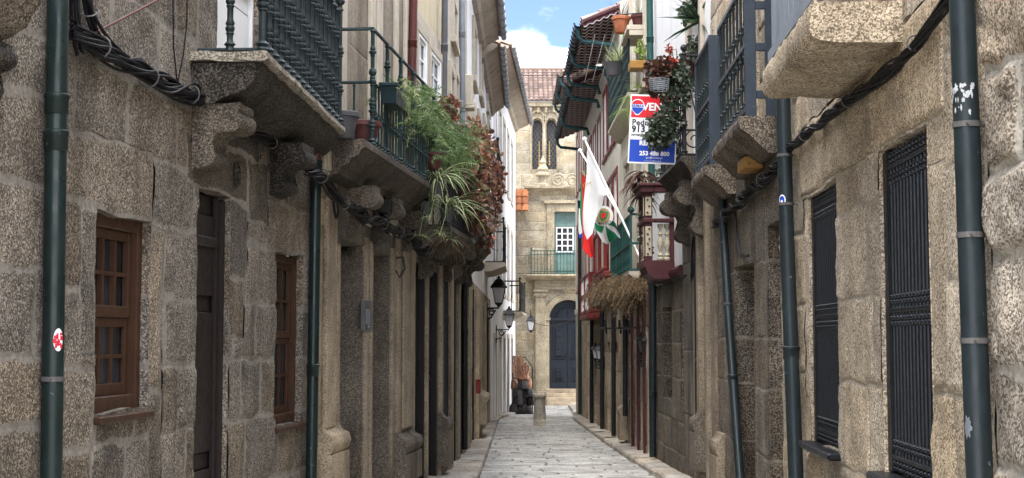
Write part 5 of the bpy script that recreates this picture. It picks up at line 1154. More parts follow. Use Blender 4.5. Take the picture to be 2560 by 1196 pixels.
drainpipe(FL, [(1034, 0), (1029, 220)], .050, .11, M['redpipe'], "maroon drainpipe on the beige upper wall above the feathery green plant", [(1031, 110)], [], top=1.5, bottom=1.05)
drainpipe(FL, [(1112, 0), (1110, 240)], .045, .09, M['greypot'], "dark grey drainpipe on the yellow plastered upper wall", [(1111, 120)], [], top=2, bottom=1.0)
drainpipe(FL4, [(1155, 0), (1156, 340)], .050, .09, M['zinc'], "grey green drainpipe high on the left beside the white upper wall", [(1155, 85)], [(1156, 280)], top=2, bottom=.2)
drainpipe(FL5, [(1247, 800), (1245, 1030)], .06, .09, M['black'], "black drainpipe by the white house, under the street lanterns", [], [], top=3.5, bottom=0)
pr = drainpipe(FR, [(2405, 0), (2449, 1196)], .055, .085, M['bluepipe'], "thick blue black drainpipe nearest on the right, with flaking white paint", [], [(2411, 316), (2433, 852), (2420, 590)])
pr2 = drainpipe(FR, [(1958, 250), (1966, 560), (1990, 1196)], .058, .09, M['bluepipe'], "dark drainpipe right of the two iron balconies, with a round blue sticker", [(1976, 882)], [(1963, 388), (1966, 510)], top=2.8)
drainpipe(FR2, [(1806, 520), (1822, 800), (1850, 1196)], .046, .075, M['bluepipe'], "leaning black drainpipe bending below the lower iron balcony", [(1838, 950)], [(1819, 760)], top=.4)
drainpipe(FR4, [(1741, 690), (1744, 1062)], .030, .06, M['black'], "thin black pipe beside the carved dark corbel", [], [(1742, 900)], top=.5, bottom=0)
drainpipe(FR4, [(1632, 700), (1632, 1142)], .055, .08, M['bluepipe'], "dark drainpipe under the corner of the maroon wooden gallery", [(1632, 985)], [], top=.2, bottom=0)
drainpipe(FR5, [(1624, 0), (1626, 170)], .055, .09, M['irongreen'], "green drainpipe on the white wall behind the terracotta pots", [(1625, 100)], [], top=2.5, bottom=2.0)
for fr, px, yb, lab in ((FR5, 1563, 1040, "black drainpipe on the pillar beside the maroon shop doors"), (FR6, 1534, 1090, "tall dark drainpipe just left of the dried grass bundle"), (FR7, 1505, 1072, "dark drainpipe beside the small paired wall lanterns"), (FR7, 1479, 1058, "dark drainpipe on the pale stone, second from the street end")):
    drainpipe(fr, [(px, 800), (px, yb)], .05, .08, M['black'], lab, [], [], top=.8, bottom=0)
drainpipe(FR8, [(1449, 700), (1450, 1036)], .06, .10, M['bluepipe'], "blue black drainpipe against the church, at the far end of the right side", [], [], top=2.6, bottom=0)
def pipe_patch(fr, px, py, n, r, a0, a1, h, pipe, seed=1, ragged=.3):
    c = on_axis(pipe, fr.pix(px, py, n)[1]); R = random.Random(seed); m = MB(); K = 12
    u = fr.n; v = fr.t; rr = r + .0015
    ctr = []; ring = []
    am = (a0 + a1) / 2
    for k in range(K * 2):
        t = 2 * math.pi * k / (K * 2); q = 1 - ragged * R.random(); a = am + (a1 - a0) / 2 * math.cos(t) * q; ring.append((a, h / 2 * math.sin(t) * q))
    rings = [[(am + (a - am) * f, zz * f) for a, zz in ring] for f in (1, .66, .33, .02)]
    P = np.array([[c + (u * math.cos(a) + v * math.sin(a)) * rr + np.array([0, 0, zz]) for a, zz in rg] for rg in rings]); m.grid(P, loop=True)
    return m
m = pipe_patch(FL, 147, 850, .075, .053, -1.15, -.2, .115, p1, 2, .02); stk = obj("sticker", m, M['signwhite'], label="round red and white sticker on the nearest left drainpipe", cat="sticker")
m2 = MB(); R_ = random.Random(4)
cS = on_axis(p1, FL.pix(147, 850, .075)[1])
for k in range(16):
    a = R_.uniform(-1.05, -.3); zz = R_.uniform(-.04, .045); w_ = R_.uniform(.05, .16); hh = R_.uniform(.004, .012)
    if ((a + .675) / .47) ** 2 + (zz / .05) ** 2 > .9: continue
    q = [(a - w_, zz - hh), (a + w_, zz - hh), (a + w_, zz + hh), (a - w_, zz + hh)]
    m2.add([cS + (FL.n * math.cos(t) + FL.t * math.sin(t)) * .0562 + np.array([0, 0, y]) for t, y in q], [(0, 1, 2, 3)])
obj("print", m2, M['signred'], stk)
m = pipe_patch(FR, 1958, 506, .09, .058, -1.4, -.4, .085, pr2, 3, .02); stk = obj("sticker", m, M['signwhite'], label="round white and blue sticker on the dark right drainpipe", cat="sticker")
m = pipe_patch(FR, 1958, 506, .09, .0595, -1.28, -.52, .066, pr2, 3, .02); obj("print", m, M['signblue'], stk)
m = pipe_patch(FR, 1959, 510, .09, .0605, -1.05, -.7, .032, pr2, 5, .2); obj("print", m, M['signwhite'], stk)
mP = MB(); R_ = random.Random(9)
for k in range(44):
    m = pipe_patch(FR, 2407 + R_.uniform(-4, 4), R_.choice([R_.uniform(222, 288), R_.uniform(222, 250), R_.uniform(222, 240)]), .085, .0555, *(lambda a, w: (a - w, a + w))(R_.uniform(-1.9, .2), R_.uniform(.05, .2)), R_.uniform(.010, .04), pr, k, .55)
    mP.add(m.V[0], m.F)
obj("paint_flakes", mP, M['oldwhite'], pr)
m = pipe_patch(FR, 2420, 1062, .085, .0555, -.95, -.05, .12, pr, 14, .5); obj("paint_patch", m, M['zinc'], pr)

# ---- cables along the walls
def cable_bundle(fr, pts, n, k, spread, label, seed, r=(.006, .011), name="cable_bundle", ties=3, sag=.0):
    R = random.Random(seed); m = MB(); S = []
    for px, py in pts: S.append(fr.pix(px, py, n))
    S = np.array(S); L = np.concatenate([[0], np.cumsum(np.linalg.norm(np.diff(S, axis=0), axis=1))]); kk = max(10, int(L[-1] / .07)); u = np.linspace(0, L[-1], kk)
    cs, cz = np.interp(u, L, S[:, 0]), np.interp(u, L, S[:, 1])
    for f in range(2): cs[1:-1] = (cs[:-2] + cs[1:-1] * 2 + cs[2:]) / 4; cz[1:-1] = (cz[:-2] + cz[1:-1] * 2 + cz[2:]) / 4
    for i in range(k):
        ph, fq, am = R.uniform(0, 6.3), R.uniform(2.0, 5.5), spread * R.uniform(.25, 1)
        w = vnoise(np.stack([u * 2.2, np.full(kk, i * 3.1), np.full(kk, seed)], 1), 3) * spread * .8
        P = fr.A(cs, n + am * .8 * np.cos(u * fq + ph) + spread * .3, cz + am * np.sin(u * fq + ph) + w - sag * R.random() * np.sin(np.pi * u / L[-1])); m.tube(P, R.uniform(*r), 5, R.random())
    o = obj(name, m, M['cable'], label=label, cat="cables", group="cables slung along the house fronts")
    for i in range(ties):
        t = MB()
        j = int(kk * (i + .6) / (ties + .4)); d = np.array(fr.P(cs[min(j + 1, kk - 1)], 0, cz[min(j + 1, kk - 1)])) - np.array(fr.P(cs[j - 1], 0, cz[j - 1])); d /= np.linalg.norm(d); e = np.cross(d, fr.n); c = fr.P(cs[j], n + spread * .3, cz[j]); q = spread * 1.25
        t.tube([c + (fr.n * math.cos(a) + e * math.sin(a)) * q for a in np.linspace(0, 2 * math.pi, 13)], .005, 4, cap=False); obj("cable_tie", t, M['metal'], o)
    return o
cable_bundle(FL, [(172, 70), (230, 110), (290, 150), (350, 185), (410, 215), (480, 240), (560, 262), (612, 272)], .05, 22, .05, "thick black cable bundle sagging from the nearest left drainpipe to the balcony", 3, ties=4)
cable_bundle(FL, [(200, -120), (215, 20), (235, 75), (262, 120), (300, 152)], .05, 8, .035, "loose black cables dropping behind the nearest left drainpipe", 5, ties=1)
cable_bundle(FL, [(176, -120), (182, 30), (186, 90), (196, 130)], .05, 8, .03, "black cables running straight up beside the nearest left drainpipe", 15, ties=0)
cable_bundle(FL, [(600, 318), (660, 352), (720, 372), (765, 402)], .05, 10, .035, "black cables under the near stone balcony slab", 6, ties=1)
cable_bundle(FL, [(762, 420), (790, 428), (820, 470), (850, 505), (900, 535), (960, 565), (1020, 590)], .16, 16, .05, "black cable bundle crossing the beige pilasters below the flower balcony", 7, ties=5)
cable_bundle(FL, [(828, 480), (832, 520), (840, 560), (846, 530), (838, 490)], .12, 3, .015, "small black cable loop hanging beside the pale pilaster", 8, ties=0)
cable_bundle(FL, [(1020, 585), (1050, 625), (1080, 640), (1110, 650)], .16, 12, .07, "tangle of black cables below the spider plants", 17, ties=1, r=(.007, .012))
m = MB(); a_, b_ = FL.pix(190, 108, .06), FL.pix(395, 0, .06); m.tube([FL.P(a_[0], .06, a_[1]), FL.P(b_[0], .06, b_[1]), FL.P(2 * b_[0] - a_[0], .06, 2 * b_[1] - a_[1])], .008, 6); obj("iron_stay", m, M['redpipe'], label="thin rusty rod slanting up from the black cables, top left", cat="rod")
for i, (pts, lab) in enumerate(([[(432, -20), (434, 120), (443, 205)], "thin black wire left of the two above the cable bundle"], [[(468, -30), (467, 60), (458, 140), (444, 208)], "thin black wire curving beside the white balcony door"])):
    m = MB(); m.tube([FL.P(*(lambda q: (q[0], .045, q[1]))(FL.pix(*p, .045))) for p in pts], .005, 5); obj("wire", m, M['cable'], label=lab, cat="wire")
cable_bundle(FR, [(2420, -60), (2330, 60), (2250, 160), (2180, 215), (2110, 262), (2040, 318), (1985, 362), (1950, 388)], .045, 14, .032, "black cable bundle rising along the warm granite wall on the right", 21, ties=3, r=(.006, .010))
cable_bundle(FR2, [(1948, 415), (1900, 462), (1850, 505), (1815, 540), (1790, 560)], .06, 14, .05, "twisted black cables below the two iron balconies", 22, ties=3, r=(.007, .012))
cable_bundle(FR2, [(1838, 520), (1842, 600), (1850, 640), (1872, 640)], .05, 2, .006, "single black cable bent round beside the leaning drainpipe", 23, ties=0, r=(.012, .014))
cable_bundle(FR4, [(1737, 560), (1732, 640), (1735, 690), (1728, 700)], .07, 4, .03, "black cable drop at the edge of the white plaster panel", 24, ties=0)
cable_bundle(FR4, [(1715, 690), (1690, 700), (1650, 715), (1636, 712)], .06, 4, .02, "loose wires under the maroon gallery", 25, ties=0)

# ---- small fittings
s_, z_ = FL.pix(906, 748, .03); s2, z2 = FL.pix(928, 830, .03)
mb_ = thing("meter_box", "narrow grey metal cable cover on the stone pier between two door recesses", "meter box", FL.P(s_, .05, z2))
m = MB(); m.box(FL, s_ + .02, s2 - .03, .0, .045, z2, z_, .012); obj("cover", m, M['metal'], mb_)
m = MB(); m.box(FL, s_ + .06, s2 - .2, .045, .06, z2 + .07, z_ - .1, .01); m.lathe([(.004, -.012), (.016, 0), (.004, .012)], FL.P(s_ + .15, .06, z2 + .05), 8); obj("lid", m, M['zinc'], mb_)
m = MB(); c = FL.P(*(lambda q: (q[0], .12, q[1]))(FL.pix(990, 650, .12))); m.tube([c + np.array([0, -.0, .02]), c + FL.n * .08 + np.array([0, 0, .03]), c + FL.n * .10 + np.array([0, 0, -.10]), c + FL.n * .04 + np.array([0, 0, -.20]), c + np.array([0, 0, -.12])], .014, 6); obj("wall_hook", m, M['black'], label="bent black iron hook on the stained pilaster, left", cat="hook")
m = MB(); s_, z_ = FL.pix(808, 432, .08); z2 = FL.z(808, 362, .08); m.box(FL, s_, s_ + .34, 0, .10, z_, z2, .01); m.box(FL, s_ + .06, s_ + .28, .10, .112, z_ + .03, z2 - .03, .008); obj("cable_box", m, M['cream'], label="small cream box tucked behind the maroon pipe under the near balcony", cat="box")
m = MB(); s_, z_ = FL.pix(968, 535, .2); m.box(FL, s_ - .1, s_ + .1, .12, .24, z_, z_ + .15, .01); m.lathe([(.04, 0), (.06, .02), (.05, .03)], FL.P(s_, .18, z_ - .03), 8); obj("wall_lamp", m, M['black'], label="small black lamp between the carved brackets of the flower balcony", cat="lamp")
s_, z_ = FR2.pix(1868, 432, .12); m = MB(); m.box(FR2, s_ - .35, s_ + .10, .02, .20, z_, z_ + .11, .008); yb = obj("wooden_box", m, M['yellow'], label="yellow wooden box wedged beneath the two iron balcony slabs", cat="box")
m = MB(); [m.lathe([(.003, -.004), (.012, 0), (.003, .004)], FR2.P(s_ - .353, .05 + .05 * k, z_ + .04), 6) for k in range(3)]; obj("hole", m, M['black'], yb)
s_, z_ = FL5.pix(1195, 984, .16); m = MB(); m.box(FL5, s_ - .1, s_ + .1, .12, .21, z_, z_ + .26, .01); m.box(FL5, s_ - .11, s_ + .11, .115, .22, z_ + .26, z_ + .28, .006); obj("letter_box", m, M['oxred'], label="small red box on the column base, left pavement", cat="box")
def planter(name, label, mat, c, r, h, group=None, rect=None, cat="flower pot"):
    t = thing(name, label, cat, c, group); m = MB()
    if rect: fr, s, n, ls, ln = rect; z = c[2]; m.hexa([fr.P(s - ls * .42, n - ln * .4, z), fr.P(s + ls * .42, n - ln * .4, z), fr.P(s + ls * .42, n + ln * .4, z), fr.P(s - ls * .42, n + ln * .4, z), fr.P(s - ls * .5, n - ln * .5, z + h), fr.P(s + ls * .5, n - ln * .5, z + h), fr.P(s + ls * .5, n + ln * .5, z + h), fr.P(s - ls * .5, n + ln * .5, z + h)]); m.box(fr, s - ls * .53, s + ls * .53, n - ln * .55, n + ln * .55, z + h - .03, z + h + .005, .006)
    else: m.lathe([(r * .62, 0), (r * .68, .01), (r * .92, h * .80), (r * 1.06, h * .81), (r * 1.08, h * .97), (r * 1.0, h), (r * .88, h * .98), (r * .86, h * .88), (.01, h * .87)], c, 18)
    obj("pot", m, mat, t, smooth=not rect); return t
def PF(fr, px, py, n): s, z = fr.pix(px, py, n); return fr.P(s, n, z)
c = PF(FL, 857, 356, .22); c[2] = Z2; planter("grey_flower_pot", "grey plastic pot in the corner of the flower balcony", M['greypot'], c, .145, .24)
c = PF(FL, 908, 362, .26); c[2] = Z2; planter("plum_flower_pot", "plum coloured pot behind the corner bars of the flower balcony", M['plum'], c, .165, .26)
# leaves
def strips(m, c, k, L, w, R, up=.4, droop=1.0, dirs=None, seg=4, tone=(0, 1), spreadxy=1.0):
    for i in range(k):
        a = R.uniform(0, 2 * math.pi); d = np.array([math.cos(a) * spreadxy, math.sin(a) * spreadxy, up * R.uniform(.3, 1.5)]); 
        if dirs is not None: d = d + np.array(dirs) * R.uniform(.3, 1.1)
        d /= np.linalg.norm(d); l = L * R.uniform(.55, 1.1); p = np.array(c, float); pts = [p.copy()]; g = droop * R.uniform(.6, 1.3)
        for j in range(seg): d = d + np.array([0, 0, -g / seg]) ; d /= np.linalg.norm(d); p = p + d * l / seg; pts.append(p.copy())
        sd_ = np.cross(d, [R.uniform(-.5, .5), R.uniform(-.5, .5), 1]); sd_ /= np.linalg.norm(sd_) + 1e-9
        ww = [w * (1 - (j / seg) ** 1.6 * .92) * (.7 if j == 0 else 1) for j in range(seg + 1)]; m.strip(pts, ww, sd_, tone[0] + (tone[1] - tone[0]) * R.random())
def leaves(m, c, rad, k, size, R, tone=(0, 1), squash=(1, 1, 1), shell=.35):
    for i in range(k):
        v = np.array([R.gauss(0, 1), R.gauss(0, 1), R.gauss(0, 1)]); v /= np.linalg.norm(v); q = rad * (shell + (1 - shell) * R.random()) ; p = np.array(c) + v * q * np.array(squash)
        d = np.array([R.gauss(0, 1), R.gauss(0, 1), R.gauss(-.3, .8)]); d /= np.linalg.norm(d); e = np.cross(d, [R.gauss(0, 1), R.gauss(0, 1), R.gauss(0, 1)]); e /= np.linalg.norm(e) + 1e-9; f = np.cross(d, e); s = size * R.uniform(.55, 1.35); b = s * .18
        P = [p, p + d * s * .35 + e * s * .38 + f * b, p + d * s * .75 + e * s * .3, p + d * s, p + d * s * .75 - e * s * .3, p + d * s * .35 - e * s * .38 + f * b]
        m.add(P, [(0, 1, 2, 3), (0, 3, 4, 5)], tone[0] + (tone[1] - tone[0]) * R.random())
R_ = random.Random(21)
# feathery green plant on the flower balcony
n_ = .50; t = thing("feathery_plant", "big feathery green fern spilling over the flower balcony railing", "plant", PF(FL, 1090, 440, n_))
m = MB(); st_ = MB()
for px, py, k in ((1010, 222, 7), (1030, 250, 9), (1042, 290, 10), (1060, 262, 8), (1068, 320, 11), (1085, 285, 8), (1092, 350, 12), (1112, 330, 11), (1130, 375, 12), (1150, 395, 9), (1120, 405, 9), (1100, 395, 8), (1142, 350, 7), (1168, 400, 5)):
    for j in range(int(k * 2.2)):
        c = PF(FL, px + R_.gauss(0, 14), py + R_.gauss(0, 18), n_ - .12 + R_.gauss(0, .10)); d = np.array([R_.gauss(.25, .6), R_.gauss(-.1, .7), R_.uniform(-.2, .9)]); d /= np.linalg.norm(d); p = c.copy(); tn = min(1, max(0, R_.gauss(.5 if px < 1060 else .42, .2) + (.18 if px < 1060 else 0))); pts = [p.copy()]
        for q in range(7):
            d = d + np.array([.0, 0, -.20]); d /= np.linalg.norm(d); p = p + d * .055; pts.append(p.copy())
            for h in range(10):
                v = np.array([R_.gauss(0, 1), R_.gauss(0, 1), R_.gauss(0, 1)]) + d * .8; v /= np.linalg.norm(v); e = np.cross(v, [R_.gauss(0, 1), R_.gauss(0, 1), 1]); e /= np.linalg.norm(e); l_ = R_.uniform(.04, .085); b_ = p - d * .055 * R_.random()
                m.add([b_ - e * .0042, b_ + e * .0042, b_ + v * l_], [(0, 1, 2)], min(1, max(0, tn + R_.gauss(0, .13))))
        st_.tube(pts, .0028, 3, tn, cap=False)
obj("foliage", m, M['fern'], t); obj("fronds", st_, M['fern'], t)
def hang_pot(fr, px, py, n, name, label, mat, rect=None, r=.12, h=.18):
    c = PF(fr, px, py, n); s, z = fr.pix(px, py, n); return planter(name, label, mat, c, r, h, rect=(fr, s, n, *rect) if rect else None)
hang_pot(FL, 984, 268, f2a[1] + .06, "green_planter", "dark green railing planter beside the corner post of the flower balcony", M['greenpot'], (.55, .17), h=.19)
t = hang_pot(FL, 1110, 298, .45, "maroon_flower_pot", "maroon pot of red brown geranium above the feathery fern", M['plum'], r=.10, h=.17)
m = MB(); leaves(m, PF(FL, 1120, 262, .45), .20, 150, .07, R_, (.3, 1), (.9, 1, .6)); leaves(m, PF(FL, 1128, 290, .46), .10, 50, .06, R_, (.8, .96)); obj("foliage", m, M['vine'], t)
t = hang_pot(FL, 1085, 425, .43, "brown_flower_pot", "brown pot half hidden under the feathery fern", M['plum'], r=.12, h=.2)
# spider plants
for k_, (px, py, n_, k, L, lab) in enumerate(((1092, 452, .46, 60, .62, "spider plant with long striped leaves arching over the small balcony"), (1118, 520, .52, 75, .72, "large spider plant hanging lowest, in front of the drainpipe"), (1062, 505, .30, 30, .45, "spider plant at the left end of the small balcony"))):
    t = thing("spider_plant", lab, "plant", PF(FL, px, py + 20, n_), "spider plants on the small balcony"); m = MB(); strips(m, PF(FL, px, py, n_), k, L, .021, R_, 1.2, 1.9, seg=6, dirs=(.25, -.3, 0)); obj("foliage", m, M['spider'], t)
    q = MB().lathe([(.06, 0), (.10, .14), (.11, .15), (.09, .14)], PF(FL, px, py, n_) - np.array([0, 0, .15]), 12); obj("pot", q, M['greypot'], t, smooth=True)
    m = MB()
    for (bx, by) in (((1048, 590), (1085, 575)) if k_ == 2 else ((1100, 585), (1128, 600)) if k_ == 1 else ((1075, 545),)):
        a, b = PF(FL, px, py, n_), PF(FL, bx, by, n_ + .03); m.tube([a, (a + b) / 2 + np.array([.02, 0, .06]), b], .004, 4, .6); strips(m, b, 16, .2, .013, R_, .8, 1.6, seg=4)
    obj("runner", m, M['spider'], t)
m = MB(); strips(m, PF(FL, 1122, 590, .5), 34, .55, .014, R_, .1, 2.5, spreadxy=.35, tone=(0, .8)); strips(m, PF(FL, 1124, 610, .5), 24, .5, .010, R_, .1, 2.5, spreadxy=.2, tone=(0, .6)); obj("dry_roots", m, M['straw'], label="beard of dry roots hanging under the lowest spider plant", cat="roots")
# red brown vine
t = thing("red_vine", "large red brown vine covering the balcony rails on the left", "plant", PF(FL4, 1205, 600, .55)); m = MB(); b = MB()
for px, py, r_, k, tn in ((1185, 355, .45, 170, (.35, 1)), (1205, 372, .40, 130, (.3, .95)), (1222, 400, .35, 90, (.3, .95)), (1175, 410, .42, 150, (.25, .97)), (1200, 430, .50, 260, (.1, .9)), (1235, 440, .38, 150, (.2, .95)), (1190, 470, .50, 280, (.0, .8)), (1225, 480, .45, 240, (.0, .85)), (1245, 470, .25, 70, (.3, .95)), (1180, 520, .45, 230, (.0, .7)), (1210, 530, .48, 260, (.0, .8)), (1200, 575, .38, 170, (.0, .9)), (1215, 600, .25, 70, (.2, .95))):
    leaves(m, PF(FL4, px, py, .42), r_ * .82, int(k * 2.3), .085, R_, (min(.9, tn[0] + .1), 1), (.75, 1.6, 1))
obj("foliage", m, M['vine'], t)
for i in range(18):
    p = PF(FL4, 1170 + R_.uniform(0, 50), R_.uniform(380, 470), .44); pts = [p]
    for q in range(7): p = p + np.array([R_.gauss(0, .06), R_.gauss(.05, .12), -R_.uniform(.05, .2)]); pts.append(p)
    obj("stem", MB().tube(pts, .006, 4), M['darkbrown'], t)
# plants of the dark balcony on the right
nD_ = nD + .05
t = thing("trailing_succulent", "grey green trailing plant hanging in front of the red white and blue sign", "plant", PF(FR3, 1650, 400, nD_)); m = MB(); YP = 18.55
def atY(px, py, Y=17.25): return at(px, py, Y)
for px, py, r_, k in ((1690, 205, .16, 130), (1700, 250, .15, 130), (1668, 240, .13, 90), (1672, 275, .15, 120), (1660, 305, .17, 190), (1650, 330, .16, 200), (1640, 352, .13, 130), (1668, 345, .13, 130), (1690, 300, .12, 90), (1640, 300, .10, 70), (1625, 345, .06, 30), (1705, 180, .14, 80), (1720, 215, .15, 100)):
    leaves(m, atY(px, py), r_, k, .06, R_, (0, 1), (1, 1.3, 1))
obj("foliage", m, M['succ'], t)
t = thing("brown_leaf_plant", "brown grey leafy plant in a basket above the hanging sign", "plant", atY(1640, 215)); m = MB()
for px, py, r_, k in ((1645, 170, .15, 110), (1660, 190, .15, 110), (1635, 195, .12, 80), (1628, 220, .08, 40), (1670, 165, .13, 70), (1648, 225, .10, 50)): leaves(m, atY(px, py, 17.3), r_, k, .085, R_, (.05, .75))
obj("foliage", m, M['vine'], t); m = MB(); c = atY(1648, 225, 17.0)
for i in range(6): m.tube([c + np.array([.12 * math.cos(a), .12 * math.sin(a), i * .025]) for a in np.linspace(0, 2 * math.pi, 13)], .004, 4, cap=False); 
for i in range(12): a = i * math.pi / 6; m.tube([c + np.array([.11 * math.cos(a), .11 * math.sin(a), 0]), c + np.array([.125 * math.cos(a), .125 * math.sin(a), .14])], .004, 4)
obj("basket", m, M['zinc'], t)
t = thing("red_flower_plant", "thin stems with red flowers rising at the dark balcony's end post", "plant", atY(1690, 200)); m = MB(); b = MB()
for px, py in ((1671, 118), (1674, 128), (1680, 150), (1677, 158), (1686, 152)): leaves(m, atY(px, py), .035, 14, .05, R_, (.3, 1))
for px in (1672, 1680, 1690): obj("stem", MB().tube([atY(1694, 220), atY(px + 6, 170), atY(px, 122)], .005, 4, .4), M['succ'], t)
obj("flowers", m, M['redleaf'], t)
t = thing("yucca", "tall yucca with dark sword leaves on the dark iron balcony", "plant", PF(FR3, 1752, 140, .35)); c = at(1752, 55, 17.6); m = MB()
for i in range(42):
    a = R_.uniform(0, 6.28); d = np.array([math.cos(a), math.sin(a), R_.uniform(-.5, 1.3)]); d /= np.linalg.norm(d); L_ = R_.uniform(.35, .62); e = np.cross(d, [0, 0, 1]); e /= np.linalg.norm(e) + 1e-9; e2 = e * .8 + np.cross(d, e) * R_.uniform(-.6, .6)
    m.strip([c, c + d * L_ * .3, c + d * L_ * .7 + np.array([0, 0, -.02]), c + d * L_ + np.array([0, 0, -.06])], [.03, .055, .04, .004], e2 / np.linalg.norm(e2), R_.random())
obj("foliage", m, M['yucca'], t); obj("stem", MB().tube([c, c + np.array([.0, .03, -.35]), c + np.array([.01, .0, -.75])], .035, 8), M['darkbrown'], t)
t = thing("green_bush", "light green bush behind the yucca on the dark balcony", "plant", at(1760, 130, 18.0)); m = MB()
for px, py in ((1745, 110), (1735, 20), (1720, 35), (1760, 120), (1775, 90), (1770, 20), (1730, 130)): leaves(m, at(px, py, 18.2), .15, 90, .07, R_, (.2, 1))
obj("foliage", m, M['succ'], t)
t = planter("plum_flower_pot", "dark plum pot behind the end post of the dark balcony", M['plum'], at(1722, 205, 18.6), .15, .22); m = MB(); leaves(m, at(1722, 168, 18.6), .2, 120, .08, R_, (0, .7)); obj("foliage", m, M['vine'], t)
# pots and plants of the upper green balcony
zS = FR5.z(1575, 84, .24) ; sh = MB(); sa2, sb2 = FR5.sY(24.4), FR5.sY(26.2); zS = at(1575, 84, 24.9)[2]
sh.box(FR5, FR5.sY(24.2), FR5.sY(25.6), -.0, .34, zS - .09, zS, .01); sh.box(FR5, FR5.sY(24.2), FR5.sY(24.26), 0, .30, zS - .18, zS - .095); obj("plant_shelf", sh, M['stonetrim'], label="pale stone shelf carrying two terracotta pots, high on the right", cat="shelf")
for px, r_, lab, Yq in ((1553, .165, "orange terracotta pot, left one on the high shelf", 24.9), (1599, .15, "brown terracotta pot, right one on the high shelf", 24.75)):
    c = at(px, 77, Yq); c[2] = zS; t = planter("terracotta_pot", lab, M['terra'] if px < 1570 else M['plum'], c, r_, .30, "terracotta pots on the high shelf"); m = MB(); strips(m, c + np.array([0, 0, .28]), 16, .45, .012, R_, 2.2, .7, tone=(0, .8)); obj("foliage", m, M['straw'] if px < 1570 else M['spider'], t)
m = MB(); m.tube([at(1540, 38, 25), at(1640, 30, 24)], .012, 5); m.tube([at(1618, 48, 24.2), at(1642, 76, 24.0)], .014, 5); obj("clothes_rail", m, M['darkbrown'], label="thin wooden rail across the two high terracotta pots", cat="rail")
t = thing("striped_grass_plant", "pale green sword leaved plant inside the upper green balcony", "plant", at(1535, 190, 26.5)); m = MB(); strips(m, at(1537, 165, 26.5), 34, .55, .022, R_, 2.4, .6, tone=(.3, 1)); strips(m, at(1550, 150, 26.0), 24, .5, .02, R_, 2.4, .6, tone=(.3, 1)); obj("foliage", m, M['spider'], t); obj("pot", MB().lathe([(.12, 0), (.17, .24), (.18, .26), (.15, .25)], at(1533, 190, 26.5), 12), M['greypot'], t, smooth=True)
t = thing("trailing_grass", "bright green grassy plant trailing below the upper green balcony", "plant", at(1580, 280, 24.6)); m = MB(); strips(m, at(1588, 245, 24.6), 60, .6, .012, R_, .7, 1.9, tone=(.2, 1)); strips(m, at(1578, 270, 24.7), 70, .62, .012, R_, .4, 2.2, tone=(.1, .9)); strips(m, at(1600, 220, 24.3), 40, .5, .014, R_, 1.2, 1.4, tone=(.4, 1)); obj("foliage", m, M['light_green'], t)
m = MB(); bx = at(1612, 176, 24.3); m.box(FR5, FR5.sY(24.1), FR5.sY(24.5), .02, .30, bx[2], bx[2] + .14, .01); obj("wooden_planter", m, M['yellow'], label="small wooden planter on the white wall beside the green drainpipe", cat="planter")
t = thing("small_balcony_plant", "small pale leaved plant above the wooden planter", "plant", at(1606, 150, 24.2)); m = MB(); leaves(m, at(1606, 130, 24.2), .12, 50, .07, R_, (.3, 1)); leaves(m, at(1603, 110, 24.2), .08, 30, .06, R_, (.5, 1)); leaves(m, at(1612, 150, 24.2), .10, 40, .06, R_, (.0, .6)); obj("foliage", m, M['light_green'], t)
m = MB(); m.hexa([at(1556, 92, 26.4), at(1578, 92, 26.4), at(1578, 92, 26.6), at(1556, 92, 26.6), at(1556, 75, 26.4) , at(1578, 75, 26.4), at(1578, 75, 26.6), at(1556, 75, 26.6)]); obj("green_bucket", m, M['limegreen'], label="bright green plastic tub glimpsed under the high shelf", cat="tub")
lines_ = MB()
for xa, xb in ((1487, 1462), (1512, 1481), (1535, 1500)): lines_.tube([at(xa, 88, 28), at(xb, 205, 31.5)], .006, 4)
obj("washing_line", lines_, M['signwhite'], label="white washing lines strung in front of the tile eaves", cat="washing line")
# plants over the wooden gallery
t = thing("withered_plant", "withered brown plant drooping on the gallery's left side", "plant", at(1600, 500, 21.5)); m = MB()
for px, py in ((1605, 430), (1595, 460), (1615, 445), (1600, 490), (1590, 440)): strips(m, at(px, py, 21.4), 34, .42, .03, R_, .5, 2.2, tone=(0, .75))
obj("foliage", m, M['vine'], t)
t = thing("gallery_greenery", "green trailing leaves around the gallery's carved corner", "plant", at(1620, 520, 21.2)); m = MB()
for px, py, k in ((1620, 500, 60), (1612, 540, 60), (1628, 470, 50), (1655, 430, 60), (1610, 590, 40), (1618, 620, 40), (1690, 560, 40)): leaves(m, at(px, py, 21.0), .11, k, .06, R_, (.2, 1))
obj("foliage", m, M['succ'], t)
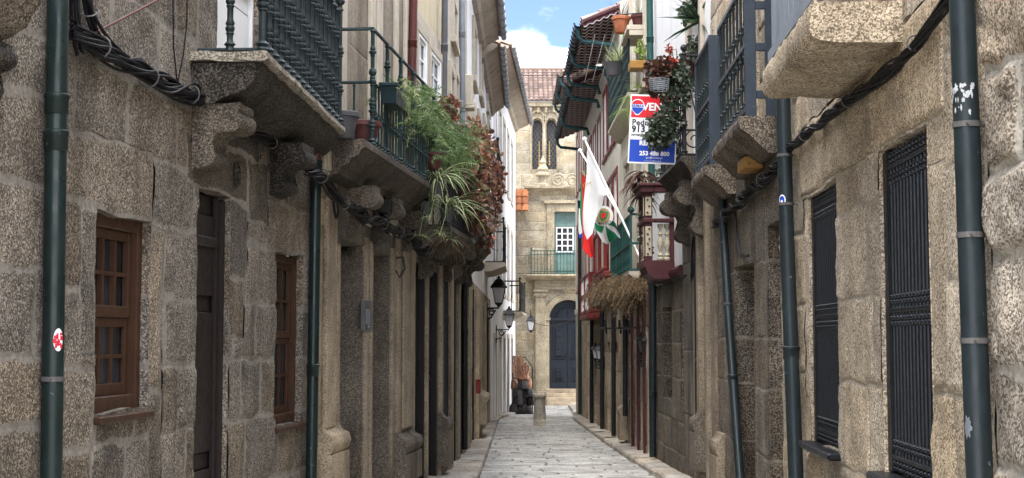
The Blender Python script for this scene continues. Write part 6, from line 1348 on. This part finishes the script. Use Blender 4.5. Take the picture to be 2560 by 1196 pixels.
# dried grass bundle
t = thing("dried_grass", "big bundle of dried golden grass hanging over the shop doors", "dried plant", at(1560, 810, 26)); m = MB()
for i in range(330):
    u = R_.random(); px = 1500 + 112 * u; c = at(px, 700 + R_.uniform(-8, 30), 26.6 - 2.6 * u) + np.array([R_.gauss(0, .08), R_.gauss(0, .25), 0]); a = R_.uniform(0, 6.28); d = np.array([math.cos(a) * .9 - .45, math.sin(a) * .9, R_.uniform(-.6, .5)]); d /= np.linalg.norm(d); L_ = R_.uniform(.25, .66); pts = [c]; p = c.copy(); tb = R_.gauss(.5, .2)
    for j in range(6):
        d = d + np.array([R_.gauss(0, .16), R_.gauss(0, .16), -.30]); d /= np.linalg.norm(d); p = p + d * L_ / 6; pts.append(p.copy())
        for h in range(7):
            v = d * .9 + np.array([R_.gauss(0, .6), R_.gauss(0, .6), R_.gauss(-.2, .5)]); v /= np.linalg.norm(v); e = np.cross(v, [R_.gauss(0, 1), R_.gauss(0, 1), .3]); e /= np.linalg.norm(e) + 1e-9; l_ = R_.uniform(.04, .10); q = p - d * L_ / 6 * R_.random()
            m.add([q - e * .005, q + e * .005, q + v * l_], [(0, 1, 2)], min(1, max(0, tb + R_.gauss(0, .16) - (.3 if q[2] < 2.3 else 0))))
    m.tube(pts, .004, 3, min(1, max(0, tb)), cap=False)
obj("stalks", m, M['straw'], t); m = MB(); m.tube([at(1500, 822, 26.5), at(1590, 820, 24.5)], .02, 6)
for px in (1512, 1530, 1548, 1570): m.tube([at(px, 820, 26.2 - (px - 1500) / 60), at(px, 800, 26.2 - (px - 1500) / 60), at(px + 4, 835, 26.2 - (px - 1500) / 60)], .02, 5)
obj("bracket", m, M['black'], t)

# ---- the estate sign
def text_mesh(txt, size, bold=.0, align='CENTER'):
    cu = bpy.data.curves.new("t", 'FONT'); cu.body = txt; cu.size = size; cu.offset = bold; cu.align_x = align; cu.resolution_u = 2
    o = bpy.data.objects.new("t", cu); COL.objects.link(o); dg = bpy.context.evaluated_depsgraph_get(); me = o.evaluated_get(dg).to_mesh()
    V = np.array([v.co[:] for v in me.vertices]).reshape(-1, 3); F = [tuple(p.vertices) for p in me.polygons]; bpy.data.objects.remove(o); bpy.data.curves.remove(cu); return V, F
def lettering(name, rows, org, ux, uy, un, mat, parent, off=.004):
    m = MB(); ux, uy, un = map(np.array, (ux, uy, un))
    for txt, x, y, size, bold, al in rows:
        V, F = text_mesh(txt, size, bold, al)
        if len(V): m.add(np.array(org) + np.outer(V[:, 0] + x, ux) + np.outer(V[:, 1] + y, uy) + un * off, F)
    return obj(name, m, mat, parent)
YSG = 17.75; tl, tr, bl_ = at(1577, 236, YSG), at(1696, 240, YSG), at(1569, 408, YSG); br_ = at(1690, 413, YSG)
ux = (tr - tl); SW = np.linalg.norm(ux); ux = ux / SW; uy = tl - bl_; SH = np.linalg.norm(uy); uy = uy / SH; un = np.cross(ux, uy); un = un / np.linalg.norm(un); un = un * (1 if un[1] < 0 else -1)
sg = thing("sale_sign", "red white and blue house sale sign with a balloon emblem, hung on the dark balcony", "sign", bl_)
def quad(m, x0, x1, y0, y1, off): m.add([bl_ + ux * a + uy * b + un * off for a, b in ((x0, y0), (x1, y0), (x1, y1), (x0, y1))], [(0, 1, 2, 3)])
m = MB(); m.hexa([bl_ + ux * a + uy * b + un * o for o in (-.012, 0) for a, b in ((0, 0), (SW, 0), (SW, SH), (0, SH))]); obj("panel", m, M['signwhite'], sg)
m = MB(); quad(m, .015, SW - .015, SH * .665, SH - .02, .002); obj("red_field", m, M['signred'], sg)
m = MB(); quad(m, .015, SW - .015, .02, SH * .345, .002); obj("blue_field", m, M['signblue'], sg)
bc_ = bl_ + ux * (SW * .155) + uy * (SH * .83)
def balloon(sc, off, cut=None):
    pts = [(math.cos(a), math.sin(a)) for a in np.linspace(-.45, math.pi + .45, 22)] + [(-.22, -1.25), (.22, -1.25)]; return [bc_ + ux * x * sc + uy * y * sc * 1.05 + un * off for x, y in pts]
m = MB(); P = balloon(.088, .004); m.add(P, [tuple(range(len(P)))]); bo = obj("balloon_emblem", m, M['signwhite'], sg)
m = MB(); m.add([bc_ + ux * x * .08 + uy * y * .08 + un * .006 for x, y in [(math.cos(a), math.sin(a)) for a in np.linspace(.32, math.pi - .32, 12)]], [tuple(range(12))]); obj("red_band", m, M['signred'], bo)
m = MB(); P = [bc_ + ux * x * .08 + uy * y * .084 + un * .006 for x, y in [(-.95, -.22), (.95, -.22), (.80, -.62), (.2, -1.2), (-.2, -1.2), (-.80, -.62)]]; m.add(P, [tuple(range(6))]); obj("blue_band", m, M['signblue'], bo)
lettering("lettering", [("RE/MAX", 0, -.012, .046, .0015, 'CENTER')], bc_, ux, uy, un, M['signblue'], bo, .008)
lettering("white_lettering", [("VENDE", SW * .60, SH * .775, .135, .004, 'CENTER'), ("RE/MAX", SW * .47, SH * .265, .085, .003, 'CENTER'), ("G", SW * .47, SH * .195, .07, .002, 'CENTER'), ("253 488 800", SW * .55, SH * .120, .076, .003, 'CENTER'), ("gm@remax.pt", SW * .55, SH * .075, .036, .0, 'CENTER'), ("Licença imobiliária válida", SW * .52, SH * .032, .022, .0, 'CENTER')], bl_, ux, uy, un, M['signwhite'], sg, .005)
lettering("black_lettering", [("Pedro Ma", .03, SH * .555, .108, .002, 'LEFT'), ("913 85", .03, SH * .455, .118, .003, 'LEFT'), ("ppmagalhaes", .03, SH * .405, .040, .001, 'LEFT')], bl_, ux, uy, un, M['ink'], sg, .005)

# ---- flags on the lower green balcony
def pole(a, b, lab, r=.02):
    t = thing("flagpole", lab, "flagpole", a); m = MB().tube([a, b], r, 8); obj("pole", m, M['white'], t, smooth=True)
    d = (b - a) / np.linalg.norm(b - a); obj("finial", MB().lathe([(.004, -.05), (.04, -.03), (.05, 0), (.04, .03), (.004, .05)], b + d * .03, 8), M['white'], t, smooth=True); return t
A1, B1 = at(1600, 645, 24.9), at(1463, 352, 26.2); A2, B2 = at(1566, 565, 26.6), at(1452, 380, 27.8)
pole(A1, B1, "longer white flagpole leaning out from the lower green balcony"); pole(A2, B2, "shorter white flagpole behind the white flag")
def flag(name, label, pts_top, drops, lean, mats, pick, seed, nu=16, nv=26, fold=.05):
    """cloth hanging from points along its pole; drops gives the length of fall at each; folds are real"""
    m = MB(); u = np.linspace(0, 1, nu); top = np.array([np.array(pts_top[0]) + (np.array(pts_top[1]) - np.array(pts_top[0])) * k for k in u]); dr_ = np.interp(u, np.linspace(0, 1, len(drops)), drops); P = np.zeros((nu, nv, 3))
    for j in range(nv):
        v = j / (nv - 1); w = fold * v ** .6 * np.sin(u * 13 + v * 3 + seed); w2 = fold * .6 * v * np.sin(u * 7 - v * 5 + seed * 2)
        P[:, j] = top + np.outer(dr_ * v, [0, 0, -1.0]) + np.outer(v ** 1.3 * np.array([1.0] * nu), lean) + np.outer(w, [.35, -1, 0]) + np.outer(w2, [1, .2, 0])
    k0 = m.k; m.V.append(P.reshape(-1, 3)); m.T.append(np.full(nu * nv, .5)); m.M.append(np.zeros(nu * nv)); m.k += nu * nv
    for i in range(nu - 1):
        for j in range(nv - 1): m.F.append((i * nv + j, i * nv + j + 1, (i + 1) * nv + j + 1, (i + 1) * nv + j)); m.I.append(pick((i + .5) / (nu - 1), (j + .5) / (nv - 1)))
    return obj(name, m, mats, None, smooth=True, label=label, cat="flag", group="flags on the lower green balcony"), P
lerp = lambda a, b, k: a + (b - a) * k
f1, P1 = flag("flag", "white flag with faint gold lettering hanging nearest the street", (lerp(B1, A1, .03), lerp(B1, A1, .46)), [1.50, 1.62, 1.30, .75, .30, .06], (-.06, 0, 0), [M['cloth']], lambda u, v: 0, 1)
cq = P1[3, 9]; lettering("gold_lettering", [("L", .02, .22, .20, .0, 'CENTER'), ("OM", .0, .0, .12, .0, 'CENTER')], cq + np.array([-.06, -.10, -.05]), (.86, -.12, .28), (-.25, 0, .95), (0, -1, 0), M['gold'], f1, .01)
def gyr(u, v):
    a = math.atan2((v - .5), (u - .5)); return int((a + math.pi) / (math.pi / 4)) % 2
f2, P2 = flag("flag", "green and white flag with a round town crest, behind the white flag", (at(1478, 470, 27.2), at(1540, 560, 26.5)), [.80, .92, .82, .62, .40, .28], (.10, 0, 0), [M['cloth'], M['clothgreen']], gyr, 2, nu=30, nv=30, fold=.03)
cc = at(1508, 540, 26.55); m = MB(); X_, Z_ = np.array([.93, -.1, -.25]), np.array([.25, 0, .95])
def disc(m, r, off, sq=1.0): m.add([cc + X_ * r * math.cos(a) + Z_ * r * sq * math.sin(a) + np.array([0, -off, 0]) for a in np.linspace(0, 2 * math.pi, 25)[:-1]], [tuple(range(24))])
disc(m, .20, .0); cr = obj("crest", m, M['cloth'], f2)
m = MB(); disc(m, .135, .006, 1.1); obj("crest_field", m, M['gold'], cr)
m = MB(); m.add([cc + X_ * x + Z_ * y + np.array([0, -.012, 0]) for x, y in ((-.08, .09), (.08, .09), (.08, -.03), (0, -.12), (-.08, -.03))], [(0, 1, 2, 3, 4)]); obj("crest_shield", m, M['clothgreen'], cr)
m = MB(); m.add([cc + X_ * x + Z_ * y + np.array([0, -.016, 0]) for x, y in ((-.045, .06), (.045, .06), (.045, -.02), (0, -.07), (-.045, -.02))], [(0, 1, 2, 3, 4)]); obj("crest_charge", m, M['clothred'], cr)
m = MB()
for i, chr_ in enumerate("GUIMARÃES"):
    a = math.radians(205 + 130 * i / 8); V, F = text_mesh(chr_, .075, .001); r_ = .165; ex, ez = X_ * -math.sin(a) + Z_ * math.cos(a), -(X_ * math.cos(a) + Z_ * math.sin(a))
    m.add(cc + X_ * r_ * math.cos(a) + Z_ * r_ * math.sin(a) + np.outer(V[:, 0], ex) + np.outer(V[:, 1] - .025, ez) + np.array([0, -.010, 0]), F)
obj("crest_lettering", m, M['ink'], cr)
f3, P3 = flag("flag", "red flag hanging lowest, its end showing under the white flag", (at(1452, 430, 28.0), at(1482, 470, 27.6)), [1.25, 1.42, 1.55, 1.50, 1.35], (.02, 0, 0), [M['clothred'], M['clothgreen']], lambda u, v: 0 if u > .05 else 1, 4, nu=14, fold=.06)
f4, P4 = flag("flag", "white and blue corner of a flag behind the red flag", (at(1447, 520, 28.6), at(1458, 530, 28.5)), [.55, .62, .5], (-.03, 0, 0), [M['cloth'], M['signblue']], lambda u, v: 1 if v > .85 else 0, 6, nu=8, fold=.02)

# ---- lanterns
def lantern(c, h, label, wall=None, glass_m='frost', hang=False, group="street lanterns", arm=None):
    """four-sided street lantern: c is the middle of its foot"""
    t = thing("street_lantern", label, "lantern", c, group); r = h * .30; q = math.pi / 4
    obj("glass", MB().lathe([(r * .50, h * .14), (r * .93, h * .62)], c, 4, sq=q), M[glass_m], t)
    m = MB()
    for i in range(4):
        a = q + i * math.pi / 2; m.tube([c + np.array([r * .52 * math.cos(a), r * .52 * math.sin(a), h * .13]), c + np.array([r * .97 * math.cos(a), r * .97 * math.sin(a), h * .63])], h * .016, 5)
    m.lathe([(r * .20, 0), (r * .30, h * .05), (r * .58, h * .10), (r * .58, h * .14)], c, 4, sq=q); obj("frame", m, M['black'], t)
    obj("cap", MB().lathe([(r * 1.22, h * .61), (r * 1.25, h * .64), (r * .80, h * .78), (r * .62, h * .82), (r * .60, h * .86), (r * .30, h * .90), (r * .12, h * .93)], c, 4, sq=q), M['black'], t)
    obj("finial", MB().lathe([(r * .10, h * .92), (r * .22, h * .95), (r * .10, h * .98), (r * .02, h * 1.02)], c, 8), M['black'], t)
    if arm is not None:
        m = MB()
        for seg_ in arm: m.tube(seg_, h * .024, 6)
        obj("bracket", m, M['black'], t)
    return t
def bracket(fr, c, k=1.0):
    s = float(np.dot(c - fr.o, fr.t)); n = float(np.dot(c - fr.o, fr.n)); z = c[2]; a = [[fr.P(s, 0, z - .03), c + np.array([0, 0, -.03]), c + np.array([0, 0, .06])], [fr.P(s, 0, z - .35 * k), fr.P(s, n * .35, z - .30 * k), fr.P(s, n * .75, z - .08)], [fr.P(s, .02, z - .45 * k), fr.P(s, .02, z + .12)]]
    cc_ = fr.P(s, n * .38, z - .14); a.append([cc_ + fr.n * (.03 + .008 * q) * math.cos(q) + np.array([0, 0, (.03 + .008 * q) * math.sin(q)]) for q in np.linspace(0, 9, 20)]); return a
c = at(1247, 768, 38.5); lantern(c, .86, "largest frosted street lantern on the left, with its iron bracket", arm=bracket(FL5, c))
c = at(1273, 822, 45.0); lantern(c, .72, "middle frosted lantern against the white house", arm=bracket(FL6, c))
c = at(1327, 832, 57.5); lantern(c, .76, "smallest frosted lantern hanging in front of the church pilaster", arm=[[c + np.array([0, 0, .7]), c + np.array([0, 1.2, .95]), c + np.array([0, 2.4, .95])]])
for px, py, Y, h_, fr, lab in ((1489, 902, 36.2, .46, FR7, "left one of the small pair of lanterns on pale stone"), (1499, 904, 35.0, .46, FR6, "right one of the small pair of lanterns on pale stone"), (1604, 888, 25.6, .42, FR5, "left black lantern between the maroon shop doors"), (1620, 893, 24.6, .44, FR5, "right black lantern beside the gallery drainpipe")):
    c = at(px, py, Y); lantern(c, h_, lab, group="small wall lanterns on the right", arm=bracket(fr, c, .4), glass_m='frost' if px < 1550 else 'glassb')
m = MB(); a_, b_ = at(1322, 802, 57.5), at(1445, 795, 50.3); m.tube([lerp(a_, b_, k) + np.array([0, 0, -.25 * math.sin(math.pi * k)]) for k in np.linspace(0, 1, 14)], .012, 4); obj("span_wire", m, M['cable'], label="thin wire stretched across the church door", cat="wire")
m = MB(); a_, b_ = at(1275, 190, 60), at(1420, 187, 60); m.tube([lerp(a_, b_, k) for k in (0, .5, 1)], .014, 4); obj("span_wire", m, M['cable'], label="thin wire crossing the sky just above the church roof", cat="wire")
# ---- stone bollard in the street
Yb = 40.0; c = at(1349, 1067, Yb); c[2] = ground(Yb); bo = thing("stone_bollard", "round granite bollard on a square foot in the middle of the street", "bollard", c)
m = MB(); m.lathe([(.255, -.05), (.255, .17), (.235, .20), (.18, .2)], c, 4, sq=math.pi / 4)
P = None; obj("foot", m, M['palegran'], bo)
m = MB(); m.lathe([(.18, .19), (.178, .30), (.165, .55), (.15, .78), (.155, .80), (.18, .83), (.195, .86), (.195, .91), (.17, .935), (.10, .95), (.01, .952)], c, 24); obj("shaft", m, M['palegran'], bo, smooth=True)
# ---- clothes stand at the corner
Yk = 52.0; x0, x1 = at(1280, 950, Yk)[0], at(1333, 950, Yk)[0]; gk = ground(Yk); zt_ = at(1300, 892, Yk)[2]
ck = thing("clothes_stand", "shop stand by the white house, orange brown scarves over dark bags", "clothes stand", ((x0 + x1) / 2, Yk, gk))
m = MB(); zz1 = at(1300, 940, Yk)[2]
for x in (x0 + .03, x1 - .03):
    for y in (-.25, .25): m.tube([(x, Yk + y, gk), (x, Yk + y, zt_ if x < x0 + .1 else zt_ - .4)], .018, 6)
m.tube([(x0 + .03, Yk - .25, zt_ + .02), (x0 + .5, Yk - .25, zt_ - .03), (x1 - .03, Yk - .25, zt_ - .40)], .018, 6); obj("frame", m, M['black'], ck)
R_ = random.Random(5)
for i in range(6):
    x = x0 + .04 + (x1 - x0 - .25) * i / 6; zt2 = zt_ - .0 - max(0, i - 2) * .10; zb_2 = zz1 - R_.uniform(-.1, .15); m = MB(); P = np.array([[(x + .15 * a + .02 * math.sin(b * 9 + i), Yk - .33 + .06 * math.sin(a * 6 + b * 3 + i) - .05 * b, zt2 + (zb_2 - zt2) * b + .03 * math.sin(a * 9)) for b in np.linspace(0, 1, 8)] for a in np.linspace(0, 1, 8)]); m.grid(P); m.grid(P + np.array([0, .04, 0])); obj("scarf", m, M['scarf'], ck, smooth=True)
m = MB(); m.hexa([(x0, Yk + .02, gk), (x1 - .05, Yk + .02, gk), (x1 - .05, Yk + .26, gk), (x0, Yk + .26, gk), (x0, Yk + .02, zz1 + .1), (x1 - .12, Yk + .02, zz1 - .1), (x1 - .12, Yk + .26, zz1 - .1), (x0, Yk + .26, zz1 + .1)]); obj("back_panel", m, M['bag'], ck)
for r_ in range(4):
    for i in range(4):
        x = x0 + .0 + (x1 - x0 - .20) * i / 3.1 + R_.uniform(-.05, .05); z = gk + .0 + .30 * r_ + R_.uniform(0, .08); r0_ = R_.uniform(.11, .16); h_ = R_.uniform(.28, .42)
        if z + h_ > zz1 + .12: continue
        c = np.array([x + .1, Yk - .12 - R_.uniform(0, .16), z]); m = MB(); m.lathe([(r0_ * .8, 0), (r0_, .04), (r0_ * 1.02, h_ * .5), (r0_ * .8, h_ * .85), (r0_ * .45, h_)], c, 10); m.tube([c + np.array([-r0_ * .5, -.02, h_ * .9]), c + np.array([0, -.05, h_ + .10]), c + np.array([r0_ * .5, -.02, h_ * .9])], .014, 4)
        obj("bag", m, M[R_.choice(['bag', 'bag', 'darkbrown', 'greypot', 'metal', 'scarf' if r_ > 1 else 'bag'])], ck, smooth=True)
# small statue on the eave and air units
m = MB(); c = at(1222, 88, 33.2)
m.tube([c + np.array([-.18, 0, 0]), c + np.array([.18, 0, .0])], .09, 8); m.lathe([(.07, 0), (.09, .05), (.05, .12), (.01, .14)], c + np.array([-.1, 0, .05]), 8); m.lathe([(.07, 0), (.09, .05), (.05, .12), (.01, .14)], c + np.array([.12, 0, .05]), 8); obj("roof_floodlight", m, M['greypot'], label="dark floodlight pair standing on the left roof edge", cat="floodlight")
for px, py, h_, lab in ((1170, 268, .55, "grey green box mounted high on the white wall, left"), (1178, 310, .4, "lower weathered box beneath the grey green one, left")):
    s = FL4.sY(24.0 if px < 1175 else 25.2); z = at(px, py, 24.0 if px < 1175 else 25.2)[2]; m = MB(); m.box(FL4, s - .15, s + .15, .04, .21, z, z + h_, .02); m.box(FL4, s - .18, s + .18, 0, .24, z - .05, z - .004, .01); obj("wall_box", m, M['stonetrim'], label=lab, cat="box")
